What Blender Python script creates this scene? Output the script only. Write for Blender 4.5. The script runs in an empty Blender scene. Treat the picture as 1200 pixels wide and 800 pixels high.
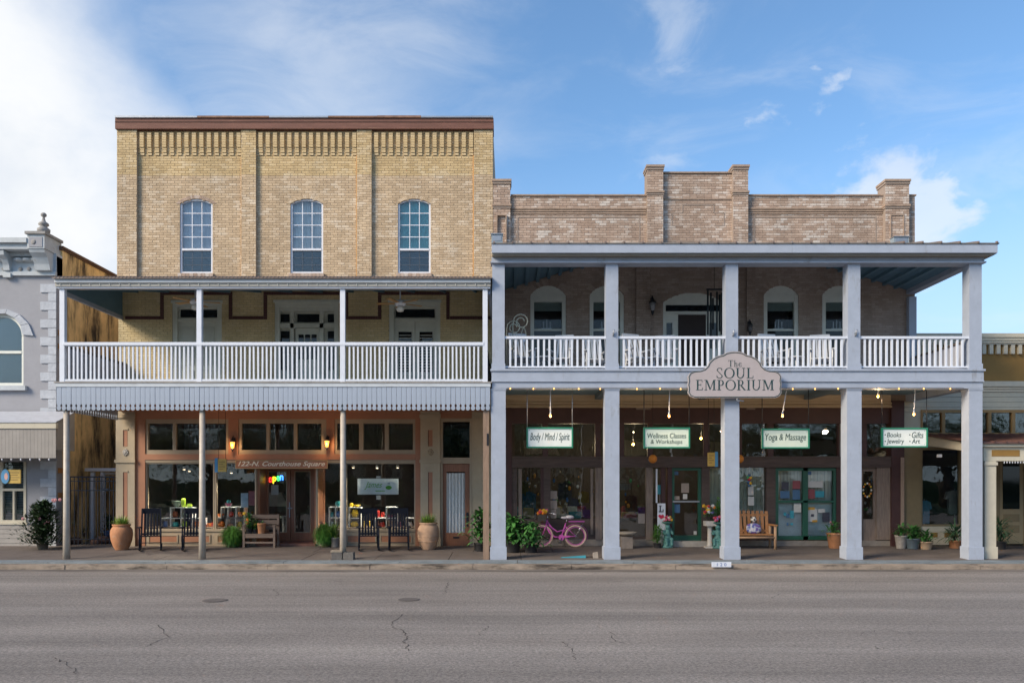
import bpy, math, random
from mathutils import Vector, Matrix
random.seed(7)
scene = bpy.context.scene
COL = scene.collection
PI = math.pi

# ------------------------------------------------------------------ camera, sky, sun, exposure
ZE = 1.913            # eye height above the front edge of the sidewalk
FPX = 920.0           # focal length in photo pixels (1200 wide)
VX, VY = 596.0, 567.0 # vanishing point of the depth lines
F = 20.0              # plane of the porch posts
R = 23.26             # plane of the facades
cam_d = bpy.data.cameras.new('camera')
cam = bpy.data.objects.new('camera', cam_d); COL.objects.link(cam)
cam.location = (0, 0, ZE); cam.rotation_euler = (PI/2, 0, 0)
cam_d.sensor_width = 36; cam_d.lens = 36*FPX/1200
cam_d.shift_x = (600-VX)/1200; cam_d.shift_y = (VY-400)/1200
cam_d.clip_start = 0.1; cam_d.clip_end = 3000
scene.camera = cam

SUN_TO = Vector((-0.72, -0.46, 0.54)).normalized()   # towards the sun
sun_d = bpy.data.lights.new('sun', 'SUN'); sun = bpy.data.objects.new('sun', sun_d); COL.objects.link(sun)
sun_d.energy = 2.7; sun_d.angle = math.radians(24); sun_d.color = (1.0, 0.83, 0.62)
sun.location = (-30, -10, 30)
sun.rotation_euler = SUN_TO.to_track_quat('Z', 'Y').to_euler()

world = bpy.data.worlds.new('World'); scene.world = world; world.use_nodes = True
wn = world.node_tree; wn.nodes.clear()
def N(t, typ, **kw):
    n = t.nodes.new(typ)
    for k, v in kw.items():
        if k.startswith('i_'):
            key = k[2:]
            n.inputs[int(key) if key.isdigit() else key].default_value = v
        else: setattr(n, k, v)
    return n
def math_node(t, op, a, b=None, c=None, clamp=False):
    n = t.nodes.new('ShaderNodeMath'); n.operation = op; n.use_clamp = clamp
    for i, v in enumerate((a, b, c)):
        if v is None: continue
        if isinstance(v, (int, float)): n.inputs[i].default_value = v
        else: t.links.new(v, n.inputs[i])
    return n.outputs[0]
def sky_world():
    t = wn; L = t.links.new
    out = N(t, 'ShaderNodeOutputWorld'); bg = N(t, 'ShaderNodeBackground'); L(bg.outputs[0], out.inputs[0])
    bg.inputs[1].default_value = 0.13
    sky = N(t, 'ShaderNodeTexSky', sky_type='NISHITA', sun_disc=False)
    sky.sun_elevation = math.asin(SUN_TO.z); sky.sun_rotation = math.atan2(SUN_TO.x, SUN_TO.y)
    sky.altitude = 100; sky.air_density = 1.0; sky.dust_density = 0.6; sky.ozone_density = 2.0
    tc = N(t, 'ShaderNodeTexCoord')
    nrm = N(t, 'ShaderNodeVectorMath', operation='NORMALIZE'); L(tc.outputs['Generated'], nrm.inputs[0])
    d = nrm.outputs[0]
    def noise(scale, detail, sx, sy, sz, off, dist=0.0, rough=0.55):
        m = N(t, 'ShaderNodeMapping'); L(d, m.inputs[0]); m.inputs[3].default_value = (sx, sy, sz); m.inputs[1].default_value = off
        n = N(t, 'ShaderNodeTexNoise'); L(m.outputs[0], n.inputs[0])
        n.inputs['Scale'].default_value = scale; n.inputs['Detail'].default_value = detail
        n.inputs['Distortion'].default_value = dist; n.inputs['Roughness'].default_value = rough
        return n.outputs[0]
    def ramp(v, a, b):
        n = N(t, 'ShaderNodeMapRange', interpolation_type='SMOOTHSTEP'); L(v, n.inputs[0])
        n.inputs[1].default_value = a; n.inputs[2].default_value = b
        return n.outputs[0]
    def blob(px, py, rad, soft):     # closeness of a direction to the middle of a cloud bank
        v = Vector(((px-VX)/FPX, 1, (VY-py)/FPX)).normalized()
        n = N(t, 'ShaderNodeVectorMath', operation='DISTANCE'); L(d, n.inputs[0]); n.inputs[1].default_value = v
        return math_node(t, 'MULTIPLY', math_node(t, 'SUBTRACT', rad, n.outputs['Value']), 1.0/soft)
    n1 = noise(3.2, 9, 1, 1, 1.7, (3.1, 0, 1.2), 0.25)
    n2 = noise(5.5, 9, 1.0, 1, 2.3, (0.4, 2, 5.2), 0.7, 0.6)
    n3 = noise(11, 8, 1, 1, 1.6, (7.7, 1, 0.3), 0.2)
    n1c = math_node(t, 'SUBTRACT', n1, 0.5); n3c = math_node(t, 'SUBTRACT', n3, 0.5)
    # the great white bank on the left
    big = math_node(t, 'ADD', blob(-215, 275, 0.325, 0.24), math_node(t, 'MULTIPLY', n1c, 1.0))
    big = ramp(big, -0.35, 0.55)
    # veils of cirrus everywhere, thicker around the middle left
    veil = math_node(t, 'MULTIPLY', ramp(n2, 0.48, 0.80), 0.20)
    veil2 = math_node(t, 'MULTIPLY', ramp(math_node(t, 'ADD', blob(370, 110, 0.32, 0.30), math_node(t, 'MULTIPLY', math_node(t, 'SUBTRACT', n2, 0.5), 1.8)), 0.0, 1.3), 0.46)
    wisp = math_node(t, 'MULTIPLY', ramp(math_node(t, 'ADD', blob(790, 20, 0.08, 0.10), math_node(t, 'MULTIPLY', math_node(t, 'SUBTRACT', n2, 0.5), 5.0)), 0.5, 1.5), 0.32)
    cum = ramp(math_node(t, 'ADD', blob(1055, 262, 0.095, 0.06), math_node(t, 'MULTIPLY', n3c, 4.4)), 0.45, 1.10)
    cum = math_node(t, 'MULTIPLY', cum, 0.58)
    cum2 = math_node(t, 'MULTIPLY', ramp(math_node(t, 'ADD', blob(790, 182, 0.05, 0.06), math_node(t, 'MULTIPLY', n3c, 4.0)), 0.4, 1.4), 0.40)
    puff = math_node(t, 'MULTIPLY', ramp(math_node(t, 'ADD', blob(940, 140, 0.09, 0.09), math_node(t, 'MULTIPLY', n3c, 7.0)), 0.95, 1.7), 0.45)
    m = math_node(t, 'MAXIMUM', big, math_node(t, 'MAXIMUM', veil, veil2))
    m = math_node(t, 'MAXIMUM', m, math_node(t, 'MAXIMUM', wisp, math_node(t, 'MAXIMUM', cum, math_node(t, 'MAXIMUM', cum2, puff))), clamp=True)
    # cloud colour with faint grey modelling
    cc = N(t, 'ShaderNodeMixRGB'); L(ramp(n1, 0.35, 0.62), cc.inputs[0])
    cc.inputs[1].default_value = (3.2, 3.45, 3.8, 1); cc.inputs[2].default_value = (4.05, 4.12, 4.2, 1)
    tint = N(t, 'ShaderNodeMixRGB', blend_type='MULTIPLY'); tint.inputs[0].default_value = 1
    L(sky.outputs[0], tint.inputs[1])
    sep = N(t, 'ShaderNodeSeparateXYZ'); L(d, sep.inputs[0])
    hz_ = N(t, 'ShaderNodeMixRGB'); L(math_node(t, 'MULTIPLY', math_node(t, 'SUBTRACT', 1.0, ramp(sep.outputs[2], 0.02, 0.40)), 0.85), hz_.inputs[0]); L(tint.outputs[0], hz_.inputs[1]); hz_.inputs[2].default_value = (2.45, 3.0, 3.6, 1); tint.inputs[2].default_value = (SKY_TINT[0], SKY_TINT[1], SKY_TINT[2], 1)
    mix = N(t, 'ShaderNodeMixRGB'); L(m, mix.inputs[0]); L(hz_.outputs[0], mix.inputs[1]); L(cc.outputs[0], mix.inputs[2])
    L(mix.outputs[0], bg.inputs[0])
SKY_TINT = (0.70, 0.86, 0.93)
sky_world()
scene.view_settings.view_transform = 'Standard'; scene.view_settings.look = 'None'
scene.view_settings.gamma = 1; scene.view_settings.exposure = 0.90
scene.view_settings.use_curve_mapping = False
scene.render.engine = 'CYCLES'

# ------------------------------------------------------------------ pixels to metres on a known plane
def X_(px, Y): return (px-VX)*Y/FPX
def Z_(py, Y): return ZE-(py-VY)*Y/FPX
def RX(px): return X_(px, R)
def RZ(py): return Z_(py, R)
def FX(px): return X_(px, F)
def FZ(py): return Z_(py, F)
def gz(Y): return max(-0.0138, (Y-F)*0.0276)      # the sidewalk rises gently to the facades

# ------------------------------------------------------------------ materials
MATS = {}
def mat(name, col, rough=0.6, var=0.12, vscale=6.0, bump=0.0, bscale=40.0, metal=0.0, streak=None, dirt=None, spec=0.5, stretch=(1,1,1)):
    if name in MATS: return MATS[name]
    m = bpy.data.materials.new(name); m.use_nodes = True; t = m.node_tree; L = t.links.new
    b = t.nodes['Principled BSDF']
    b.inputs['Roughness'].default_value = rough; b.inputs['Metallic'].default_value = metal
    b.inputs['Specular IOR Level'].default_value = spec
    tc = N(t, 'ShaderNodeTexCoord'); mp = N(t, 'ShaderNodeMapping'); L(tc.outputs['Object'], mp.inputs[0]); mp.inputs[3].default_value = stretch
    n = N(t, 'ShaderNodeTexNoise'); L(mp.outputs[0], n.inputs[0]); n.inputs['Scale'].default_value = vscale; n.inputs['Detail'].default_value = 8; n.inputs['Roughness'].default_value = 0.65
    mr = N(t, 'ShaderNodeMapRange'); L(n.outputs[0], mr.inputs[0]); mr.inputs[1].default_value = 0.25; mr.inputs[2].default_value = 0.75
    mr.inputs[3].default_value = 1-var; mr.inputs[4].default_value = 1+var
    mx = N(t, 'ShaderNodeMixRGB', blend_type='MULTIPLY'); mx.inputs[0].default_value = 1
    mx.inputs[1].default_value = (*col, 1); L(mr.outputs[0], mx.inputs[2])
    c = mx.outputs[0]
    if dirt:      # dirt = (colour, amount, scale, stretch)
        mp2 = N(t, 'ShaderNodeMapping'); L(tc.outputs['Object'], mp2.inputs[0]); mp2.inputs[3].default_value = dirt[3]
        n2 = N(t, 'ShaderNodeTexNoise'); L(mp2.outputs[0], n2.inputs[0]); n2.inputs['Scale'].default_value = dirt[2]; n2.inputs['Detail'].default_value = 10; n2.inputs['Roughness'].default_value = 0.7
        r2 = N(t, 'ShaderNodeMapRange', interpolation_type='SMOOTHSTEP'); L(n2.outputs[0], r2.inputs[0]); r2.inputs[1].default_value = 0.66-dirt[1]*0.3; r2.inputs[2].default_value = 0.80-dirt[1]*0.2
        m2 = N(t, 'ShaderNodeMixRGB'); L(r2.outputs[0], m2.inputs[0]); L(c, m2.inputs[1]); m2.inputs[2].default_value = (*dirt[0], 1); c = m2.outputs[0]
    L(c, b.inputs['Base Color'])
    if bump > 0:
        nb = N(t, 'ShaderNodeTexNoise'); L(mp.outputs[0], nb.inputs[0]); nb.inputs['Scale'].default_value = bscale; nb.inputs['Detail'].default_value = 6
        bp = N(t, 'ShaderNodeBump'); bp.inputs['Strength'].default_value = bump; bp.inputs['Distance'].default_value = 0.02
        L(nb.outputs[0], bp.inputs['Height']); L(bp.outputs[0], b.inputs['Normal'])
    MATS[name] = m
    return m
def emat(name, col, strength):
    if name in MATS: return MATS[name]
    m = bpy.data.materials.new(name); m.use_nodes = True; t = m.node_tree
    b = t.nodes['Principled BSDF']; b.inputs['Base Color'].default_value = (*col, 1)
    b.inputs['Emission Color'].default_value = (*col, 1); b.inputs['Emission Strength'].default_value = strength
    MATS[name] = m; return m
def glass(name, tint=(0.96, 0.98, 0.97), refl=1.0, wav=0.0):
    if name in MATS: return MATS[name]
    m = bpy.data.materials.new(name); m.use_nodes = True; t = m.node_tree; t.nodes.clear(); L = t.links.new
    o = N(t, 'ShaderNodeOutputMaterial'); mx = N(t, 'ShaderNodeMixShader'); L(mx.outputs[0], o.inputs[0])
    fr = N(t, 'ShaderNodeFresnel'); fr.inputs[0].default_value = 1.55
    f2 = math_node(t, 'MULTIPLY', fr.outputs[0], 0.75*refl, clamp=True); L(f2, mx.inputs[0])
    tr = N(t, 'ShaderNodeBsdfTransparent'); tr.inputs[0].default_value = (*tint, 1)
    gl = N(t, 'ShaderNodeBsdfGlossy'); gl.inputs['Roughness'].default_value = 0.0; gl.inputs[0].default_value = (0.95, 0.97, 1, 1)
    if wav > 0:
        tc = N(t, 'ShaderNodeTexCoord'); nb = N(t, 'ShaderNodeTexNoise'); L(tc.outputs['Object'], nb.inputs[0]); nb.inputs['Scale'].default_value = 2.2; nb.inputs['Detail'].default_value = 2
        bp = N(t, 'ShaderNodeBump'); bp.inputs['Strength'].default_value = wav; bp.inputs['Distance'].default_value = 0.05
        L(nb.outputs[0], bp.inputs['Height']); L(bp.outputs[0], gl.inputs['Normal'])
    L(tr.outputs[0], mx.inputs[1]); L(gl.outputs[0], mx.inputs[2])
    MATS[name] = m; return m
def brick_mat(name, hi, lo, pale, palev, rough=0.85):
    """per-brick colour from the 'shade' attribute, blotches of pale bloom over it"""
    m = bpy.data.materials.new(name); m.use_nodes = True; t = m.node_tree; L = t.links.new
    b = t.nodes['Principled BSDF']; b.inputs['Roughness'].default_value = rough
    at = N(t, 'ShaderNodeAttribute', attribute_name='shade')
    mx = N(t, 'ShaderNodeMixRGB'); L(at.outputs['Fac'], mx.inputs[0]); mx.inputs[1].default_value = (*lo, 1); mx.inputs[2].default_value = (*hi, 1)
    tc = N(t, 'ShaderNodeTexCoord')
    n = N(t, 'ShaderNodeTexNoise'); L(tc.outputs['Object'], n.inputs[0]); n.inputs['Scale'].default_value = 1.6; n.inputs['Detail'].default_value = 10; n.inputs['Roughness'].default_value = 0.75
    # the bloom takes some bricks more than others
    ad = math_node(t, 'ADD', n.outputs[0], math_node(t, 'MULTIPLY', math_node(t, 'SUBTRACT', at.outputs['Fac'], 0.5), 0.22))
    r = N(t, 'ShaderNodeMapRange', interpolation_type='SMOOTHSTEP'); L(ad, r.inputs[0]); r.inputs[1].default_value = 0.48; r.inputs[2].default_value = 0.72; r.inputs[4].default_value = palev
    m2 = N(t, 'ShaderNodeMixRGB'); L(r.outputs[0], m2.inputs[0]); L(mx.outputs[0], m2.inputs[1]); m2.inputs[2].default_value = (*pale, 1)
    n3 = N(t, 'ShaderNodeTexNoise'); L(tc.outputs['Object'], n3.inputs[0]); n3.inputs['Scale'].default_value = 28; n3.inputs['Detail'].default_value = 5
    r3 = N(t, 'ShaderNodeMapRange'); L(n3.outputs[0], r3.inputs[0]); r3.inputs[1].default_value = .3; r3.inputs[2].default_value = .7; r3.inputs[3].default_value = .86; r3.inputs[4].default_value = 1.1
    m3 = N(t, 'ShaderNodeMixRGB', blend_type='MULTIPLY'); m3.inputs[0].default_value = 1; L(m2.outputs[0], m3.inputs[1]); L(r3.outputs[0], m3.inputs[2])
    mpw = N(t, 'ShaderNodeMapping'); L(tc.outputs['Object'], mpw.inputs[0]); mpw.inputs[3].default_value = (1.3, 1, 0.45)
    nw = N(t, 'ShaderNodeTexNoise'); L(mpw.outputs[0], nw.inputs[0]); nw.inputs['Scale'].default_value = 1.1; nw.inputs['Detail'].default_value = 7; nw.inputs['Roughness'].default_value = .65
    rw_ = N(t, 'ShaderNodeMapRange'); L(nw.outputs[0], rw_.inputs[0]); rw_.inputs[1].default_value = .3; rw_.inputs[2].default_value = .7; rw_.inputs[3].default_value = .80; rw_.inputs[4].default_value = 1.12
    m4 = N(t, 'ShaderNodeMixRGB', blend_type='MULTIPLY'); m4.inputs[0].default_value = 1; L(m3.outputs[0], m4.inputs[1]); L(rw_.outputs[0], m4.inputs[2])
    L(m4.outputs[0], b.inputs['Base Color'])
    bp = N(t, 'ShaderNodeBump'); bp.inputs['Strength'].default_value = 0.5; bp.inputs['Distance'].default_value = 0.01; L(n3.outputs[0], bp.inputs['Height']); L(bp.outputs[0], b.inputs['Normal'])
    MATS[name] = m; return m

# ------------------------------------------------------------------ mesh building
WORLDP = {}       # parents whose children are modelled in world coordinates: object name -> location
class MB:
    def __init__(s): s.v = []; s.f = []; s.sm = []; s.sh = []
    def face(s, idx, smooth=False, shade=0.5): s.f.append(idx); s.sm.append(smooth); s.sh.append(shade)
    def box(s, x0, x1, y0, y1, z0, z1, shade=0.5, back=True):
        if x0 > x1: x0, x1 = x1, x0
        if z0 > z1: z0, z1 = z1, z0
        n = len(s.v)
        s.v += [(x0,y0,z0),(x1,y0,z0),(x1,y1,z0),(x0,y1,z0),(x0,y0,z1),(x1,y0,z1),(x1,y1,z1),(x0,y1,z1)]
        fs = [(0,1,5,4),(1,2,6,5),(3,0,4,7),(4,5,6,7),(3,2,1,0)]
        if back: fs.append((2,3,7,6))
        for f in fs: s.face(tuple(n+i for i in f), False, shade)
        return s
    def px(s, x0, x1, y0, y1, Ya, Yb, ref=None, **k):   # pixel rectangle on plane ref (its front face by default)
        ref = Ya if ref is None else ref
        return s.box(X_(x0, ref), X_(x1, ref), Ya, Yb, Z_(y1, ref), Z_(y0, ref), **k)
    def hexa(s, pts, shade=0.5):       # 8 points, bottom ring then top ring
        n = len(s.v); s.v += [tuple(p) for p in pts]
        for f in [(0,1,5,4),(1,2,6,5),(2,3,7,6),(3,0,4,7),(4,5,6,7),(3,2,1,0)]: s.face(tuple(n+i for i in f), False, shade)
        return s
    def bar(s, p0, p1, w, h, up=(0,0,1)):   # rectangular bar from p0 to p1
        p0 = Vector(p0); p1 = Vector(p1); d = (p1-p0).normalized(); u = Vector(up)
        if abs(d.dot(u)) > 0.98: u = Vector((0,1,0))
        a = d.cross(u).normalized()*w/2; b = a.cross(d).normalized()*h/2
        return s.hexa([p0-a-b, p0+a-b, p1+a-b, p1-a-b, p0-a+b, p0+a+b, p1+a+b, p1-a+b])
    def tube(s, pts, r, n=8, closed=False, caps=True):
        pts = [Vector(p) for p in pts]; k = len(pts); base = len(s.v)
        rr = r if isinstance(r, (list, tuple)) else [r]*k
        prev = None
        for i, p in enumerate(pts):
            if closed: d = pts[(i+1) % k]-pts[i-1]
            else: d = pts[min(i+1, k-1)]-pts[max(i-1, 0)]
            d = d.normalized() if d.length > 1e-9 else Vector((0,0,1))
            u = prev if prev is not None else (Vector((0,0,1)) if abs(d.z) < 0.9 else Vector((0,1,0)))
            a = d.cross(u)
            if a.length < 1e-5: a = d.cross(Vector((1,0,0)))
            a.normalize(); b = a.cross(d).normalized(); prev = b
            for j in range(n):
                t = 2*PI*j/n; s.v.append(tuple(p+(a*math.cos(t)+b*math.sin(t))*rr[i]))
        m = k if closed else k-1
        for i in range(m):
            i2 = (i+1) % k
            for j in range(n):
                j2 = (j+1) % n
                s.face((base+i*n+j, base+i*n+j2, base+i2*n+j2, base+i2*n+j), True)
        if caps and not closed:
            s.face(tuple(base+j for j in range(n))[::-1]); s.face(tuple(base+(k-1)*n+j for j in range(n)))
        return s
    def lathe(s, prof, c=(0,0,0), n=20, sx=1, sy=1):   # prof: (r, z) from bottom to top
        base = len(s.v)
        for r, z in prof:
            for j in range(n):
                t = 2*PI*j/n; s.v.append((c[0]+r*sx*math.cos(t), c[1]+r*sy*math.sin(t), c[2]+z))
        for i in range(len(prof)-1):
            for j in range(n):
                j2 = (j+1) % n; s.face((base+i*n+j, base+i*n+j2, base+(i+1)*n+j2, base+(i+1)*n+j), True)
        if prof[0][0] > 1e-4: s.face(tuple(base+j for j in range(n))[::-1])
        if prof[-1][0] > 1e-4: s.face(tuple(base+(len(prof)-1)*n+j for j in range(n)))
        return s
    def ball(s, c, rx, ry=None, rz=None, n=12, m=8):
        ry = rx if ry is None else ry; rz = rx if rz is None else rz
        base = len(s.v)
        for i in range(m+1):
            th = -PI/2+PI*i/m
            for j in range(n):
                t = 2*PI*j/n; s.v.append((c[0]+rx*math.cos(th)*math.cos(t), c[1]+ry*math.cos(th)*math.sin(t), c[2]+rz*math.sin(th)))
        for i in range(m):
            for j in range(n):
                j2 = (j+1) % n; s.face((base+i*n+j, base+i*n+j2, base+(i+1)*n+j2, base+(i+1)*n+j), True)
        return s
    def prism(s, poly, y0, y1, shade=0.5):      # polygon in (x, z), counter-clockwise seen from the front, extruded in depth
        n = len(s.v); k = len(poly)
        s.v += [(x, y0, z) for x, z in poly]+[(x, y1, z) for x, z in poly]
        s.face(tuple(range(n, n+k)), False, shade); s.face(tuple(range(n+k, n+2*k))[::-1], False, shade)
        for i in range(k):
            j = (i+1) % k; s.face((n+j, n+i, n+k+i, n+k+j), False, shade)
        return s
    def slab(s, poly, z0, z1):              # polygon in (x, y) extruded up
        n = len(s.v); k = len(poly)
        s.v += [(x, y, z0) for x, y in poly]+[(x, y, z1) for x, y in poly]
        s.face(tuple(range(n, n+k))[::-1]); s.face(tuple(range(n+k, n+2*k)))
        for i in range(k):
            j = (i+1) % k; s.face((n+i, n+j, n+k+j, n+k+i))
        return s
    def leaf(s, base, direction, length, width, droop=0.4, shade=0.5, side=None, seg=3):
        p = Vector(base); d = Vector(direction).normalized(); n0 = len(s.v)
        sd = d.cross(Vector((0,0,1))) if side is None else Vector(side)
        if sd.length < 1e-3: sd = Vector((1,0,0))
        sd.normalize()
        for i in range(seg+1):
            t = i/seg; w = width*0.5*(math.sin(PI*min(1, 0.12+t*0.88))**0.8 if t < 1 else 0.04)
            s.v += [tuple(p-sd*w), tuple(p+sd*w)]
            p = p+d*(length/seg); d = (d+Vector((0,0,-droop/seg*1.6))).normalized()
        for i in range(seg):
            s.face((n0+2*i, n0+2*i+1, n0+2*i+3, n0+2*i+2), True, shade)
        return s
    def mesh(s, name):
        me = bpy.data.meshes.new(name); me.from_pydata(s.v, [], s.f)
        me.polygons.foreach_set('use_smooth', s.sm)
        if len(set(s.sh)) > 1:
            a = me.attributes.new('shade', 'FLOAT', 'FACE'); a.data.foreach_set('value', s.sh)
        me.validate(); me.update(); return me
    def build(s, name, m, parent=None):
        o = bpy.data.objects.new(name, s.mesh(name)); COL.objects.link(o); o.data.materials.append(m)
        if parent is not None:
            o.parent = parent
            if parent.name in WORLDP: o.matrix_parent_inverse = Matrix.Translation(-Vector(WORLDP[parent.name]))
        return o
def tag(o, label=None, cat=None, group=None, kind=None):
    if label: o['label'] = label
    if cat: o['category'] = cat
    if group: o['group'] = group
    if kind: o['kind'] = kind
    return o
def thing(name, label, cat, loc=(0,0,0), rz=0, group=None, world=False):
    o = bpy.data.objects.new(name, None); COL.objects.link(o); o.empty_display_size = 0.2
    o.location = loc; o.rotation_euler = (0, 0, rz); tag(o, label, cat, group)
    if world: WORLDP[o.name] = loc
    return o
def single(mb, name, m, label, cat, group=None):   # a thing that is one mesh, its origin moved to its base
    xs = [v[0] for v in mb.v]; ys = [v[1] for v in mb.v]; zs = [v[2] for v in mb.v]
    c = ((min(xs)+max(xs))/2, (min(ys)+max(ys))/2, min(zs))
    mb.v = [(x-c[0], y-c[1], z-c[2]) for x, y, z in mb.v]
    o = mb.build(name, m); o.location = c
    return tag(o, label, cat, group)
def clone_tree(o, parent=None):
    c = o.copy(); COL.objects.link(c)
    if parent is not None:
        c.parent = parent; c.matrix_parent_inverse = o.matrix_parent_inverse.copy()
    for ch in list(o.children): clone_tree(ch, c)
    return c
def dup_part(o, dx=0, dy=0, dz=0):       # a repeat of a part, sharing its mesh
    c = o.copy(); COL.objects.link(c); c.location = Vector(o.location)+Vector((dx, dy, dz)); return c
def text(body, name, m, x0, x1, z0, z1, Y, parent, shear=0.0, depth=0.004, spacing=1.0, offset=0.0, axis='x'):
    cu = bpy.data.curves.new('lettering', 'FONT'); cu.body = body; cu.extrude = 0.01; cu.shear = shear; cu.space_character = spacing; cu.offset = offset; cu.resolution_u = 3
    o = bpy.data.objects.new('lettering', cu); COL.objects.link(o)
    dg = bpy.context.evaluated_depsgraph_get(); me = bpy.data.meshes.new_from_object(o.evaluated_get(dg))
    bpy.data.objects.remove(o); bpy.data.curves.remove(cu)
    xs = [v.co.x for v in me.vertices]; ys = [v.co.y for v in me.vertices]
    ax, bx, ay, by = min(xs), max(xs), min(ys), max(ys)
    for v in me.vertices:
        x = x0+(v.co.x-ax)/(bx-ax)*(x1-x0); z = z0+(v.co.y-ay)/(by-ay)*(z1-z0); d = -v.co.z/0.01*depth/2
        v.co = (x, Y-depth/2+d, z)
    me.name = name; ob = bpy.data.objects.new(name, me); COL.objects.link(ob); me.materials.clear(); me.materials.append(m)
    ob.parent = parent
    if parent.name in WORLDP: ob.matrix_parent_inverse = Matrix.Translation(-Vector(WORLDP[parent.name]))
    return ob

# ------------------------------------------------------------------ walls with openings and real bricks
def arch_half(h, z):    # half width of an opening (x0,x1,z0,z1,rise) at height z, or None
    x0, x1, z0, z1, rise = h; w = (x1-x0)/2
    if z < z0 or z > z1+rise: return None
    if z <= z1 or rise <= 0: return w
    rad = (w*w+rise*rise)/(2*rise); cz = z1+rise-rad
    return math.sqrt(max(0, rad*rad-(z-cz)**2))
def arch_pts(x0, x1, z1, rise, n=10):       # from the right springing over to the left one
    w = (x1-x0)/2; rad = (w*w+rise*rise)/(2*rise); cz = z1+rise-rad; a = math.asin(min(1, w/rad)); cx = (x0+x1)/2
    return [(cx+rad*math.sin(a-2*a*i/n), cz+rad*math.cos(a-2*a*i/n)) for i in range(n+1)]
def wall_mesh(mb, x0, x1, z0, z1, y0, y1, holes):
    xs = sorted({x0, x1, *[min(max(h[0], x0), x1) for h in holes], *[min(max(h[1], x0), x1) for h in holes]})
    zs = sorted({z0, z1, *[min(max(h[2], z0), z1) for h in holes], *[min(max(h[3]+h[4], z0), z1) for h in holes]})
    for i in range(len(xs)-1):
        for j in range(len(zs)-1):
            cx, cz = (xs[i]+xs[i+1])/2, (zs[j]+zs[j+1])/2
            if any(h[0] < cx < h[1] and h[2] < cz < h[3]+h[4] for h in holes): continue
            mb.box(xs[i], xs[i+1], y0, y1, zs[j], zs[j+1])
    for h in holes:
        if h[4] > 0:
            p = arch_pts(h[0], h[1], h[3], h[4]); top = h[3]+h[4]; k = len(p)//2
            mb.prism([(h[1], h[3])]+[(h[1], top)]+[p[i] for i in range(k, 0, -1)], y0, y1)
            mb.prism([(h[0], h[3])]+[p[i] for i in range(len(p)-2, k-1, -1)]+[(h[0], top)], y0, y1)
    return mb
def bricks(mb, x0, x1, z0, z1, y, holes=(), course=0.073, blen=0.215, proud=0.007, joint=0.011, rnd=None, tone=0.5, spread=0.5):
    rnd = rnd or random; row = 0; z = z0
    while z < z1-0.02:
        zt = min(z+course-joint, z1); zc = (z+zt)/2
        cuts = [(x0, x1)]
        for h in holes:
            w = arch_half(h, zc)
            if w is None: continue
            a, b = (h[0]+h[1])/2-w, (h[0]+h[1])/2+w; nc = []
            for p, q in cuts:
                if b <= p or a >= q: nc.append((p, q)); continue
                if a > p: nc.append((p, a))
                if b < q: nc.append((b, q))
            cuts = nc
        off = (row % 2)*blen/2+rnd.uniform(-.01, .01); drift = rnd.uniform(-.06, .06)
        k0 = math.floor((x0-off)/blen)-1
        for p, q in cuts:
            x = off+math.floor((p-off)/blen)*blen
            while x < q:
                a, b = max(x, p), min(x+blen-joint, q)
                if b-a > 0.025:
                    mb.box(a, b, y-proud-rnd.uniform(0, .004), y+0.004, z, zt, shade=min(1, max(0, tone+drift+rnd.uniform(-spread, spread))), back=False)
                x += blen
        z += course; row += 1
    return mb

# ------------------------------------------------------------------ palette
white_paint = mat('white paint', (0.355, 0.40, 0.485), 0.5, 0.10, 3.0, bump=.12, bscale=25, dirt=((0.25, 0.26, 0.28), 0.34, 3.0, (1, 1, 0.3)))
rail_white = mat('rail white', (0.66, 0.70, 0.78), 0.5, 0.06, 5.0)
fascia_grey = mat('fascia grey', (0.50, 0.54, 0.58), 0.55, 0.12, 3.0, dirt=((0.25, 0.23, 0.2), 0.25, 3.0, (0.4, 1, 2)))
valance_grey = mat('valance grey', (0.315, 0.37, 0.455), 0.6, 0.16, 2.2, dirt=((0.3, 0.29, 0.28), 0.2, 3, (1, 1, 0.3)))
teal_paint = mat('teal ceiling paint', (0.11, 0.20, 0.26), 0.6, 0.12)
grey_siding = mat('grey siding', (0.36, 0.40, 0.43), 0.6, 0.1)
pipe_cream = mat('cream pipe', (0.43, 0.38, 0.32), 0.5, 0.2, 5, dirt=((0.22, 0.13, 0.07), 0.25, 6, (1, 1, .4)))
brown_cap = mat('brown cap boards', (0.17, 0.075, 0.055), 0.75, 0.3, 5, 0.3, 30, stretch=(.3, 1, 3), dirt=((0.30, 0.17, 0.11), 0.3, 4, (.3, 1, 4)))
rust = mat('rusty sheet', (0.22, 0.12, 0.08), 0.7, 0.4, 6, 0.2, 30)
tin_roof = mat('old tin roof', (0.20, 0.15, 0.13), 0.6, 0.3, 4, dirt=((0.3, 0.3, 0.3), 0.3, 2, (1, 1, 1)))
maroon_brick = mat('dark red trim brick', (0.10, 0.042, 0.04), 0.8, 0.3, 25, 0.3, 60)
door_sage = mat('sage door paint', (0.56, 0.58, 0.52), 0.5, 0.08)
dark_room_glass = mat('window glass painted room dark', (0.006, 0.008, 0.010), 0.04, 0.0)  # opaque panes; the dark of the unlit rooms is put into the colour
mortar_tan = mat('tan mortar', (0.42, 0.335, 0.24), 0.9, 0.15, 30, 0.2, 60)
tan_brick = brick_mat('tan brick', (0.63, 0.48, 0.315), (0.48, 0.36, 0.235), (0.70, 0.61, 0.49), 0.65)
gold_brick = brick_mat('golden brick', (0.65, 0.49, 0.265), (0.50, 0.365, 0.19), (0.69, 0.59, 0.43), 0.5)
mortar_brown = mat('brown mortar', (0.30, 0.24, 0.20), 0.9, 0.15, 30, 0.2, 60)
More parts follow.
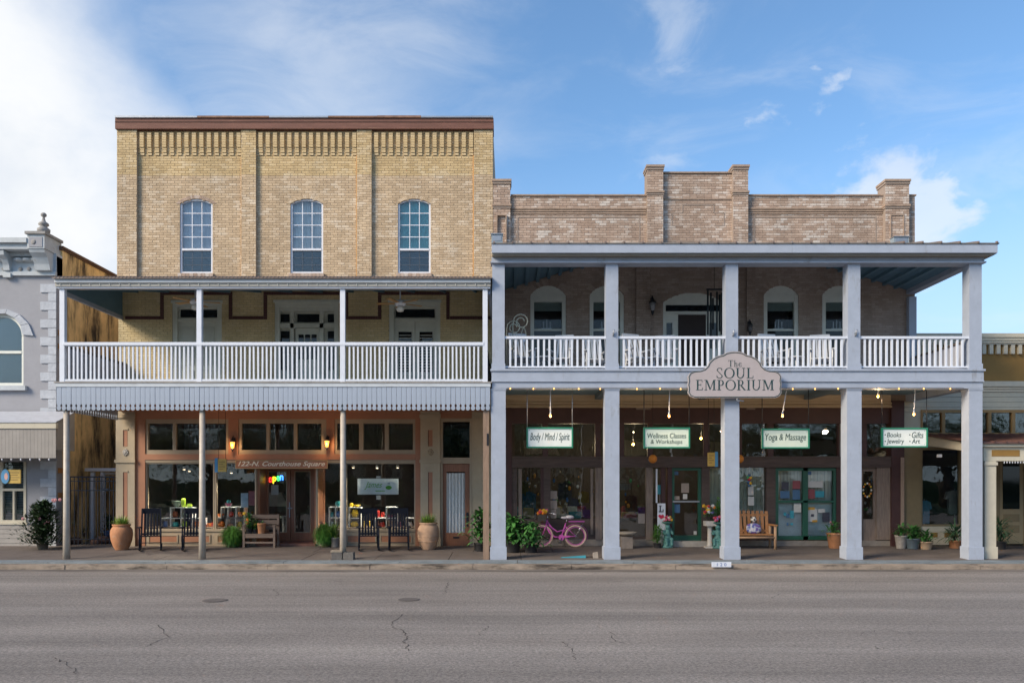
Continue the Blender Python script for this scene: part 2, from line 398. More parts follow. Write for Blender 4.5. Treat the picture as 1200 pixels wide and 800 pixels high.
rose_brick = brick_mat('rose tan brick', (0.50, 0.38, 0.30), (0.36, 0.26, 0.20), (0.64, 0.59, 0.54), 0.9)
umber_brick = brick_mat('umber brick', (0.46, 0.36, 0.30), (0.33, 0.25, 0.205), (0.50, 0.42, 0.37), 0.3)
mortar_umber = mat('umber mortar', (0.24, 0.19, 0.16), 0.9, 0.15, 30)
terracotta_trim = mat('terracotta trim paint', (0.37, 0.17, 0.095), 0.55, 0.12, 3)
beige_trim = mat('beige trim paint', (0.36, 0.29, 0.205), 0.55, 0.1, 3)
beige_wall = mat('beige pilaster paint', (0.42, 0.345, 0.24), 0.65, 0.12, 2.5, 0.1, 40)
door_wood = mat('reddish door wood', (0.25, 0.11, 0.06), 0.45, 0.25, 5, stretch=(6, 6, .5))
maroon_paint = mat('maroon paint', (0.060, 0.024, 0.022), 0.55, 0.2, 4)
dark_timber = mat('dark weathered timber', (0.085, 0.06, 0.052), 0.7, 0.35, 5, 0.3, 30, stretch=(.4, 1, 3))
grey_timber = mat('grey weathered timber', (0.22, 0.17, 0.14), 0.75, 0.35, 7, 0.3, 30, stretch=(4, 4, .4))
frieze_tan = mat('tan frieze boards', (0.50, 0.38, 0.25), 0.65, 0.2, 4, stretch=(.3, 1, 4))
green_paint = mat('green door paint', (0.018, 0.095, 0.06), 0.45, 0.12)
stucco_grey = mat('lavender grey stucco', (0.32, 0.325, 0.355), 0.85, 0.08, 2.0, 0.25, 25)
quoin_white = mat('pale quoin paint', (0.45, 0.48, 0.53), 0.8, 0.14, 6, 0.6, 14)
cornice_blue = mat('pale cornice paint', (0.46, 0.50, 0.53), 0.6, 0.14, 5, dirt=((0.28, 0.22, 0.17), 0.2, 4, (1, 1, 1)))
finial_stone = mat('weathered finial stone', (0.30, 0.29, 0.28), 0.85, 0.25, 8, 0.3, 30)
stucco_ochre = mat('stained ochre stucco', (0.78, 0.56, 0.27), 0.9, 0.28, 1.4, 0.25, 20, dirt=((0.028, 0.022, 0.018), 0.80, 1.5, (1, 1.2, 0.26)))
coping_brown = mat('brown coping', (0.13, 0.075, 0.05), 0.8, 0.3, 6)
cream_paint = mat('cream trim paint', (0.52, 0.48, 0.38), 0.6, 0.08)
stone_cream = mat('pale grey boards', (0.43, 0.42, 0.34), 0.7, 0.08)
ochre_paint = mat('ochre wall paint', (0.27, 0.15, 0.035), 0.7, 0.1, 4)
olive_paint = mat('olive tan paint', (0.20, 0.155, 0.085), 0.65, 0.1)
black_metal = mat('black metal', (0.012, 0.013, 0.018), 0.4, 0.1)
navy_metal = mat('navy gate metal', (0.012, 0.018, 0.036), 0.45, 0.15)
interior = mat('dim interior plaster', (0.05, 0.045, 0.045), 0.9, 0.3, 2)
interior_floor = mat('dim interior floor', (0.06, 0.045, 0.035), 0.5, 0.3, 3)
clear_glass = glass('clear shop glass', refl=1.35, wav=0.05)
old_glass = glass('old rippled glass', (0.85, 0.88, 0.86), 2.0, 0.16)
steel = mat('grey steel', (0.35, 0.37, 0.40), 0.4, 0.15, metal=0.6)
warm_bulb = emat('warm bulb', (1.0, 0.42, 0.10), 3.5)
string_bulb = emat('string bulb', (1.0, 0.45, 0.10), 2.2)
sconce_glow = emat('sconce glow', (1.0, 0.36, 0.06), 1.5)
spot_glow = emat('spot lamp glow', (1.0, 0.75, 0.5), 3.0)

# ------------------------------------------------------------------ the setting: ground, road, kerb, sidewalk
def road_material():
    m = bpy.data.materials.new('worn asphalt'); m.use_nodes = True; t = m.node_tree; L = t.links.new
    b = t.nodes['Principled BSDF']; b.inputs['Roughness'].default_value = 0.8; b.inputs['Specular IOR Level'].default_value = 0.35
    tc = N(t, 'ShaderNodeTexCoord')
    def noise(sc, stretch, det=8, rough=.6):
        mp = N(t, 'ShaderNodeMapping'); L(tc.outputs['Object'], mp.inputs[0]); mp.inputs[3].default_value = stretch
        n = N(t, 'ShaderNodeTexNoise'); L(mp.outputs[0], n.inputs[0]); n.inputs['Scale'].default_value = sc; n.inputs['Detail'].default_value = det; n.inputs['Roughness'].default_value = rough
        return n.outputs[0]
    def rng(v, a, b_, lo, hi):
        r = N(t, 'ShaderNodeMapRange'); L(v, r.inputs[0]); r.inputs[1].default_value = a; r.inputs[2].default_value = b_; r.inputs[3].default_value = lo; r.inputs[4].default_value = hi; return r.outputs[0]
    streak = rng(noise(1.0, (0.025, 0.95, 1), 7, .7), 0.32, 0.68, 0.76, 1.24)     # tyre-polished bands along the street
    blot = rng(noise(0.7, (0.35, 1, 1), 6), 0.3, 0.7, 0.85, 1.15)
    grit = rng(noise(24, (1, 1, 1), 6, .9), 0.3, 0.7, 0.15, 1.95)
    grit2 = rng(noise(14, (1, 1, 1), 4, .8), 0.3, 0.7, 0.86, 1.14)
    v = math_node(t, 'MULTIPLY', math_node(t, 'MULTIPLY', streak, blot), math_node(t, 'MULTIPLY', grit, grit2))
    base = N(t, 'ShaderNodeMixRGB'); L(noise(0.5, (0.15, 0.8, 1), 5), base.inputs[0]); base.inputs[1].default_value = (0.236, 0.203, 0.177, 1); base.inputs[2].default_value = (0.246, 0.223, 0.203, 1)
    mx = N(t, 'ShaderNodeMixRGB', blend_type='MULTIPLY'); mx.inputs[0].default_value = 1; L(base.outputs[0], mx.inputs[1]); L(v, mx.inputs[2])
    # fine wandering cracks, only here and there
    vo = N(t, 'ShaderNodeTexVoronoi', feature='DISTANCE_TO_EDGE'); vo.inputs['Scale'].default_value = 0.42
    wp = N(t, 'ShaderNodeMixRGB', blend_type='ADD'); wp.inputs[0].default_value = 1
    ns = N(t, 'ShaderNodeTexNoise'); L(tc.outputs['Object'], ns.inputs[0]); ns.inputs['Scale'].default_value = 2.0; ns.inputs['Detail'].default_value = 8
    sc = N(t, 'ShaderNodeVectorMath', operation='SCALE'); L(ns.outputs['Color'], sc.inputs[0]); sc.inputs['Scale'].default_value = 1.3
    L(tc.outputs['Object'], wp.inputs[1]); L(sc.outputs[0], wp.inputs[2]); L(wp.outputs[0], vo.inputs['Vector'])
    line = rng(vo.outputs['Distance'], 0.004, 0.013, 1, 0)
    where = rng(noise(0.33, (1, 1, 1), 3), 0.62, 0.72, 0, 0.5)
    ck = math_node(t, 'MULTIPLY', line, where, clamp=True)
    m2 = N(t, 'ShaderNodeMixRGB'); L(ck, m2.inputs[0]); L(mx.outputs[0], m2.inputs[1]); m2.inputs[2].default_value = (0.022, 0.019, 0.018, 1)
    L(m2.outputs[0], b.inputs['Base Color'])
    bp = N(t, 'ShaderNodeBump'); bp.inputs['Strength'].default_value = 0.6; bp.inputs['Distance'].default_value = 0.012
    h = math_node(t, 'SUBTRACT', grit, math_node(t, 'MULTIPLY', ck, 2.0)); L(h, bp.inputs['Height']); L(bp.outputs[0], b.inputs['Normal'])
    return m
earth = mat('bare earth', (0.10, 0.085, 0.06), 0.95, 0.3, 0.3)
lawn_m = mat('mown lawn', (0.045, 0.075, 0.022), 0.9, 0.35, 1.5, 0.4, 20)
conc = mat('stained sidewalk concrete', (0.115, 0.094, 0.083), 0.85, 0.25, 1.6, 0.25, 40, dirt=((0.07, 0.055, 0.048), 0.45, 0.9, (0.5, 1, 1)))
conc_edge = mat('blue grey walk edging', (0.17, 0.20, 0.22), 0.7, 0.3, 2.5, 0.25, 30, dirt=((0.05, 0.05, 0.05), 0.3, 2, (.4, 1, 1)))
kerb_m = mat('old kerb concrete', (0.27, 0.22, 0.175), 0.85, 0.35, 2.2, 0.35, 30, dirt=((0.045, 0.036, 0.03), 0.75, 1.7, (.6, 1, 3)))
g = MB(); g.box(-900, 900, -900, 900, -0.75, -0.25); tag(g.build('ground', earth), kind='structure')
g = MB(); g.box(-900, 900, -9.0, 19.2, -0.26, -0.168); tag(g.build('road', road_material()), kind='structure')
g = MB(); g.box(-900, 900, -120, -9.0, -0.26, -0.06); tag(g.build('lawn', lawn_m), kind='structure')
KY = 19.10
road = bpy.data.objects['road']
crack_m = mat('crack filler', (.06, .05, .045), .9, .2)
def gpt(px, py, z=-.164): Y = (ZE-z)*FPX/(py-VY); return Vector((X_(px, Y), Y, z))
rc_ = random.Random(8)
for pts, w_ in (([(470, 720), (457, 732), (477, 742), (474, 752), (479, 762)], .020), ([(575, 733), (566, 738), (557, 745)], .013), ([(187, 732), (197, 745), (170, 757)], .012), ([(715, 740), (722, 750), (731, 753)], .014), ([(660, 751), (667, 758), (674, 772)], .016),
               ([(525, 682), (523, 689), (520, 696)], .014), ([(1022, 756), (1031, 760), (1040, 759)], .014), ([(1000, 745), (1017, 740), (1040, 737), (1070, 743)], .011), ([(320, 690), (326, 697)], .012), ([(905, 700), (912, 696), (921, 698)], .012), ([(60, 770), (78, 776), (90, 789)], .014)):
    P3 = []
    for a, c in zip(pts[:-1], pts[1:]):
        A, B = gpt(*a), gpt(*c); n = 7
        for i in range(n):
            p = A.lerp(B, i/n); d_ = (B-A); P3.append(p+Vector((rc_.gauss(0, .022), rc_.gauss(0, .03), 0)))
    P3.append(gpt(*pts[-1])); q = MB()
    for p in P3:
        k = w_*rc_.uniform(.1, .62); q.v += [(p.x-k, p.y-k*.5, p.z), (p.x+k, p.y+k*.5, p.z)]
    for i in range(len(P3)-1): q.face((2*i, 2*i+1, 2*i+3, 2*i+2))
    q.build('crack', crack_m, road)
for px, py, r_, lab in ((252, 703, .22, 'dark round utility cover in the road before the shop entry'), (479, 702, .2, 'small dark utility cover in the road before the right urn')):
    c = gpt(px, py); t = MB().lathe([(r_, -.16+.0), (r_, -.1595), (r_*.96, -.158)], (c.x, c.y, 0), 24); single(t, 'utility_cover', mat('dark iron cover', (.12, .105, .095), .6, .3, 12), lab, 'manhole cover', 'utility covers in the road')
g = MB(); g.box(-60, 60, 18.62, 19.13, -.2, -.163); tag(g.build('gutter', mat('gutter concrete', (.15, .13, .115), .85, .4, 1.4, .3, 30, stretch=(.25, 1, 1), dirt=((.045, .038, .033), .6, 1.2, (.18, 1, 1)))), kind='structure')
kerb = MB().box(-60, 60, KY+0.10, 19.6, -0.5, -0.085).build('kerb', kerb_m); tag(kerb, kind='structure')
rk = random.Random(3); x = -30.4; i = 0
while x < 30:
    w = 2.45+rk.uniform(-.12, .12); m = MB(); j = rk.uniform(-.012, .012)
    if not (-0.12 < (x+w/2-0.0) < -0.1):
        m.hexa([(x, KY+j, -.35), (x+w-.012, KY+j, -.35), (x+w-.012, 19.46, -.35), (x, 19.46, -.35),
                (x, KY+.03+j, -.062+j*.5), (x+w-.012, KY+.03+j, -.06-j*.5), (x+w-.012, 19.46, -.055), (x, 19.46, -.055)])
    m.build('kerb_stone', kerb_m, kerb); x += w
walk = MB().box(-60, 60, 19.62, 23.6, -0.6, -0.10).build('sidewalk', conc); tag(walk, kind='structure')
for row, (ya, yb) in enumerate(((19.46, 19.86), (19.87, 21.6), (21.61, 23.75))):
    x = -26.0+0.4*row
    while x < 26:
        w = (2.9, 1.85, 2.2)[row]+rk.uniform(-.03, .03); dz = rk.uniform(-.003, .003)
        za, zb = (gz(ya)+dz, gz(yb)+dz); zl = -0.16
        m = MB().hexa([(x, ya, zl), (x+w-.012, ya, zl), (x+w-.012, yb, zl), (x, yb, zl), (x, ya, za), (x+w-.012, ya, za), (x+w-.012, yb, zb), (x, yb, zb)])
        m.build('paving_slab', conc_edge if row == 0 else conc, walk); x += w
# the alley floor behind the gate
MB().box(RX(60), RX(139)-.05, 23.76, 34, -.3, .08).build('alley_floor', earth)['kind'] = 'structure'
# painted house number and orange dabs on the kerb
num = thing('kerb_number', 'white painted kerb patch with blue house number 120', 'house number', (X_(845, KY), KY, -.15), world=True)
MB().px(834, 857, 657.5+.6, 663.5+.6, KY-.016, KY-.002).build('painted_patch', mat('white kerb paint', (.62, .66, .74), .6, .15, 20), num)
text('120', 'digits', mat('blue kerb paint', (.06, .13, .35), .6, .2), X_(840, KY), X_(851, KY), Z_(662.8, KY), Z_(659.2, KY), KY-.0165, num, depth=.002, spacing=1.6)

# ------------------------------------------------------------------ tan brick building on the left
TX0, TX1 = RX(139), RX(577.5)
tan = thing('tan_brick_building', 'three storey tan brick building with brown cap and three arched windows', 'building', ((TX0+TX1)/2, R, 0), world=True)
rb = random.Random(11)
wins = [(RX(c-19.2), RX(c+19.2), RZ(320.5), RZ(238.8), RZ(233)-RZ(238.8)) for c in (230, 359.5, 485.5)]
ZT = RZ(153.5); ZF = 3.7
doors_up = [(RX(202), RX(260), 4.4, RZ(354), 0), (RX(322), RX(397), 4.4, RZ(353.5), 0), (RX(456), RX(516), 4.4, RZ(353.5), 0)]
holes = wins+doors_up
w = wall_mesh(MB(), TX0, TX1, 4.3, RZ(140), R, R+.32, holes); wall_t = w.build('wall', mortar_tan, tan)
w = MB()                                   # side and rear walls
w.box(TX0, TX0+.3, R+.32, R+14, 0, RZ(140)); w.box(TX1-.3, TX1, R+.32, R+14, 0, RZ(140)); w.box(TX0+.3, TX1-.3, R+13.7, R+14, 0, RZ(140)); w.box(TX0+.3, TX1-.3, R+.32, R+13.7, RZ(150), RZ(147))
w.box(TX0+.3, TX1-.3, R+3.9, R+4.1, 0, RZ(150)); w.box(TX0+.3, TX1-.3, R+.32, R+4, 4.0, 4.25)
w.build('side_and_rear_walls', mortar_tan, tan)
b = MB()
bricks(b, TX0, TX1, 7.9, RZ(206), R, holes, rnd=rb, tone=.5); o = b.build('brickwork', tan_brick, tan); o['kind'] = 'stuff'
b = MB(); bricks(b, TX0, TX1, RZ(206), ZT, R, holes, rnd=rb); o = b.build('brickwork', gold_brick, tan); o['kind'] = 'stuff'
b = MB(); bricks(b, TX0, TX1, 4.45, 7.9, R, holes, rnd=rb, tone=.5, spread=.3); o = b.build('brickwork', brick_mat('balcony wall brick', (.70, .57, .33), (.58, .46, .25), (.74, .65, .46), .4), tan); o['kind'] = 'stuff'
pil = [(139, 162), (284, 301), (419, 436), (555.5, 577.5)]
for k, (a, c) in enumerate(pil):
    q = MB().box(RX(a)-(0.004 if k == 0 else 0), RX(c)+(.004 if k == 3 else 0), R-.09, R+.01, 7.9, ZT); p = q.build('pilaster', mortar_tan, tan)
    q = MB(); bricks(q, RX(a), RX(c), 7.9, RZ(206), R-.09, rnd=rb, tone=.55); o = q.build('brickwork', tan_brick, p); o['kind'] = 'stuff'
    q = MB(); bricks(q, RX(a), RX(c), RZ(206), ZT, R-.09, rnd=rb, tone=.6); o = q.build('brickwork', gold_brick, p); o['kind'] = 'stuff'
    if k: MB().box(RX(a)-.035, RX(a)-.006, R-.022, R-.002, 8, RZ(155+rb.uniform(0, 30))).build('sealant_strip', mat('orange joint sealant', (.52, .29, .11), .7, .25, 4, stretch=(1, 1, .5)), tan)
# corbels: tall brick dentils under the cap
cm = MB(); hgt = RZ(154.5)-RZ(182.5)
for r_ in range(int(hgt/.073)):
    z = r_*.073; d = .03 if r_ < 1 else (.05 if r_ < 3 else .075)
    cm.box(-.058, .058, -d-.006, .004, z+.006, z+.068, shade=rb.uniform(.35, .95))
    cm.box(-.053, .053, -d, .004, z-.002 if r_ else 0, z+.0752, shade=.1)
cme = cm.mesh('corbel'); cme.materials.append(gold_brick)
for (a, c, n) in ((162, 284, 14), (301, 419, 14), (436, 555.5, 14)):
    step = (c-a)/n
    for i in range(n):
        o = bpy.data.objects.new('corbel', cme); COL.objects.link(o); o.parent = tan; o.matrix_parent_inverse = Matrix.Translation(-Vector(tan.location))
        o.location = (RX(a+step*(i+.62)), R, RZ(182.5))
cap = MB().px(138, 578.5, 141.5, 153.8, R-.16, R+.4, ref=R).build('cornice_cap', brown_cap, tan)
MB().px(138, 578.5, 145.6, 146.4, R-.168, R-.158, ref=R).build('board_joint', mat('dark joint', (.05, .025, .02), .9), cap)
x = 138.4
while x < 578:
    w_ = rb.uniform(26, 60); x2 = min(x+w_, 578.2)
    m_ = rust if rb.random() < .45 else steel
    MB().px(x, x2-.2, 139.3+rb.uniform(-.3, .3), 141.4, R-.20, R+.42, ref=R).build('coping_sheet', m_, cap); x = x2
for (a, c) in ((139, 163), (163, 284), (284, 301), (301, 419), (419, 436), (436, 556), (556, 577)): pass

def arched_sash(parent, h, Y, frame_m, cols, rows_up, rows_lo, mid, curtain_m, lower_m, gl=None, fw=.055):
    x0, x1, z0, z1, rise = h
    zm = z0+(z1+rise-z0)*mid; top = z1+rise
    win = MB()
    win.box(x0, x0+fw, Y, Y+.10, z0, z1); win.box(x1-fw, x1, Y, Y+.10, z0, z1); win.box(x0+fw, x1-fw, Y, Y+.10, z0, z0+fw*1.1)
    po = arch_pts(x0, x1, z1, rise); pi = arch_pts(x0+fw, x1-fw, z1, rise-fw*.85)
    for i in range(len(po)-1): win.prism([pi[i], po[i], po[i+1], pi[i+1]], Y, Y+.10)
    wo = win.build('window', frame_m, parent)
    MB().box(x0+fw, x1-fw, Y-.012, Y+.07, zm-.03, zm+.03).build('meeting_rail', frame_m, wo)
    ix0, ix1 = x0+fw, x1-fw; dx = (ix1-ix0)/cols
    for i in range(1, cols): MB().box(ix0+dx*i-.011, ix0+dx*i+.011, Y+.03, Y+.055, zm+.03, top-fw*.9-.02).build('muntin', frame_m, wo); MB().box(ix0+dx*i-.007, ix0+dx*i+.007, Y+.034, Y+.05, z0+fw*1.1, zm-.03).build('muntin', mat('screened muntin', (.10, .12, .15), .6, .1), wo)
    zs = [zm+.03+(top-fw-zm-.03)*j/rows_up for j in range(rows_up+1)]
    for j in range(1, rows_up): MB().box(ix0, ix1, Y+.032, Y+.053, zs[j]-.011, zs[j]+.011).build('muntin', frame_m, wo)
    gm = gl or clear_glass
    for i in range(cols):
        for j in range(rows_up):
            a, c = ix0+dx*i+.011, ix0+dx*(i+1)-.011; lo, hi = zs[j]+.011, zs[j+1]-.011
            q = MB()
            if j == rows_up-1:
                pts = [(a, lo), (c, lo)]
                for t in (1, .66, .33, 0):
                    xx = a+(c-a)*t; hw = abs(xx-(x0+x1)/2); w_ = (x1-x0)/2-fw; rr = rise-fw*.85; rad = (w_*w_+rr*rr)/(2*rr)
                    pts.append((xx, z1+rr-rad+math.sqrt(max(0, rad*rad-hw*hw))-.002))
                q.prism(pts, Y+.04, Y+.044)
            else: q.box(a, c, Y+.04, Y+.044, lo, hi)
            q.build('pane', gm, wo)
    lz = [z0+fw*1.1+(zm-.03-z0-fw*1.1)*j/max(1, rows_lo) for j in range(rows_lo+1)]
    for i in range(cols):
        for j in range(rows_lo): MB().box(ix0+dx*i+.011, ix0+dx*(i+1)-.011, Y+.04, Y+.044, lz[j]+.006, lz[j+1]-.006).build('pane', gm, wo)
    for j in range(1, rows_lo): MB().box(ix0, ix1, Y+.034, Y+.05, lz[j]-.005, lz[j]+.005).build('muntin', mat('screened muntin', (.10, .12, .15), .6, .1), wo)
    # curtain with soft folds behind the upper lights, slatted blind behind the lower ones
    cu = MB(); n = 16; yb = Y+.16
    for i in range(n):
        a, c = x0+(x1-x0)*i/n, x0+(x1-x0)*(i+1)/n; s = .02*(i % 2)
        cu.box(a, c, yb+s, yb+s+.02, zm, top)
    cu.build('curtain', curtain_m, wo)
    z = z0
    bl = MB()
    while z < zm:
        bl.box(x0, x1, Y+.10, Y+.13, z+.008, z+.045); z += .05
    bl.build('blind', lower_m, wo)
    return wo
vinyl = mat('white vinyl', (.70, .72, .78), .4, .03)
cur = [mat('violet grey curtain', (.74, .72, .80), .9, .2, 2), mat('pale lilac curtain', (.80, .79, .82), .9, .2, 2), mat('teal curtain', (.22, .58, .62), .9, .2, 2)]
blind_d = mat('dark blind', (.04, .055, .072), .6, .15)
for k, h in enumerate(wins):
    arched_sash(tan, h, R+.03, vinyl, 3, 4, 3, .325, cur[k], blind_d)
    s = MB(); n = 9; xa, xb = h[0]-.04, h[1]+.04
    MB().box(xa, xb, R-.07, R+.05, h[2]-.10, h[2]-.012).build('window_sill', mortar_tan, tan)
    for i in range(n): s.box(xa+(xb-xa)*i/n+.006, xa+(xb-xa)*(i+1)/n-.006, R-.078, R, h[2]-.096, h[2]-.006, shade=rb.random())
    o = s.build('sill_bricks', rose_brick, tan); o['kind'] = 'stuff'
    # two rings of header bricks over the arch
    a = MB(); pi = arch_pts(h[0], h[1], h[3], h[4], 22); po = arch_pts(h[0]-.12, h[1]+.12, h[3], h[4]+.10, 22)
    for i in range(22):
        def lerp(p, q, t): return (p[0]+(q[0]-p[0])*t, p[1]+(q[1]-p[1])*t)
        A, B, C, D = lerp(pi[i], pi[i+1], .06), lerp(po[i], po[i+1], .06), lerp(po[i], po[i+1], .94), lerp(pi[i], pi[i+1], .94)
        a.prism([A, B, C, D], R-.016, R+.02, shade=rb.random())
    o = a.build('arch_bricks', tan_brick if k else rose_brick, tan); o['kind'] = 'stuff'

# dark red brick trim on the balcony wall
tr = MB()
def trim(x0, x1, y0, y1):
    a, c, lo, hi = RX(x0), RX(x1), RZ(y1), RZ(y0)
    p = MB().box(a, c, R-.018, R+.01, lo, hi).build('brick_trim', mat('trim mortar', (.12, .085, .07), .9), tan)
    q = MB(); horiz = (c-a) > (hi-lo); n = max(2, round(((c-a) if horiz else (hi-lo))/.075))
    for i in range(n):
        if horiz: q.box(a+(c-a)*i/n+.006, a+(c-a)*(i+1)/n-.006, R-.03, R, lo+.004, hi-.004, shade=rb.random())
        else: q.box(a+.004, c-.004, R-.03, R, lo+(hi-lo)*i/n+.006, lo+(hi-lo)*(i+1)/n-.006, shade=rb.random())
    o = q.build('trim_bricks', maroon_brick, p); o['kind'] = 'stuff'
for a in ((147, 187.8, 370.5, 374.2), (188, 192.2, 346, 374.2), (188, 272.4, 342, 345.8), (268.2, 272.4, 346, 374.2), (272.6, 308.8, 370.5, 374.2), (309, 313.2, 346, 374.2), (309, 408, 342, 345.8),
          (404, 408, 346, 374.2), (408.2, 442.8, 370.5, 374.2), (443, 447, 346, 374.2), (443, 527, 342, 345.8), (523, 527, 346, 374.2), (527.2, 577, 370.5, 374.2)): trim(*a)

def px_part(name, m, parent, rects, Ya, Yb, ref=None):
    q = MB()
    for r_ in rects: q.px(*r_, Ya, Yb, ref=ref)
    return q.build(name, m, parent)
def door_up(kind, h):
    x0, x1, z0, z1, _ = h; Y = R+.06; fw = .14
    d = MB(); d.box(x0, x0+fw, Y-.05, Y+.12, z0, z1); d.box(x1-fw, x1, Y-.05, Y+.12, z0, z1); d.box(x0+fw, x1-fw, Y-.05, Y+.12, z1-fw, z1)
    d.box(x0-.03, x1+.03, Y-.10, Y-.0, z1-.03, z1+.05)
    dd = d.build('door', door_sage, tan)
    a, c = x0+fw, x1-fw
    if kind == 'double':
        zt = RZ(374); MB().box(a, c, Y-.01, Y+.1, zt-.05, zt+.04).build('transom_bar', door_sage, dd)
        MB().box(a+.06, c-.04, Y+.05, Y+.06, zt+.08, z1-fw-.06).build('pane', dark_room_glass, dd)
        MB().box(a, c, Y+.065, Y+.1, zt+.04, z1-fw).build('transom_back', door_sage, dd)
        mid = (a+c)/2
        for (p, q) in ((a, mid-.006), (mid+.006, c)):
            lf = MB().box(p, q, Y+.03, Y+.08, z0, zt-.05).build('door_leaf', door_sage, dd)
            for (l, hh) in ((z0+.15, z0+.9), (z0+1.05, zt-.2)):
                MB().box(p+.12, q-.12, Y+.012, Y+.035, l, hh).build('door_panel', mat('sage panel', (.48, .50, .45), .5, .08), lf)
    elif kind == 'sidelight':
        zt = RZ(381); zh = RZ(365); sx = [a, RX(341), RX(344.5), RX(374), RX(379), c]
        MB().box(a, c, Y+.10, Y+.14, z0, z1-fw).build('door_back', door_sage, dd)
        for (p, q) in ((sx[1]-.03, sx[1]+.07), (sx[3], sx[3]+.12)): MB().box(p, q, Y-.02, Y+.10, z0, zh+.02).build('mullion', door_sage, dd)
        MB().box(a, c, Y-.02, Y+.10, zt-.07, zt+.07).build('transom_bar', door_sage, dd); MB().box(a, c, Y-.015, Y+.1, zh+.02, z1-fw).build('head_board', door_sage, dd)
        for (p, q) in ((RX(327.5), RX(337.5)), (RX(347), RX(373)), (RX(383), RX(393))):
            MB().box(p, q, Y+.07, Y+.085, zt+.12, zh-.05).build('pane', dark_room_glass, dd)
        for (p, q) in ((RX(327.5), RX(337.5)), (RX(383), RX(393))): MB().box(p, q, Y+.07, Y+.085, zt-1.3, zt-.15).build('pane', dark_room_glass, dd)
        lf = MB().box(RX(345.6), RX(373.4), Y+.03, Y+.09, z0, zt-.08).build('door_leaf', door_sage, dd)
        for i in range(3): MB().box(RX(349+7.6*i), RX(355+7.6*i), Y+.018, Y+.028, zt-1.0, zt-.26).build('pane', dark_room_glass, lf)
    else:
        zt = RZ(374); MB().box(a, c, Y-.01, Y+.1, zt-.05, zt+.04).build('transom_bar', door_sage, dd)
        MB().box(a, c, Y+.065, Y+.1, zt+.04, z1-fw).build('transom_back', door_sage, dd)
        MB().box(a+.04, c-.04, Y+.05, Y+.06, zt+.08, z1-fw-.06).build('pane', dark_room_glass, dd)
        mid = (a+c)/2
        for (p, q) in ((a, mid-.006), (mid+.006, c)):
            lf = MB().box(p, q, Y+.03, Y+.08, z0, zt-.05).build('door_leaf', door_sage, dd)
            MB().box(p+.13, q-.10, Y+.015, Y+.026, z0+.85, zt-.36).build('pane', dark_room_glass, lf)
            z = z0+.9
            while z < zt-.4:
                MB().box(p+.13, q-.10, Y+.002, Y+.012, z, z+.018).build('louver', door_sage, lf); z += .085
            MB().box(p+.12, q-.1, Y+.012, Y+.035, z0+.12, z0+.75).build('door_panel', mat('sage panel', (.48, .50, .45), .5, .08), lf)
door_up('double', doors_up[0]); door_up('sidelight', doors_up[1]); door_up('louver', doors_up[2])

# ---- ground floor shopfront of the tan building
def frame_px(name, m, parent, x0, x1, y0, y1, Ya, Yb, t=3.0, tb=None, ref=None):
    tb = t if tb is None else tb
    return px_part(name, m, parent, [(x0, x0+t, y0, y1), (x1-t, x1, y0, y1), (x0+t, x1-t, y0, y0+t), (x0+t, x1-t, y1-tb, y1)], Ya, Yb, ref)
def transom(parent, x0, x1, panes, y0=491, y1=532, p0=496, p1=527, m=None):
    m = m or beige_trim; edges = [x0]+[v for p in panes for v in p]+[x1]
    rects = [(x0, x1, y0, p0), (x0, x1, p1, y1)]+[(edges[i], edges[i+1], p0, p1) for i in range(0, len(edges), 2)]
    w_ = px_part('transom_window', m, parent, rects, R-.03, R+.10, ref=R)
    for a, c in panes: px_part('pane', clear_glass, w_, [(a-.2, c+.2, p0-.2, p1+.2)], R+.04, R+.046, ref=R)
    return w_
transom(tan, 171, 268.5, [(174, 203), (206.5, 234.5), (238, 265.5)])
transom(tan, 280, 383, [(283.5, 312.5), (316, 344.5), (348, 377)])
transom(tan, 392.5, 487, [(395, 421), (426, 451), (455.5, 484)])
for r_ in ((160, 171, 491, 641), (268.5, 280, 491, 532), (383, 392.5, 491, 532), (487, 493, 491, 641)): px_part('shopfront_post', terracotta_trim, tan, [r_], R-.06, R+.12, ref=R)
px_part('shopfront_beam', terracotta_trim, tan, [(160, 493, 472, 491)], R-.08, R+.2, ref=R)
px_part('shopfront_band', terracotta_trim, tan, [(171, 487, 532, 538.6)], R-.07, R+.12, ref=R); px_part('band_moulding', beige_trim, tan, [(171, 487, 538.8, 541.6)], R-.05, R+.12, ref=R)
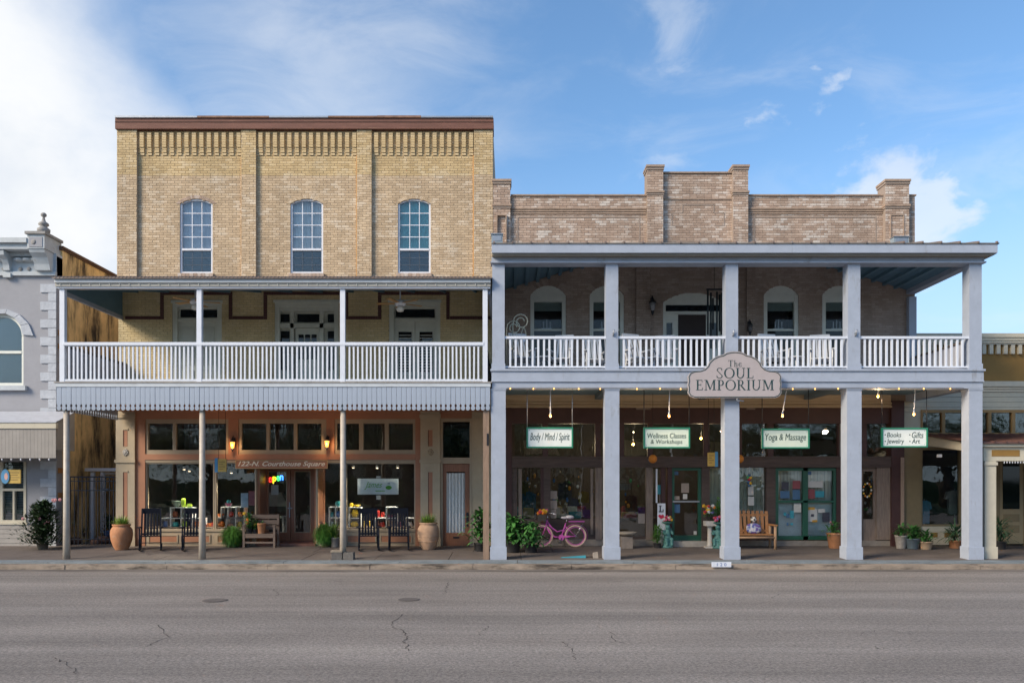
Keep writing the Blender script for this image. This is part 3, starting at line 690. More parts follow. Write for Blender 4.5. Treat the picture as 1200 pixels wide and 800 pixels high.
for k, (a, c) in enumerate(((138, 160), (493.2, 516))):
    p = px_part('shopfront_pilaster', beige_wall, tan, [(a, c, 472, 642)], R-.12, R+.3, ref=R)
    px_part('pilaster_ledge', beige_wall, p, [(a-1, c+1, 538.5, 542)], R-.16, R-.118, ref=R); px_part('pilaster_plinth', beige_wall, p, [(a-.8, c+.8, 630, 642)], R-.145, R-.118, ref=R)
    px_part('pilaster_capital', beige_wall, p, [(a-1, c+1, 486, 490)], R-.16, R-.118, ref=R)
    mid = (a+c)/2+.5
    for (t_, b_) in ((504, 523), (553, 622)):
        px_part('recessed_slot', terracotta_trim, p, [(mid-2.2, mid+2.2, t_, b_)], R-.124, R-.11, ref=R)
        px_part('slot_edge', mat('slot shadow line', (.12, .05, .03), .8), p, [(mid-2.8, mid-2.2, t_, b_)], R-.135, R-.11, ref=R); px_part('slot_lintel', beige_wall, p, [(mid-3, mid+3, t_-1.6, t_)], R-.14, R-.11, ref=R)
    orn = MB()
    for i in range(9):
        an = 2*PI*i/9; orn.ball((RX(mid)+.06*math.cos(an), R-.13, RZ(530)+.075*math.sin(an)), .028, .022, .032, 8, 5)
    orn.ball((RX(mid), R-.135, RZ(530)), .05, .03, .055, 10, 6); orn.build('leaf_ornament', mat('grey ornament plaster' if k == 0 else 'beige ornament plaster', (.42, .40, .37) if k == 0 else (.36, .29, .2), .8, .3, 20), p)
# display windows and bulkheads
def display(parent, x0, x1, y0=541.6, y1=621, m=None, t=1.6):
    w_ = frame_px('display_window', m or beige_trim, parent, x0, x1, y0, y1, R-.02, R+.10, t, ref=R)
    px_part('pane', clear_glass, w_, [(x0+t-.2, x1-t+.2, y0+t-.2, y1-t+.2)], R+.04, R+.048, ref=R); return w_
display(tan, 171, 251.6); display(tan, 252, 300.5); display(tan, 370.5, 404); display(tan, 404.4, 487)
for a, c, pans in ((171, 300.5, ((176, 208), (213, 246), (256, 296))), (370.5, 487, ((374, 400), (408, 440), (447, 482)))):
    bk = px_part('bulkhead', beige_trim, tan, [(a, c, 621, 642)], R-.04, R+.12, ref=R)
    for p, q in pans: px_part('bulkhead_panel', terracotta_trim, bk, [(p, q, 627.5, 634.5)], R-.046, R-.03, ref=R); frame_px('panel_moulding', beige_trim, bk, p-1.5, q+1.5, 626, 636, R-.06, R-.035, 1.5, ref=R)
    px_part('window_sill', beige_trim, bk, [(a, c, 619.8, 622.2)], R-.075, R+.02, ref=R)
# recessed entry
DY = R+1.0
xl, xr = RX(300.5), RX(370.5)
MB().box(xl, xr, R-.10, DY+.05, .02, .16).build('entry_floor', mat('red brown entry tile', (.16, .07, .05), .6, .3, 10), tan)
MB().px(243, 396, 640.6, 642.6, R-.14, R-.10, ref=R).build('entry_threshold', mat('pale threshold', (.42, .36, .28), .7, .2), tan)
for xx, s in ((xl, 1), (xr, -1)):
    sw = MB().box(xx-.03*s, xx+.06*s, R+.1, R+.2, .1, RZ(541)).box(xx-.03*s, xx+.06*s, DY-.1, DY, .1, RZ(541)).box(xx-.03*s, xx+.06*s, R+.2, DY-.1, .1, .75).build('entry_side_window', terracotta_trim, tan)
    MB().box(xx-.0*s, xx+.03*s, R+.2, DY-.1, .75, RZ(541)).build('panel', door_wood, sw)
MB().box(xl, xr, R+.1, DY+.1, RZ(541), RZ(541)+.1).build('entry_ceiling', beige_trim, tan)
entry = px_part('double_door', terracotta_trim, tan, [(306, 310, 547, 634), (368.5, 373, 547, 634), (306, 373, 540, 549.5)], DY-.05, DY+.1, ref=DY)
for (a, c) in ((310.2, 340.6), (341.2, 368.3)):
    g0, g1 = a+5, c-5; lf = px_part('door_leaf', door_wood, entry, [(a, g0, 550, 633.5), (g1, c, 550, 633.5), (g0, g1, 550, 552.5), (g0, g1, 623, 633.5)], DY-.02, DY+.03, ref=DY)
    px_part('pane', clear_glass, lf, [(g0-.2, g1+.2, 552.3, 623.2)], DY, DY+.006, ref=DY); frame_px('glazing_bead', beige_trim, lf, g0-.8, g1+.8, 551.8, 623.8, DY-.028, DY-.018, .8, ref=DY)
px_part('door_handle', steel, entry, [(339.4, 340.4, 588, 606), (337.6, 343, 594.5, 595.7)], DY-.05, DY-.02, ref=DY)
# side door with lace curtain
sd = px_part('side_door', beige_trim, tan, [(516.2, 519, 490, 642), (550.5, 553, 490, 642), (519, 550.5, 490, 494), (519, 550.5, 536, 543)], R-.05, R+.15, ref=R)
px_part('transom_pane', clear_glass, sd, [(518.8, 550.7, 493.8, 536.2)], R+.05, R+.056, ref=R)
lf = px_part('door_leaf', door_wood, sd, [(519.2, 523, 543.2, 639), (544.8, 550.3, 543.2, 639), (523, 544.8, 543.2, 552.5), (523, 544.8, 624, 639)], R+.02, R+.08, ref=R)
px_part('pane', glass('door glass', (1, 1, 1), .35), lf, [(522.8, 545, 552.3, 624.2)], R+.04, R+.046, ref=R)
cu = MB(); xa, xb = RX(522.5), RX(545); n = 18
for i in range(n): cu.box(xa+(xb-xa)*i/n, xa+(xb-xa)*(i+1)/n, R+.055+.03*(i % 3), R+.06+.03*(i % 3), RZ(624.5), RZ(554))
cu.build('lace_curtain', mat('white lace', (.84, .85, .82), .9, .2, 30, stretch=(1, 1, .15)), lf)
px_part('mail_slot', black_metal, lf, [(531, 538, 628.5, 630.5)], R+.008, R+.02, ref=R); px_part('lock_plate', black_metal, lf, [(546.4, 549, 600, 612), (546.8, 548.6, 614, 617)], R-.0, R+.02, ref=R)
px_part('shopfront_wall', beige_wall, tan, [(553, 577.4, 472, 642)], R-.03, R+.3, ref=R)
px_part('wall_above_shopfront', terracotta_trim, tan, [(493, 577.4, 455, 472), (516.2, 553, 472, 490)], R-.02, R+.2, ref=R)
px_part('wall_above_shopfront', mortar_tan, tan, [(139, 493, 455, 472)], R-.0, R+.2, ref=R)
# interior of the shop
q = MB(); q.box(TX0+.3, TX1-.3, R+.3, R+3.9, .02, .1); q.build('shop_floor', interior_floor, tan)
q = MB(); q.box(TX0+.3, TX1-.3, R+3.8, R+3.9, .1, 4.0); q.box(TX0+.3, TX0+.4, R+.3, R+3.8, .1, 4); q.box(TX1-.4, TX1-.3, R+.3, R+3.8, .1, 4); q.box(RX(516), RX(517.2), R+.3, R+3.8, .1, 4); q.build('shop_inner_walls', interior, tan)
q = MB(); q.box(RX(139)+.3, RX(300), R+.22, R+.95, .55, .62); q.box(RX(371), RX(487), R+.22, R+.95, .55, .62); q.build('display_floor', mat('dark display deck', (.10, .07, .05), .6, .2), tan)
MB().box(RX(505), RX(507), R+.2, R+.3, .02, .05).build('door_stop', black_metal, tan)
# dark drain pipe on the alley corner
MB().tube([(TX0-.10, R+.35, RZ(490)), (TX0-.10, R+.35, .1)], .055).build('drain_pipe', navy_metal, tan)

# ------------------------------------------------------------------ timber balcony on the tan building
BX0, BX1 = FX(68), FX(574.5)
bal = thing('timber_balcony', 'two level balcony with thin pipe posts, white railing and scalloped grey board valance', 'balcony', ((BX0+BX1)/2, F, 0), world=True)
wp = lambda parent: Matrix.Translation(-Vector(WORLDP[parent.name])) if parent.name in WORLDP else Matrix()
# valance boards
vb = MB(); wv = (BX1-BX0)/88; hw = wv/2-.0035; zt, zb = FZ(453.5), FZ(481)
half = [(hw, 0), (hw, zb-zt+.165), (hw-.022, zb-zt+.135), (hw-.024, zb-zt+.105), (hw-.004, zb-zt+.075), (hw*.8, zb-zt+.03), (hw*.45, zb-zt+.006), (0, zb-zt)]
poly = half+[(-x, z) for x, z in half[-2::-1]]
vme = MB().prism(poly[::-1], -.01, .012).mesh('valance_board'); vme.materials.append(valance_grey)
rv = random.Random(5)
for i in range(88):
    o = bpy.data.objects.new('valance_board', vme); COL.objects.link(o); o.parent = bal; o.matrix_parent_inverse = wp(bal)
    o.location = (BX0+wv*(i+.5), F-.06+rv.uniform(-.004, .004), zt+rv.uniform(-.004, .003)); o.rotation_euler = (0, rv.uniform(-.006, .006), 0)
# valance on the two ends
for xx in (BX0+.02, BX1-.02):
    for i in range(24):
        o = bpy.data.objects.new('valance_board', vme); COL.objects.link(o); o.parent = bal; o.matrix_parent_inverse = wp(bal)
        o.location = (xx, F+.02+wv*(i+.5), zt); o.rotation_euler = (0, 0, PI/2)
MB().box(BX0-.01, BX1+.01, F-.085, F+.02, FZ(453.5), FZ(449.2)).build('fascia_board', fascia_grey, bal)
fl = MB().box(BX0-.05, BX1+.04, F-.10, R, FZ(449.1), FZ(447.6)).build('floor', mat('grey floor boards', (.34, .32, .30), .8, .25, 5), bal)
MB().box(BX0+.06, BX1-.06, F+.05, R-.02, 4.05, 4.12).build('ceiling_boards', terracotta_trim, bal)
MB().box(BX0+.03, BX1-.03, F-.04, F+.06, 4.0, FZ(449.3)).build('front_beam', terracotta_trim, bal)
for k in range(9):
    x = BX0+.4+(BX1-BX0-.8)*k/8; MB().box(x-.04, x+.04, F+.06, R-.02, 4.12, FZ(449.3)).build('joist', terracotta_trim, bal)
# posts
ups = [73, 233.5, 401.5, 568.5]; lows = [76.5, 236, 401.5, 569.5]
for k in range(4):
    x = FX(ups[k]); MB().box(x-.062, x+.062, F-.02, F+.10, FZ(447.5), FZ(338)).build('upper_post', rail_white, bal)
    x = FX(lows[k]); yb = F+.06
    if k < 3: MB().tube([(x, yb, gz(yb)-.01), (x, yb, 1.2), (x, yb, 4.0)], [.088, .078, .07], 14).build('lower_post', pipe_cream, bal)
    else:
        MB().box(x-.075, x+.075, yb-.06, yb+.09, gz(yb)-.01, 4.0).build('lower_post', mat('brown square post', (.25, .17, .12), .7, .3, 5, stretch=(3, 3, .4)), bal)
        MB().box(x+.02, x+.07, yb-.075, yb-.06, 2.9, 3.2).build('post_bracket', black_metal, bal)
# railing
top, bot = FZ(401), FZ(446.5)
ral = MB().box(FX(74), FX(567), F-.03, F+.055, FZ(404.6), top).build('railing', rail_white, bal)
MB().box(FX(74), FX(567), F-.005, F+.035, FZ(405.8), FZ(404.7)).build('under_rail', mat('rail grey', (.5, .52, .56), .5, .1), ral)
MB().box(FX(74), FX(567), F-.012, F+.04, bot, FZ(444.2)).build('bottom_rail', rail_white, ral)
bme = MB().box(-.021, .021, -.018, .018, 0, FZ(405.9)-FZ(444.1)).mesh('baluster'); bme.materials.append(rail_white)
for s in range(3):
    a, c = ups[s]+3, ups[s+1]-3; n = round((c-a)/5.05)
    for i in range(1, n):
        o = bpy.data.objects.new('baluster', bme); COL.objects.link(o); o.parent = ral
        o.location = (FX(a+(c-a)*i/n)+rv.uniform(-.006, .006), F+.014, FZ(444.1)); o.rotation_euler = (0, rv.uniform(-.006, .006), 0)
cap_d = mat('dark rail cap', (.10, .075, .06), .7, .2); end_m = mat('grey end boards', (.36, .38, .44), .6, .12, 3, stretch=(1, 3, .4))
for xx in (FX(73), FX(568.5)):      # solid boarded ends under a dark cap
    er = MB().box(xx-.02, xx+.02, F+.11, R-.02, bot, FZ(404.6)-.03).build('end_boards', end_m, ral); MB().box(xx-.045, xx+.045, F+.11, R-.02, FZ(404.6)-.028, top-.03).build('end_cap', cap_d, er)
# roof: fascia, sheet roof, ceiling, gable boards
MB().box(BX0-.02, BX1+.01, F-.14, F-.09, FZ(332.6), FZ(328)).build('gutter_board', fascia_grey, bal)
MB().box(BX0-.02, BX1+.01, F-.10, F-.06, FZ(336.6), FZ(332.7)).build('fascia_strip', mat('string light strip', (.36, .35, .32), .6, .15), bal)
MB().box(BX0, BX1, F-.07, F+.09, FZ(338.4), FZ(336.5)).build('head_beam', rail_white, bal)
for k in range(44):
    x = BX0+.12+(BX1-BX0-.24)*k/43
    if k % 1 == 0: MB().ball((x, F-.112, FZ(334.6)), .014, .014, .018, 6, 4).build('clear_bulb', mat('clear bulb glass', (.75, .74, .68), .2, .1), bal)
zr0, zr1 = FZ(328)+.02, RZ(327.2)
rf = MB().hexa([(BX0-.05, F-.2, zr0-.03), (BX1+.04, F-.2, zr0-.03), (BX1+.04, R, zr1-.03), (BX0-.05, R, zr1-.03), (BX0-.05, F-.2, zr0), (BX1+.04, F-.2, zr0), (BX1+.04, R, zr1), (BX0-.05, R, zr1)]).build('roof', tin_roof, bal)
n = 150                       # corrugation ribs seen at the eaves and the wall
for k in range(n):
    pass
rib = MB().tube([(0, F-.21, zr0+.002), (0, R-.01, zr1+.002)], .022, 6).mesh('corrugation'); rib.materials.append(tin_roof)
for k in range(118):
    o = bpy.data.objects.new('corrugation', rib); COL.objects.link(o); o.parent = rf; o.location = (BX0+(BX1-BX0)*(k+.5)/118, 0, 0)
zc1 = RZ(341)
MB().hexa([(BX0, F, FZ(337.5)), (BX1, F, FZ(337.5)), (BX1, R-.02, zc1), (BX0, R-.02, zc1), (BX0, F, FZ(337.5)+.03), (BX1, F, FZ(337.5)+.03), (BX1, R-.02, zc1+.03), (BX0, R-.02, zc1+.03)]).build('porch_ceiling', teal_paint, bal)
for k in range(12):
    x = BX0+.5+(BX1-BX0-1)*k/11
    MB().hexa([(x-.03, F+.1, FZ(338)-.0), (x+.03, F+.1, FZ(338)), (x+.03, R-.03, zc1-.06), (x-.03, R-.03, zc1-.06), (x-.03, F+.1, FZ(337.5)), (x+.03, F+.1, FZ(337.5)), (x+.03, R-.03, zc1-.002), (x-.03, R-.03, zc1-.002)]).build('rafter', teal_paint, bal)
zg = FZ(338.4)
for xx in (BX0+.03, BX1-.03):    # gable boards close the ends above a level end beam
    gb = MB(); gb.v = [(xx-.02, F+.05, zg), (xx-.02, R-.02, zg), (xx-.02, R-.02, zc1-.005), (xx+.02, F+.05, zg), (xx+.02, R-.02, zg), (xx+.02, R-.02, zc1-.005)]
    for f in ((0, 1, 2), (5, 4, 3), (0, 3, 4, 1), (1, 4, 5, 2), (2, 5, 3, 0)): gb.face(f)
    gb.build('gable_boards', teal_paint, bal)
    MB().box(xx-.035, xx+.035, F+.09, R-.02, zg-.11, zg-.002).build('end_beam', white_paint, bal)
# ceiling fans
def fan(px, py, Y, ang, label):
    top_z = FZ(338)+(zc1-FZ(338))*(Y-F)/(R-F)
    t = thing('ceiling_fan', label, 'fan', (X_(px, Y), Y, Z_(py, Y)), ang, 'ceiling fans on the balcony')
    MB().tube([(0, 0, .08), (0, 0, top_z-Z_(py, Y)-.01)], .018).build('down_rod', vinyl, t)
    MB().lathe([(.03, -.06), (.12, -.05), (.15, 0), (.13, .07), (.05, .10)], n=16).build('motor_housing', vinyl, t)
    MB().lathe([(.02, -.22), (.085, -.20), (.11, -.13), (.06, -.07)], n=14).build('light_bowl', mat('frosted bowl', (.7, .68, .62), .3, .05), t)
    for k in range(5):
        a = 2*PI*k/5; c, s = math.cos(a), math.sin(a)
        m_ = MB(); n0 = [(.13, -.05), (.62, -.075), (.64, .075), (.13, .05)]
        pts = [(x*c-y*s, x*s+y*c, .0+.012*(y > 0)) for x, y in n0]
        m_.hexa([Vector(p) for p in pts]+[Vector(p)+Vector((0, 0, .012)) for p in pts]); m_.build('blade', mat('oak blade', (.42, .24, .09), .5, .2), t)
fan(229, 354, F+1.1, .25, 'white ceiling fan with oak blades above the sage double door without shutters')
fan(469, 356, F+1.1, .55, 'white ceiling fan with oak blades above the louvered sage double door')

# ------------------------------------------------------------------ umber brick building on the right
QX0, QX1 = RX(577.6), RX(1072)
umb = thing('brown_brick_building', 'two storey brown brick building with stepped parapet and dark maroon shopfront', 'building', ((QX0+QX1)/2, R, 0), world=True)
ru = random.Random(21)
uw = [(RX(a), RX(c), 4.9, RZ(345.5), RZ(334.5)-RZ(345.5)) for a, c in ((621.5, 663), (691, 731), (895, 935.5), (963.5, 1004))]
ud = (RX(777), RX(847.5), 4.5, RZ(354), RZ(342.5)-RZ(354))
holes = uw+[ud]
ZW = RZ(230)
wall_mesh(MB(), QX0, QX1, 4.4, ZW, R, R+.32, holes).build('wall', mortar_brown, umb)
q = MB(); q.box(QX0, QX0+.3, R+.32, R+14, 0, ZW-.02); q.box(QX1-.3, QX1, R+.32, R+14, 0, ZW-.02); q.box(QX0+.3, QX1-.3, R+13.7, R+14, 0, ZW-.02); q.box(QX0+.3, QX1-.3, R+.32, R+13.7, ZW-1, ZW-.9); q.box(QX0+.3, QX1-.3, R+4, R+4.15, 0, ZW-1); q.box(QX0+.3, QX1-.3, R+.32, R+4, 4.3, 4.5)
q.build('side_and_rear_walls', mortar_brown, umb)
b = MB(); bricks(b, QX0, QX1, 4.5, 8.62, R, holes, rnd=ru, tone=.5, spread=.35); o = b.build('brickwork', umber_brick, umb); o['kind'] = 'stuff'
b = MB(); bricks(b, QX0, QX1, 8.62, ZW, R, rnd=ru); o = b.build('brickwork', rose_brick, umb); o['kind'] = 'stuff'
# centre panel of the parapet
MB().px(776, 858, 203.5, 230, R, R+.3, ref=R).build('parapet_centre', mortar_brown, umb)
b = MB(); bricks(b, RX(776), RX(858), ZW, RZ(203.5), R, rnd=ru); o = b.build('brickwork', rose_brick, umb); o['kind'] = 'stuff'
cop = mat('parapet coping', (.34, .25, .19), .8, .3, 6)
for (a, c, y) in ((598.5, 757, 230), (776, 858, 203.5), (875, 1034, 230), (1062, 1073, 230)):
    MB().px(a, c, y-1.6, y, R-.05, R+.36, ref=R).build('coping', cop, umb)
def pier(a, c, ytop, dep, low=8.4, corb=None):
    p = MB().px(a, c, ytop, 560, R-dep, R+.33, ref=R); p.v = [(x, y, max(z, low)) for x, y, z in p.v]; po = p.build('parapet_pier', mortar_brown, umb)
    f = MB(); bricks(f, RX(a), RX(c), low, RZ(ytop), R-dep, rnd=ru); o = f.build('brickwork', rose_brick, po); o['kind'] = 'stuff'
    MB().px(a-1.4, c+1.4, ytop-2, ytop+.5, R-dep-.06, R+.38, ref=R).build('pier_cap', cop, po); MB().px(a-.8, c+.8, ytop+.6, ytop+3.4, R-dep-.035, R+.36, ref=R).build('pier_cap_course', mortar_brown, po)
    if corb: MB().px(a-1.2, c+1.2, corb, corb+2.2, R-dep-.05, R+.1, ref=R).build('belt_course', cop, po); MB().px(a-.7, c+.7, corb+2.2, corb+4.6, R-dep-.028, R+.1, ref=R).build('belt_course', mortar_brown, po)
pier(578, 598, 214, .10, corb=241); pier(757.5, 776, 198, .14, corb=226); pier(857.5, 875, 198, .14, corb=226); pier(1034.5, 1062, 215, .16, corb=242)
for a, c in ((583, 592.5), (1041, 1055)):
    MB().px(a-1.2, c+1.2, 253.6, 255, R-.19, R-.09, ref=R).build('panel_moulding', cop, umb)
    for x in (a-1.2, c): MB().px(x, x+1.2, 255, 286, R-.19, R-.09, ref=R).build('panel_moulding', cop, umb)
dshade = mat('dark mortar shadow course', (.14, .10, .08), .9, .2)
for a, c in ((599, 757), (876, 1034)):       # stepped courses and sunk panel frames of the parapet
    for y, d in ((244, .05), (246.6, .035), (249.2, .02)):
        MB().px(a, c, y, y+1.7, R-d-.008, R, ref=R).build('corbel_course', cop, umb)
    MB().px(a+7, c-7, 254, 255.4, R-.016, R, ref=R).build('panel_moulding', mortar_brown, umb)
    for x in (a+7, c-8.4): MB().px(x, x+1.4, 255.4, 284, R-.016, R, ref=R).build('panel_moulding', mortar_brown, umb)
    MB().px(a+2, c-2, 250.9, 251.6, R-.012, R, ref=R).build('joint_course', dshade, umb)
MB().px(777, 857, 233, 234.2, R-.03, R, ref=R).build('corbel_course', cop, umb)
for x0, x1, y0, y1 in ((800, 836, 239.5, 240.7), (799, 800.2, 239.5, 249.5), (835.6, 836.8, 239.5, 249.5), (788, 799, 249, 250.2), (836.8, 848, 249, 250.2), (787, 788.2, 249, 265), (847.6, 848.8, 249, 265), (788.2, 799, 264, 265.2), (836.8, 847.6, 264, 265.2), (777, 857, 282.5, 283.6)):
    MB().px(x0, x1, y0, y1, R-.016, R, ref=R).build('panel_moulding', mortar_brown, umb)
# shallow pilasters on the gallery wall
for a, c in ((745, 762), (874, 884)):
    p = MB().px(a, c, 305, 480, R-.09, R, ref=R).build('wall_pilaster', mortar_umber, umb)
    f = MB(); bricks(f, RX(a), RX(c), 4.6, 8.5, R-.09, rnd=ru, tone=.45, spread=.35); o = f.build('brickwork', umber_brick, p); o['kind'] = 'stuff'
# arched sash windows of the upper floor
frame_pale = mat('pale grey green frame', (.70, .72, .66), .55, .07)
dim_glass = glass('dim gallery glass', (.9, .92, .92), .55)
shade_m = mat('roller shade', (.22, .27, .26), .8, .1)
for k, h in enumerate(uw):
    x0, x1, z0, z1, rise = h; Y = R+.04; fw = .11; zh = z1-.04
    w_ = MB(); w_.box(x0, x0+fw, Y-.03, Y+.12, z0, z1); w_.box(x1-fw, x1, Y-.03, Y+.12, z0, z1); w_.box(x0+fw, x1-fw, Y-.03, Y+.12, z0, z0+.1)
    w_.box(x0+fw, x1-fw, Y-.02, Y+.12, z1-.20, z1-.003)
    w_.prism([(x0, z1)]+[(x1, z1)]+arch_pts(x0, x1, z1, rise)[1:-1], Y-.01, Y+.1); wo = w_.build('window', frame_pale, umb)
    a, c = x0+fw, x1-fw; zt_ = z1-.20; zm = RZ(386)
    MB().box(a, c, Y+.02, Y+.07, zm-.03, zm+.03).build('meeting_rail', frame_pale, wo)
    MB().box(a, c, Y+.045, Y+.05, zm+.03, zt_).build('pane', dim_glass, wo); MB().box(a, c, Y+.045, Y+.05, z0+.1, zm-.03).build('pane', dim_glass, wo)
    MB().box(a-.02, c+.02, Y+.10, Y+.108, zt_-.25, zt_+.02).build('roller_shade', shade_m, wo)
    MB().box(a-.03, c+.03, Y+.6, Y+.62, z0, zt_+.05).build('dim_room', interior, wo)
    cs = MB()                                   # electric candles on the meeting rail
    mid = (a+c)/2-.03
    for dx, hh in ((-.1, .20), (0, .26), (.1, .20)): cs.tube([(mid+dx, Y+.09, zm+.06), (mid+dx, Y+.09, zm+.06+hh)], .013, 6)
    cs.box(mid-.15, mid+.15, Y+.075, Y+.105, zm+.03, zm+.06); cs.build('window_candles', vinyl, wo)
    MB().box(x0-.06, x1+.06, R-.06, R+.03, z0-.1, z0-.003).build('window_sill', frame_pale, umb)
    ar = MB(); pi_, po_ = arch_pts(x0, x1, z1, rise, 18), arch_pts(x0-.22, x1+.22, z1, rise+.18, 18)
    for i in range(18):
        ar.prism([pi_[i], po_[i], ((po_[i+1][0]*.93+po_[i][0]*.07), po_[i+1][1]*.93+po_[i][1]*.07), ((pi_[i+1][0]*.93+pi_[i][0]*.07), pi_[i+1][1]*.93+pi_[i][1]*.07)], R-.018, R+.01, shade=ru.random())
    o = ar.build('arch_bricks', umber_brick, umb); o['kind'] = 'stuff'
x0, x1, z0, z1, rise = ud; Y = R+.05; fw = .08
d = MB(); d.box(x0, x0+fw, Y-.04, Y+.12, z0, z1); d.box(x1-fw, x1, Y-.04, Y+.12, z0, z1); d.prism([(x0, z1), (x1, z1)]+arch_pts(x0, x1, z1, rise)[1:-1], Y-.02, Y+.1)
d.box(x0+fw, x1-fw, Y-.03, Y+.1, RZ(368), RZ(364.5)); d.box(x0+fw, x1-fw, Y-.03, Y+.1, z1-.07, z1-.003)
dd = d.build('door', frame_pale, umb)
MB().box(x0+fw, x1-fw, Y+.04, Y+.05, RZ(364.5), z1-.07).build('transom_pane', dark_room_glass, dd); MB().box(x0+fw, x1-fw, Y+.02, Y+.03, RZ(357), z1-.07).build('transom_shade', shade_m, dd)
for a, c in ((RX(779.6), RX(793)), (RX(830), RX(845))):
    MB().box(a, c, Y-.0, Y+.06, z0, RZ(368)).build('side_panel', frame_pale, dd); MB().box(a+.05, c-.12, Y-.012, Y+.0, RZ(408), RZ(378)).build('pane', dark_room_glass, dd)
MB().box(RX(793), RX(830), Y+.03, Y+.07, z0, RZ(368)).build('door_leaf', mat('dark brown screen door', (.035, .022, .02), .6, .2), dd)
MB().box(RX(793), RX(795), Y+.0, Y+.03, z0, RZ(368)).box(RX(828), RX(830), Y, Y+.03, z0, RZ(368)).build('door_stile', frame_pale, dd)

# ---- ground floor shopfront
px_part('frieze', frieze_tan, umb, [(590, 1042, 458, 472)], R-.10, R+.2, ref=R)
for y, d in ((472, .16), (474.2, .13), (476.2, .18)): px_part('frieze_moulding', frieze_tan, umb, [(590, 1042, y, y+1.7)], R-d, R-.0, ref=R)
px_part('maroon_fascia', maroon_paint, umb, [(590, 1042, 478, 496.2)], R-.06, R+.15, ref=R)
px_part('corner_pier', maroon_paint, umb, [(1042, 1057, 470, 640)], R-.14, R+.3, ref=R); px_part('pier_bricks', rose_brick, umb, [(1052.6, 1056.6, 536, 632)], R-.155, R-.13, ref=R)
px_part('corner_pier', maroon_paint, umb, [(577.8, 600, 478, 640)], R-.10, R+.3, ref=R)
for r_ in ((577.8, 590, 455, 478), (1042, 1072, 440, 470)): px_part('wall_over_pier', mortar_umber, umb, [r_], R-.02, R+.2, ref=R)
beam = px_part('timber_beam', dark_timber, umb, [(600, 1042, 536, 547.5)], R-.12, R+.15, ref=R)
px_part('beam_moulding', dark_timber, beam, [(600, 1042, 534.6, 536)], R-.15, R, ref=R)
tm = [600, 639, 700.5, 728, 762, 828, 866, 903, 985, 1012, 1042]
for x in tm[1:-1]: px_part('transom_mullion', maroon_paint, umb, [(x-3.2, x+3.2, 496, 536)], R-.03, R+.1, ref=R)
for a, c in zip(tm[:-1], tm[1:]): px_part('transom_pane', old_glass, umb, [(a+3, c-3, 496, 536)], R+.04, R+.046, ref=R)
px_part('transom_post', mat('pale mullion', (.35, .35, .35), .6, .1), umb, [(983.5, 988, 496.5, 535.5)], R-.06, R-.03, ref=R)
plinth_m = mat('plinth stone', (.26, .23, .20), .8, .25, 5)
px_part('plinth', plinth_m, umb, [(600, 786, 631.5, 642), (826, 1042, 633, 642)], R-.05, R+.2, ref=R)
px_part('door_step', mat('pale step stone', (.40, .36, .31), .8, .2, 5), umb, [(783, 829, 633, 642)], R-.30, R+.2, ref=R)
posts = [(600, 606, dark_timber), (637, 645, dark_timber), (697.5, 705, grey_timber), (757, 764.5, grey_timber), (774, 779, maroon_paint), (782, 787, maroon_paint), (821.5, 831, dark_timber), (897.5, 908, dark_timber), (979, 991, maroon_paint), (1003, 1009, dark_timber), (1026, 1042, grey_timber)]
for a, c, m in posts: px_part('shopfront_post', m, umb, [(a, c, 547.5, 632)], R-.07, R+.12, ref=R)
px_part('wood_strip', grey_timber, umb, [(607.5, 611.5, 549, 612)], R-.03, R+.02, ref=R); px_part('wood_strip', grey_timber, umb, [(692, 695, 549, 626)], R-.03, R+.02, ref=R); px_part('maroon_strip', maroon_paint, umb, [(633.5, 637, 547.5, 632)], R-.05, R+.1, ref=R)
for a, c, y1 in ((606, 633.5, 608), (645, 697.5, 608), (705, 757, 628), (764.5, 774, 632)):
    w_ = px_part('display_window', dark_timber, umb, [(a, c, y1, 632)], R-.0, R+.12, ref=R); px_part('pane', old_glass, w_, [(a-.2, c+.2, 547, y1)], R+.05, R+.056, ref=R)
w_ = px_part('display_window', dark_timber, umb, [(831, 897.5, 622, 633)], R, R+.12, ref=R); px_part('pane', old_glass, w_, [(831, 897.5, 547, 622)], R+.05, R+.056, ref=R)
cloth = mat('cream curtain cloth', (.66, .66, .58), .9, .12, 8, stretch=(2, 2, .2))
def pleats(parent, x0, x1, y0, y1, Y, n):
    cu = MB(); a, c = X_(x0, Y), X_(x1, Y)
    for i in range(n):
        s = .03*(i % 2)+ru.uniform(0, .01); cu.box(a+(c-a)*i/n, a+(c-a)*(i+1)/n, Y+s, Y+s+.012, Z_(y1, Y), Z_(y0, Y))
    return cu.build('curtain', cloth, parent)
pleats(w_, 832, 897, 548, 622, R+.16, 26)
gd = px_part('green_door', green_paint, umb, [(787, 790, 548, 633), (818, 821.5, 548, 633), (790, 818, 548, 551), (790, 818, 627, 633)], R-.04, R+.08, ref=R)
px_part('pane', clear_glass, gd, [(789.8, 818.2, 550.8, 627.2)], R+.02, R+.026, ref=R); px_part('push_bar', mat('aluminium bar', (.5, .5, .5), .35, .05, metal=.8), gd, [(788, 819, 586.4, 588.2)], R-.075, R-.04, ref=R)
paper = mat('paper notice', (.55, .55, .53), .8, .08, 20)
paper_b = mat('blue leaflet', (.06, .14, .26), .6, .3, 40); paper_r = mat('red leaflet', (.26, .07, .08), .6, .3, 40); paper_c = mat('cyan leaflet', (.04, .28, .36), .6, .2, 30); paper_t = mat('taupe notice', (.34, .28, .24), .8, .2, 30); paper_y = mat('orange leaflet', (.55, .30, .04), .6, .2, 30); paper_k = mat('dark leaflet', (.05, .05, .07), .5, .4, 50)
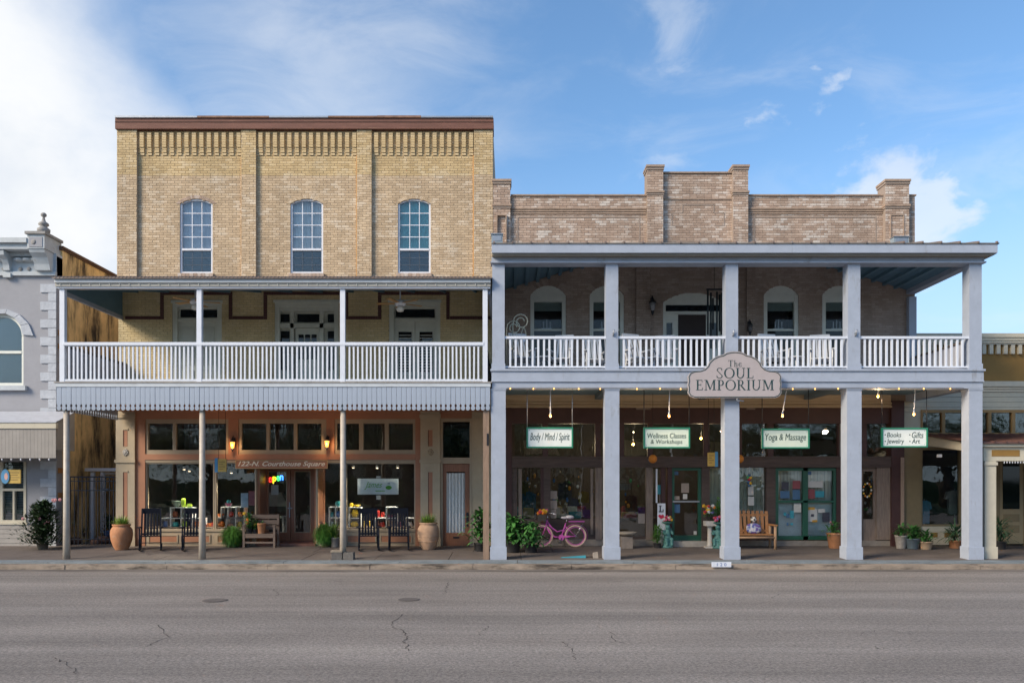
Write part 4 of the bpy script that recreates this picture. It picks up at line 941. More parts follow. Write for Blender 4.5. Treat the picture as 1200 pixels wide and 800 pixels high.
for r_, m in (((789, 795, 552, 556.3), paper_b), ((798.5, 807.5, 566, 577), paper_t), ((800.5, 805.5, 578.5, 584.5), paper), ((789.5, 796.5, 581, 585.5), paper_t), ((789, 797, 590.5, 600.5), paper_b), ((813, 816.5, 622, 626), paper)):
    px_part('posted_notice', m, gd, [r_], R+.012, R+.018, ref=R)
gw = px_part('green_double_door', green_paint, umb, [(908, 911.5, 548, 632), (940.5, 946.2, 548, 632), (976, 979, 548, 632), (911.5, 976, 548, 551.5), (911.5, 976, 627.6, 632), (911.5, 976, 586.2, 588.6)], R-.05, R+.08, ref=R)
px_part('pane', clear_glass, gw, [(911.3, 940.7, 551.3, 627.8)], R+.02, R+.026, ref=R); px_part('pane', clear_glass, gw, [(946, 976.2, 551.3, 627.8)], R+.02, R+.026, ref=R)
pleats(gw, 911, 941, 551, 587, R+.12, 15); pleats(gw, 946, 977, 551, 587, R+.12, 15)
px_part('white_backing', mat('white backing sheet', (.72, .74, .70), .9, .08), gw, [(911, 977, 588, 628)], R+.11, R+.13, ref=R)
for r_, m in (((916, 924.5, 564.5, 573.5), paper_k), ((914.5, 925.5, 575, 583.5), paper_b), ((929, 938, 563, 572.5), paper_r), ((929, 937.6, 573.5, 585), paper_b), ((947, 964.5, 563.5, 571), paper), ((946.8, 955, 573, 584), paper_r), ((955.5, 966, 575, 582.5), paper_c), ((946.3, 951, 552, 556), paper_b),
              ((930.5, 939, 589, 600), paper), ((946.5, 958, 595.5, 611), paper), ((964, 972.5, 600, 611.5), paper_k), ((946.5, 955, 594, 597), paper_y), ((952, 958, 609, 611.5), paper_y), ((959, 967, 596, 600.5), paper),
              ((918.5, 921.5, 600, 604), paper_c), ((921.5, 925.5, 602, 606.5), paper_b), ((926, 930.5, 598, 607), paper_c), ((922, 924.5, 612, 615.5), paper_b), ((926.5, 929.5, 612.5, 615), paper_c)):
    px_part('posted_notice', m, gw, [r_], R+.010+ru.uniform(0, .004), R+.0165, ref=R)
px_part('notice_print', paper_k, gw, [(950.5, 954, 602, 605), (966, 970.6, 602.5, 609.5)], R+.004, R+.0085, ref=R)
# right hand weathered door
rd = px_part('weathered_door', grey_timber, umb, [(1009, 1011.5, 547.5, 633), (1023.5, 1026, 547.5, 633), (1011.5, 1023.5, 547.5, 552), (1011.5, 1023.5, 608, 633)], R-.0, R+.08, ref=R)
px_part('pane', old_glass, rd, [(1011.3, 1023.7, 551.8, 608.2)], R+.03, R+.036, ref=R)
px_part('wood_strip', grey_timber, umb, [(991, 1003, 547.5, 633)], R-.0, R+.1, ref=R)
# papers, notices on the shop glass
for r_, m in (((644.5, 653, 575, 584.5), paper_t), ((644.5, 653, 586, 596), paper_t), ((646, 652, 597, 607), paper_t), ((877, 883.6, 570, 580), paper), ((877, 884, 581.5, 592), paper), ((748, 756, 601.5, 613), paper_t), ((709, 714, 596, 600), paper)):
    px_part('posted_notice', m, umb, [r_], R+.034, R+.04, ref=R)
# shop interior
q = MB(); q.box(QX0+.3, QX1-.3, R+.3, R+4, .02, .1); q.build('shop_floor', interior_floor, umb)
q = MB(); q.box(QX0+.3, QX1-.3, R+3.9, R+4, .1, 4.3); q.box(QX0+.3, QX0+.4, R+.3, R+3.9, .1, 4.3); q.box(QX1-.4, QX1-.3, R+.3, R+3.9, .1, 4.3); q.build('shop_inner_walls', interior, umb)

# ------------------------------------------------------------------ white two level gallery in front of it
GX0, GX1 = FX(577), FX(1150.5)
gal = thing('white_gallery', 'two level white gallery with broad square columns and hipped roof', 'gallery', ((GX0+GX1)/2, F, 0), world=True)
lowc = [(577, 593), (709, 727), (849, 867), (990, 1010), (1130, 1150.5)]
cw = .30
cols = [FX(585)-.02, FX(717.2), FX(857.6), FX(998.0)+.06, FX(1143.0)]
zb0, zb1 = FZ(455.3), FZ(434)
for k, x in enumerate(cols):
    h = .185 if k < 4 else .17
    c_ = MB().box(x-h, x+h, F-.02, F-.02+2*h, .0, zb0).build('lower_column', white_paint, gal)
    MB().box(x-h-.025, x+h+.025, F-.045, F+2*h+.005, gz(F)-.02, FZ(640.5)).build('column_base', white_paint, c_)
    MB().box(x-h-.012, x+h+.012, F-.032, F+2*h-.008, zb0-.04, zb0-.003).build('column_cap', white_paint, c_)
    h2 = .158
    u_ = MB().box(x-h2, x+h2, F-.01, F-.01+2*h2, FZ(432.5), FZ(309)).build('upper_column', white_paint, gal)
    MB().box(x-h2-.018, x+h2+.018, F-.03, F+2*h2+.01, FZ(432.5), FZ(426)).build('column_base', white_paint, u_)
    if 0 < k < 4:
        hk = MB().tube([(x+.03, F-.012, FZ(393)), (x+.03, F-.06, FZ(393)), (x+.03, F-.06, FZ(388.5)), (x+.055, F-.06, FZ(387))], .016, 6).box(x-.0, x+.05, F-.03, F-.01, FZ(394), FZ(390)); hk.build('cleat', steel, u_)
# floor beam with two boards and mouldings
MB().box(GX0-.02, GX1+.02, F-.05, F+.32, FZ(447.2), FZ(435.2)).build('floor_beam', white_paint, gal)
MB().box(GX0-.01, GX1+.01, F-.03, F+.30, zb0+.004, FZ(447.5)).build('floor_beam_lower_board', white_paint, gal)
MB().box(GX0-.05, GX1+.05, F-.085, R-.005, FZ(435), FZ(432.6)).build('gallery_floor', white_paint, gal)
MB().box(GX0-.03, GX1+.03, F-.065, F+.3, FZ(447.45), FZ(446.4)).build('beam_moulding', white_paint, gal)
zc = RZ(463)
MB().box(GX0+.02, GX1-.02, F+.31, R-.11, zc, zc+.04).build('lower_ceiling', mat('pale teal ceiling paint', (.20, .31, .37), .6, .12), gal)
for k, x in enumerate(cols): MB().box(x-.09, x+.09, F+.36, R-.11, zb0+.06, zc-.003).build('cross_beam', mat('blue grey beam paint', (.16, .21, .24), .6, .12) if k < 4 else teal_paint, gal)
MB().box(GX1-.30, GX1-.04, F+.34, R-.02, zb0+.02, FZ(435.4)).build('end_beam', white_paint, gal); MB().box(GX0+.02, GX0+.26, F+.34, R-.02, zb0+.02, FZ(435.4)).build('end_beam', white_paint, gal)
# railings
bots, tops = FZ(430.5), FZ(393.6)
gme = MB().box(-.025, .025, -.02, .02, 0, FZ(396.7)-FZ(429.3)).mesh('baluster'); gme.materials.append(rail_white)
for k in range(4):
    a, c = cols[k]+.158, cols[k+1]-.158
    rl = MB().box(a, c, F+.02, F+.10, FZ(396.5), tops).build('railing', rail_white, gal); MB().box(a, c, F+.035, F+.085, bots, FZ(428.6)).build('bottom_rail', rail_white, rl)
    n = round((c-a)/.142)
    for i in range(1, n):
        o = bpy.data.objects.new('baluster', gme); COL.objects.link(o); o.parent = rl; o.location = (a+(c-a)*i/n+rv.uniform(-.005, .005), F+.06, FZ(429.2))
for xx in (cols[0], cols[4]):
    rl = MB().box(xx-.02, xx+.02, F+.36, R-.18, bots, FZ(397.8)).build('end_boards', end_m, gal); MB().box(xx-.05, xx+.05, F+.36, R-.18, FZ(397.7), FZ(395.6)).build('end_cap', cap_d, rl)
    MB().box(xx-.11, xx+.11, R-.17, R-.012, FZ(432.5), RZ(347)-.05).build('wall_post', white_paint, gal)
# roof beams and hipped roof
ze, zs = FZ(302.2), FZ(309)
MB().box(GX0-.02, GX1+.03, F-.06, F+.26, zs+.002, ze-.002).build('roof_beam', white_paint, gal)
MB().box(GX0-.04, GX1+.06, F-.10, F+.30, FZ(308.6)-.01, FZ(307.2)).build('roof_beam_moulding', white_paint, gal)
MB().box(FX(576.5), FX(1160), F-.32, F-.26, FZ(301.8)+.03, FZ(291.4)+.02).build('fascia', white_paint, gal)
MB().box(FX(1158), FX(1160.5), F-.26, R-.05, ze+.03, FZ(291.4)+.02).build('end_fascia', white_paint, gal)
MB().box(FX(577), FX(1158), F-.26, F+.30, ze-.001, ze+.028).build('eaves_soffit', mat('soffit boards', (.30, .28, .24), .7, .15, stretch=(.3, 1, 1)), gal)
MB().box(cols[4]+.1, FX(1158), F+.3, R-.05, ze-.0, ze+.027).build('end_soffit', white_paint, gal)
for xx in (cols[0], cols[4]): MB().box(xx-.12, xx+.12, F+.27, R-.012, zs+.004, ze-.004).build('roof_end_beam', white_paint, gal)
ex0, ex1 = FX(576.5), FX(1161.5); ye = F-.34; z_e = FZ(291.2)+.045; pitch = .235; run = R-ye; zr = z_e+run*pitch
A, B = (ex0, ye, z_e), (ex1, ye, z_e); C, D = (ex1-run, R-.005, zr), (ex0+run, R-.005, zr); E, G = (ex1, R-.005, z_e), (ex0, R-.005, z_e)
r_ = MB(); r_.v = [A, B, C, D, E, G]+[(x, y, z-.03) for x, y, z in (A, B, C, D, E, G)]
for f in ((0, 1, 2, 3), (1, 4, 2), (5, 0, 3), (9, 8, 7, 6), (8, 10, 7), (9, 6, 11), (1, 0, 6, 7), (4, 1, 7, 10), (0, 5, 11, 6)): r_.face(f)
rf2 = r_.build('roof', mat('weathered metal roof', (.17, .16, .15), .55, .25, 3), gal)
n = 27
for k in range(n+1):        # standing seams
    x = ex0+.06+(ex1-ex0-.12)*k/n; t = min(1, (x-ex0)/run, (ex1-x)/run)
    MB().hexa([(x-.02, ye-.02, z_e-.01), (x+.02, ye-.02, z_e-.01), (x+.02, ye+run*t-.02, z_e+run*t*pitch), (x-.02, ye+run*t-.02, z_e+run*t*pitch), (x-.02, ye-.02, z_e+.035), (x+.02, ye-.02, z_e+.035), (x+.02, ye+run*t-.02, z_e+run*t*pitch+.035), (x-.02, ye+run*t-.02, z_e+run*t*pitch+.035)]).build('roof_seam', tin_roof, rf2)
# hipped ceiling of teal boards: the ends slope up from the end beams, the front slopes up from the front beam
hx0, hx1, hy0 = cols[0]+.12, cols[4]-.12, F+.27; hp = .30; hr = R-.012-hy0; hz0 = ze-.01; hz = hz0+hr*hp
c_ = MB(); c_.v = [(hx0, hy0, hz0), (hx1, hy0, hz0), (hx1-hr, R-.012, hz), (hx0+hr, R-.012, hz), (hx1, R-.012, hz0), (hx0, R-.012, hz0)]
for f in ((0, 3, 2, 1), (1, 2, 4), (0, 5, 3)): c_.face(f)
c_.build('hipped_ceiling', teal_paint, gal)
for side, m in ((0, teal_paint), (1, teal_paint)):
    for i in range(1, 9):           # raised battens running front to back on the hip ends
        t = i/9.; x = hx0+hr*t if side == 0 else hx1-hr*t; z = hz0+hr*t*hp
        y0 = hy0+hr*t
        s = 1 if side == 0 else -1
        MB().hexa([(x-.045, y0, z-.075), (x+.045, y0, z-.075), (x+.045, R-.015, z-.075), (x-.045, R-.015, z-.075), (x-.045, y0, z+.012), (x+.045, y0, z+.012), (x+.045, R-.015, z+.012), (x-.045, R-.015, z+.012)]).build('ceiling_batten', m, gal)
# pale boards closing the right hand end above the beam are the outer soffit; two grey boxes on the roof edge
for px0, px1, y0, y1, lab in ((576, 589, 278, 290, 'grey metal floodlight box on roof corner beside the tan brick wall'), (1045.5, 1063, 279, 288.5, 'grey metal box on gallery roof against the brick end pier')):
    Yb = F-.05 if px0 < 600 else R-.9
    zr_ = z_e+(Yb-ye)*pitch
    t = thing('utility_box', lab, 'utility box', (X_((px0+px1)/2, Yb), Yb, zr_), world=True)
    hgt = max(.2, Z_(y0, Yb)-zr_)
    w2 = (X_(px1, Yb)-X_(px0, Yb))/2; xm = X_((px0+px1)/2, Yb)
    MB().box(xm-w2, xm+w2, Yb-.1, Yb+.12, zr_-.03, zr_+hgt).build('housing', mat('blue grey box metal', (.25, .31, .36), .5, .15), t)
    MB().box(xm-w2-.015, xm+w2+.015, Yb-.13, Yb+.14, zr_+hgt, zr_+hgt+.02).build('lid', steel, t); MB().box(xm-w2*.75, xm+w2*.75, Yb-.108, Yb-.1, zr_+.03, zr_+hgt-.03).build('front_plate', steel, t)

# ------------------------------------------------------------------ grey stucco building on the far left
GRX = RX(66.5)
gb = thing('grey_stucco_building', 'pale grey stucco building with bracketed cornice, quoins and finial', 'building', (GRX-5, R, 0), world=True)
aw = (RX(-24), RX(27.5), RZ(452), RZ(393), RZ(367)-RZ(393)); sw = (RX(-2), RX(30.5), RZ(612), RZ(541), 0)
wall_mesh(MB(), GRX-10, GRX, -.02, RZ(300), R, R+.3, [aw, sw]).build('wall', stucco_grey, gb)
MB().box(GRX-.3, GRX-.003, R+.3, R+13, -.02, RZ(288)).build('stained_side_wall', stucco_ochre, gb)
MB().box(GRX-.36, GRX+.06, R+.22, R+13, RZ(288), RZ(285.4)).build('coping', coping_brown, gb); MB().box(GRX-.3, GRX+.03, R+.22, R+13, RZ(290), RZ(288.1)).build('coping_course', coping_brown, gb)
# brick toothing where the old wall shows at the corner
for i, y in enumerate((386, 402, 520, 548, 577)): MB().box(GRX-.01, GRX+.03, R+.05, R+.28, RZ(y+6), RZ(y)).build('exposed_brick', mat('orange brick', (.40, .19, .07), .9, .3), gb)
x0, x1, z0, z1, rise = aw; fr = MB(); fw = .10; Y = R+.08
fr.box(x0, x0+fw, Y, Y+.1, z0, z1); fr.box(x1-fw, x1, Y, Y+.1, z0, z1); fr.box(x0+fw, x1-fw, Y, Y+.1, z0, z0+.1)
po, pi_ = arch_pts(x0, x1, z1, rise, 16), arch_pts(x0+fw, x1-fw, z1, rise-fw, 16)
for i in range(16): fr.prism([pi_[i], po[i], po[i+1], pi_[i+1]], Y, Y+.1)
wo = fr.build('arched_window', frame_pale, gb)
zm = RZ(412); MB().box(x0+fw, x1-fw, Y-.01, Y+.08, zm-.04, zm+.04).build('meeting_rail', frame_pale, wo)
MB().prism([(x0+.02, z0+.02), (x1-.02, z0+.02)]+arch_pts(x0+.02, x1-.02, z1, rise-.02, 12), Y+.14, Y+.15).build('blind', mat('grey green blind', (.28, .31, .30), .8, .1, 20, stretch=(.2, 1, 6)), wo)
MB().prism([(x0+fw, zm+.04), (x1-fw, zm+.04)]+arch_pts(x0+fw, x1-fw, z1, rise-fw, 12), Y+.05, Y+.056).build('pane', clear_glass, wo); MB().box(x0+fw, x1-fw, Y+.05, Y+.056, z0+.1, zm-.04).build('pane', clear_glass, wo)
MB().box(x0-.1, x1+.12, R-.12, R+.04, z0-.14, z0-.003).build('window_sill', cornice_blue, gb)
pi_, po = arch_pts(x0, x1, z1, rise, 7), arch_pts(x0-.32, x1+.32, z1-.02, rise+.15, 7)
for i in range(7):
    def lp(p, q, t): return (p[0]+(q[0]-p[0])*t, p[1]+(q[1]-p[1])*t)
    MB().prism([lp(pi_[i], pi_[i+1], .02), lp(po[i], po[i+1], .02), lp(po[i], po[i+1], .98), lp(pi_[i], pi_[i+1], .98)], R-.05, R+.01).build('arch_stone', quoin_white, gb)
y = 333; k = 0
while y < 640:
    h = 10.5 if k % 2 else 10.2; wq = 18.5 if k % 2 == 0 else 9.2
    if not (489 < y < 538): MB().px(66.3-wq, 66.3, y, y+h-.5, R-.03, R+.05, ref=R).build('quoin', quoin_white, gb)
    y += h; k += 1
# cornice
MB().box(GRX-10, RX(44), R-.55, R+.3, RZ(290.5), RZ(285)).build('cornice', cornice_blue, gb); MB().box(GRX-10, RX(44), R-.45, R+.3, RZ(297), RZ(290.6)).build('cornice_moulding', cornice_blue, gb)
MB().box(GRX-10, GRX, R-.02, R+.3, RZ(323), RZ(297.1)).build('frieze', cornice_blue, gb); MB().box(GRX-10, GRX+.01, R-.09, R, RZ(323.5), RZ(319)).build('architrave', cornice_blue, gb); MB().box(GRX-10, RX(44), R-.14, R-.02, RZ(301.5), RZ(297.2)).build('bed_moulding', cornice_blue, gb)
for xb in (11, -31, -73, -115, -157):
    br = MB(); a = RX(xb-3.6); c = RX(xb+3.6); prof = [(-.02, RZ(319)), (-.14, RZ(318)), (-.16, RZ(312)), (-.24, RZ(306)), (-.40, RZ(303)), (-.42, RZ(298)), (-.02, RZ(298))]
    n0 = len(prof); br.v = [(a, R+p, z) for p, z in prof]+[(c, R+p, z) for p, z in prof]
    br.face(tuple(range(n0))); br.face(tuple(range(n0, 2*n0))[::-1])
    for i in range(n0): j = (i+1) % n0; br.face((i, n0+i, n0+j, j))
    br.build('bracket', cornice_blue, gb)
    MB().px(xb-4.4, xb+4.4, 321, 326, R-.13, R-.02, ref=R).build('bracket_foot', cornice_blue, gb)
ros = MB().ball((0, 0, 0), .062, .035, .062, 12, 6).mesh('rosette'); ros.materials.append(finial_stone)
for xb in (5.5, 24.8, 34.6, 44.2, -4, -13, -22, -41, -51, -61, -82, -92, -102):
    o = bpy.data.objects.new('rosette', ros); COL.objects.link(o); o.parent = gb; o.matrix_parent_inverse = wp(gb); o.location = (RX(xb), R-.03, RZ(315.4))
for xb in (24.8, 34.6, 44.2, 5, -10): MB().lathe([(.02, -.05), (.15, -.02), (.17, .04), (.06, .06)], (RX(xb), R-.05, RZ(306)), 12).build('swag_drop', cornice_blue, gb)
# corner block with scroll and turned finial
MB().box(RX(44.5), RX(61)+.08, R-.52, R+.35, RZ(297), RZ(279.5)).build('corner_block', cornice_blue, gb)
MB().box(RX(44)-.03, RX(61)+.13, R-.58, R+.36, RZ(281), RZ(278)).build('corner_block_cap', finial_stone, gb); MB().ball((RX(52), R-.53, RZ(290)), .075, .03, .075).build('corner_rosette', finial_stone, gb)
MB().box(RX(46.5), RX(60)+.05, R-.535, R-.52, RZ(295.5), RZ(284.5)).build('corner_panel', stucco_grey, gb)
br = MB(); a = RX(45.5); c = RX(60.5)+.07; prof = [(-.02, RZ(319)), (-.2, RZ(318.6)), (-.24, RZ(312)), (-.33, RZ(305)), (-.46, RZ(301)), (-.50, RZ(297.2)), (-.02, RZ(297.2))]
n0 = len(prof); br.v = [(a, R+p, z) for p, z in prof]+[(c, R+p, z) for p, z in prof]; br.face(tuple(range(n0))); br.face(tuple(range(n0, 2*n0))[::-1])
for i in range(n0): j = (i+1) % n0; br.face((i, n0+i, n0+j, j))
br.build('scroll_bracket', cornice_blue, gb)
MB().lathe([(r*.66, z*.64) for r, z in [(.17, 0), (.16, .08), (.26, .18), (.27, .30), (.15, .40), (.14, .44), (.22, .50), (.20, .58), (.09, .66), (.05, .82), (.05, .86), (.12, .92), (.12, 1.0), (.06, 1.06), (0.005, 1.07)]], (RX(54), R-.12, RZ(278)), 18).build('finial', finial_stone, gb)
# awning
AY = R-1.0
awn = thing('board_awning', 'lean-to metal awning with cream board valance on grey stucco building', 'awning', (RX(20), AY, 2.6), world=True)
ax1 = X_(66, AY); zt_, zf = RZ(482), Z_(494, AY)
MB().hexa([(ax1-10, AY-.08, zf-.03), (ax1+.04, AY-.08, zf-.03), (ax1+.04, R-.06, zt_-.03), (ax1-10, R-.06, zt_-.03), (ax1-10, AY-.08, zf), (ax1+.04, AY-.08, zf), (ax1+.04, R-.06, zt_), (ax1-10, R-.06, zt_)]).build('roof', mat('pale metal sheet', (.42, .44, .49), .5, .15), awn)
MB().box(ax1-10, ax1+.02, AY-.06, AY+.06, Z_(502, AY), zf-.035).build('fascia', cream_paint, awn)
vb_m = mat('cream grey valance boards', (.30, .28, .26), .7, .15, 3)
x = ax1
while x > X_(-150, AY):
    MB().box(x-.098, x, AY-.03, AY-.005, Z_(536.5, AY), Z_(502, AY)).build('valance_board', vb_m, awn); x -= .102
for i, xb in enumerate((3, 14, 25, 36, 47, 58)):
    MB().lathe([(.004, -.07), (.02, -.04), (.022, -.01), (.012, 0)], (X_(xb, AY), AY-.02, Z_(537, AY)), 8).build('icicle_light', vinyl, awn)
MB().hexa([(ax1-.03, AY, Z_(502, AY)-.6), (ax1, AY, Z_(502, AY)-.6), (ax1, R-.06, Z_(502, AY)-.6), (ax1-.03, R-.06, Z_(502, AY)-.6), (ax1-.03, AY, zf-.04), (ax1, AY, zf-.04), (ax1, R-.06, zt_-.04), (ax1-.03, R-.06, zt_-.04)]).build('end_boards', vb_m, awn)
# shop window below
ww = px_part('shop_window', cream_paint, gb, [(-4, 3.5, 541, 612), (28, 31, 541, 612), (3.5, 28, 609, 612), (3.5, 28, 572, 575), (15.2, 17.4, 575, 609)], R-.02, R+.1, ref=R)
for r_ in ((3.5, 28, 541, 572), (3.5, 15.2, 575, 609), (17.4, 28, 575, 609)): px_part('pane', clear_glass, ww, [r_], R+.04, R+.046, ref=R)
z = 0
for i in range(24): px_part('shutter_slat', mat('dim shutter', (.16, .17, .17), .7, .1), ww, [(2, 30, 542+i*2.9, 544.2+i*2.9)], R+.12, R+.14, ref=R)
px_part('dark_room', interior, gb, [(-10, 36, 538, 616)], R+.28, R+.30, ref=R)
for i in range(5): px_part('clapboard', mat('grey clapboard', (.34, .32, .30), .75, .12), gb, [(-10, 48, 614+5.6*i, 619.2+5.6*i)], R-.03-.0*i, R, ref=R)
px_part('sill', cream_paint, gb, [(-6, 33, 612, 614.2)], R-.06, R+.02, ref=R)

# yellow and blue hanging signs
yel = mat('yellow sign board', (.50, .34, .08), .6, .15); sblue = mat('blue sign edge', (.07, .25, .45), .6, .1)
def blade_sign(x0, x1, y0, y1, Y, label, disc=False, flip=False, ztop=None):
    t = thing('hanging_shop_sign', label, 'sign', (X_((x0+x1)/2, Y), Y, Z_(y1, Y)), world=True, group='yellow hanging signs under the porches')
    MB().px(x0, x1, y0, y1, Y, Y+.04).build('board', yel, t)
    if disc:
        MB().lathe([(.25, -.0), (.25, .03)], n=20).mesh
        q = MB(); c = (X_(x0-1.5, Y), Y-.012, Z_((y0+y1)/2, Y)); q.prism([(c[0]+.12*math.cos(2*PI*i/20), c[2]+.21*math.sin(2*PI*i/20)) for i in range(20)], c[1]-.01, c[1]+.01); q.build('blue_disc', sblue, t)
        q = MB(); q.prism([(c[0]+.05*math.cos(2*PI*i/16)+.03, c[2]+.10*math.sin(2*PI*i/16)) for i in range(16)], c[1]-.014, c[1]-.01); q.build('disc_mark', mat('pink mark', (.6, .35, .3), .6, .1), t)
    else:
        e0, e1 = (x1, x1+3.4) if flip else (x0-3.4, x0)
        MB().px(e0, e1, y0-1, y1+.6, Y-.01, Y+.05).build('blue_side_panel', sblue, t)
    for i in range(4): MB().px(x0+1.5, x1-1.5-(i % 2)*2, y0+3+i*2.8, y0+4+i*2.8, Y-.004, Y-.001).build('faded_line', mat('faded brown print', (.27, .17, .05), .6, .2), t)
    zt_ = ztop
    for xx in (x0+1, x1-1): MB().tube([(X_(xx, Y), Y+.02, Z_(y0, Y)), (X_(xx, Y), Y+.02, zt_)], .006, 5).build('hanger', black_metal, t)
blade_sign(8, 24, 550, 566, R-.75, 'yellow shop sign with blue disc hanging under the cream awning', True, ztop=Z_(502, AY)+.15)
blade_sign(255, 265, 537.5, 552.5, R-1.2, 'yellow sign with blue side hanging before the tan building shop window', ztop=4.05)
blade_sign(829.5, 838, 530, 546, R-1.2, 'yellow sign with blue side hanging before the maroon shopfront', flip=True, ztop=zc)

# ------------------------------------------------------------------ alley gate and white trellis
gt = thing('metal_gate', 'dark navy metal gate closing the alley beside the ochre stained wall', 'gate', (RX(110), R+.1, .08), world=True)
Yg = R+.1
MB().tube([(X_(82, Yg), Yg, .08), (X_(82, Yg), Yg, Z_(558.5, Yg)), (X_(136.5, Yg), Yg, Z_(558.5, Yg)), (X_(136.5, Yg), Yg, .08)], .035, 6).build('frame', navy_metal, gt)
for y in (563, 574, 631): MB().px(82, 136.5, y, y+.9, Yg-.01, Yg+.01).build('rail', navy_metal, gt)
for i in range(11): MB().px(86.5+4.6*i, 87.2+4.6*i, 559, 638, Yg-.01, Yg+.01).build('bar', navy_metal, gt)
MB().px(118, 127, 572, 574, Yg-.03, Yg+.03).build('latch', navy_metal, gt)
Yt = R+1.6
tl = thing('white_trellis', 'white painted pergola beam and posts in the alley behind the gate', 'pergola', (X_(112, Yt), Yt, .08), world=True)
MB().bar((X_(99, Yt), Yt, Z_(550, Yt)), (X_(139, Yt), Yt, Z_(550, Yt)), .12, .10).build('beam', rail_white, tl)
for a in (106, 117.5):
    MB().px(a, a+4, 553, 632 if a < 110 else 624, Yt+(0 if a < 110 else .7), Yt+.1+(0 if a < 110 else .7)).build('post', rail_white, tl)
MB().bar((X_(119.5, Yt), Yt, Z_(554.5, Yt)), (X_(119.5, Yt), Yt+.8, Z_(554.5, Yt)), .08, .08).build('cross_piece', rail_white, tl)

# ------------------------------------------------------------------ ochre building on the right
OX0 = RX(1057.2)
oc = thing('ochre_building', 'low ochre building with cream corbel band and dark transom windows', 'building', (OX0+5, R, 0), world=True)
def opx(name, m, rects, Ya=R, Yb=R+.3): return px_part(name, m, oc, rects, Ya, Yb, ref=R)
opx('wall', ochre_paint, [(1072.4, 1320, 408, 447)], R, R+.3); opx('parapet', cream_paint, [(1072.4, 1320, 391, 404)], R-.09, R+.3)
for y in (394.5, 398, 401): opx('parapet_course', cream_paint, [(1072.4, 1320, y, y+1.4)], R-.12, R-.085)
opx('wall_top', ochre_paint, [(1072.4, 1320, 404, 408)], R+.0, R+.3)
for i in range(28): 
    x = 1074+8.4*i
    cb = opx('corbel', cream_paint, [(x, x+4.2, 404, 415)], R-.08, R)
opx('cornice_band', cream_paint, [(1057.4, 1320, 447, 453)], R-.10, R+.25); opx('band_moulding', cream_paint, [(1057.4, 1320, 453.2, 456)], R-.06, R+.2); opx('band_moulding', cream_paint, [(1057.4, 1320, 456.2, 459)], R-.03, R+.2)
for i in range(4): opx('board_course', stone_cream, [(1057.4, 1320, 459.2+6*i, 464.9+6*i)], R-.0, R+.2)
opx('board_panel', stone_cream, [(1057.4, 1079, 483.2, 512)], R-.0, R+.2)
tx = [1079, 1106.5, 1131, 1154, 1161, 1185.5, 1190.5, 1215, 1240, 1265]
opx('transom_frame', mat('golden trim paint', (.27, .165, .06), .6, .12), [(1079, 1320, 480, 483.4), (1079, 1320, 507, 510), (1079, 1081, 483.4, 507)], R-.03, R+.1)
xs_ = [1081, 1103.5, 1107, 1128.5, 1131.5, 1157.5, 1161, 1185.5, 1189.5, 1213, 1217, 1241]
for i in range(0, len(xs_), 2):
    opx('transom_pane', old_glass, [(xs_[i], xs_[i+1], 483.4, 507)], R+.04, R+.046)
    opx('transom_mullion', mat('golden trim paint', (.27, .165, .06), .6, .12), [(xs_[i+1], xs_[i+1]+3.6, 483.4, 507)], R-.03, R+.1)
opx('pilaster', olive_paint, [(1057.4, 1078.6, 512, 637)], R-.06, R+.2)
opx('wall_below_transom', cream_paint, [(1078.6, 1320, 510, 524)], R+.01, R+.2)
dw = opx('display_window', olive_paint, [(1078.6, 1080.5, 524, 616), (1124, 1128, 524, 616), (1080.5, 1124, 524, 527), (1080.5, 1124, 614, 616.5)], R-.03, R+.1)
px_part('pane', clear_glass, dw, [(1080, 1124.5, 526.5, 614.5)], R+.03, R+.036, ref=R)
opx('bulkhead', cream_paint, [(1078.6, 1128, 616.5, 638)], R-.03, R+.1); opx('bulkhead_panel', ochre_paint, [(1090, 1098, 623.5, 629), (1106, 1122, 623.5, 629)], R-.04, R-.02)
opx('wall_beside_door', olive_paint, [(1128, 1172, 524, 640)], R, R+.1)
dr = opx('panel_door', mat('tan door paint', (.30, .24, .14), .6, .1), [(1172, 1200, 528, 637)], R+.02, R+.1); px_part('pane', dark_room_glass, dr, [(1175.5, 1195, 540, 596)], R+.005, R+.02, ref=R)
for y in (602, 615): px_part('door_panel', olive_paint, dr, [(1176, 1195, y, y+9)], R+.008, R+.02, ref=R)
opx('wall_beside_door', olive_paint, [(1200.2, 1320, 524, 640)], R, R+.1)
q = MB(); q.box(OX0+.3, OX0+9, R+2.4, R+2.5, 0, 4.4); q.box(OX0+.02, OX0+.2, R+.3, R+2.4, 0, 4.3); q.box(OX0+.2, OX0+9, R+.3, R+2.4, .0, .08); q.box(OX0+.2, OX0+9, R+.3, R+2.5, 4.4, 4.5); q.build('shop_inner_walls', interior, oc)
MB().box(RX(1072.6), RX(1072.6)+.2, R+.3, R+12, 4.5, RZ(392)).build('side_wall', ochre_paint, oc); MB().box(RX(1320)-.2, RX(1320), R+.3, R+12, 0, RZ(392)).build('side_wall', ochre_paint, oc)
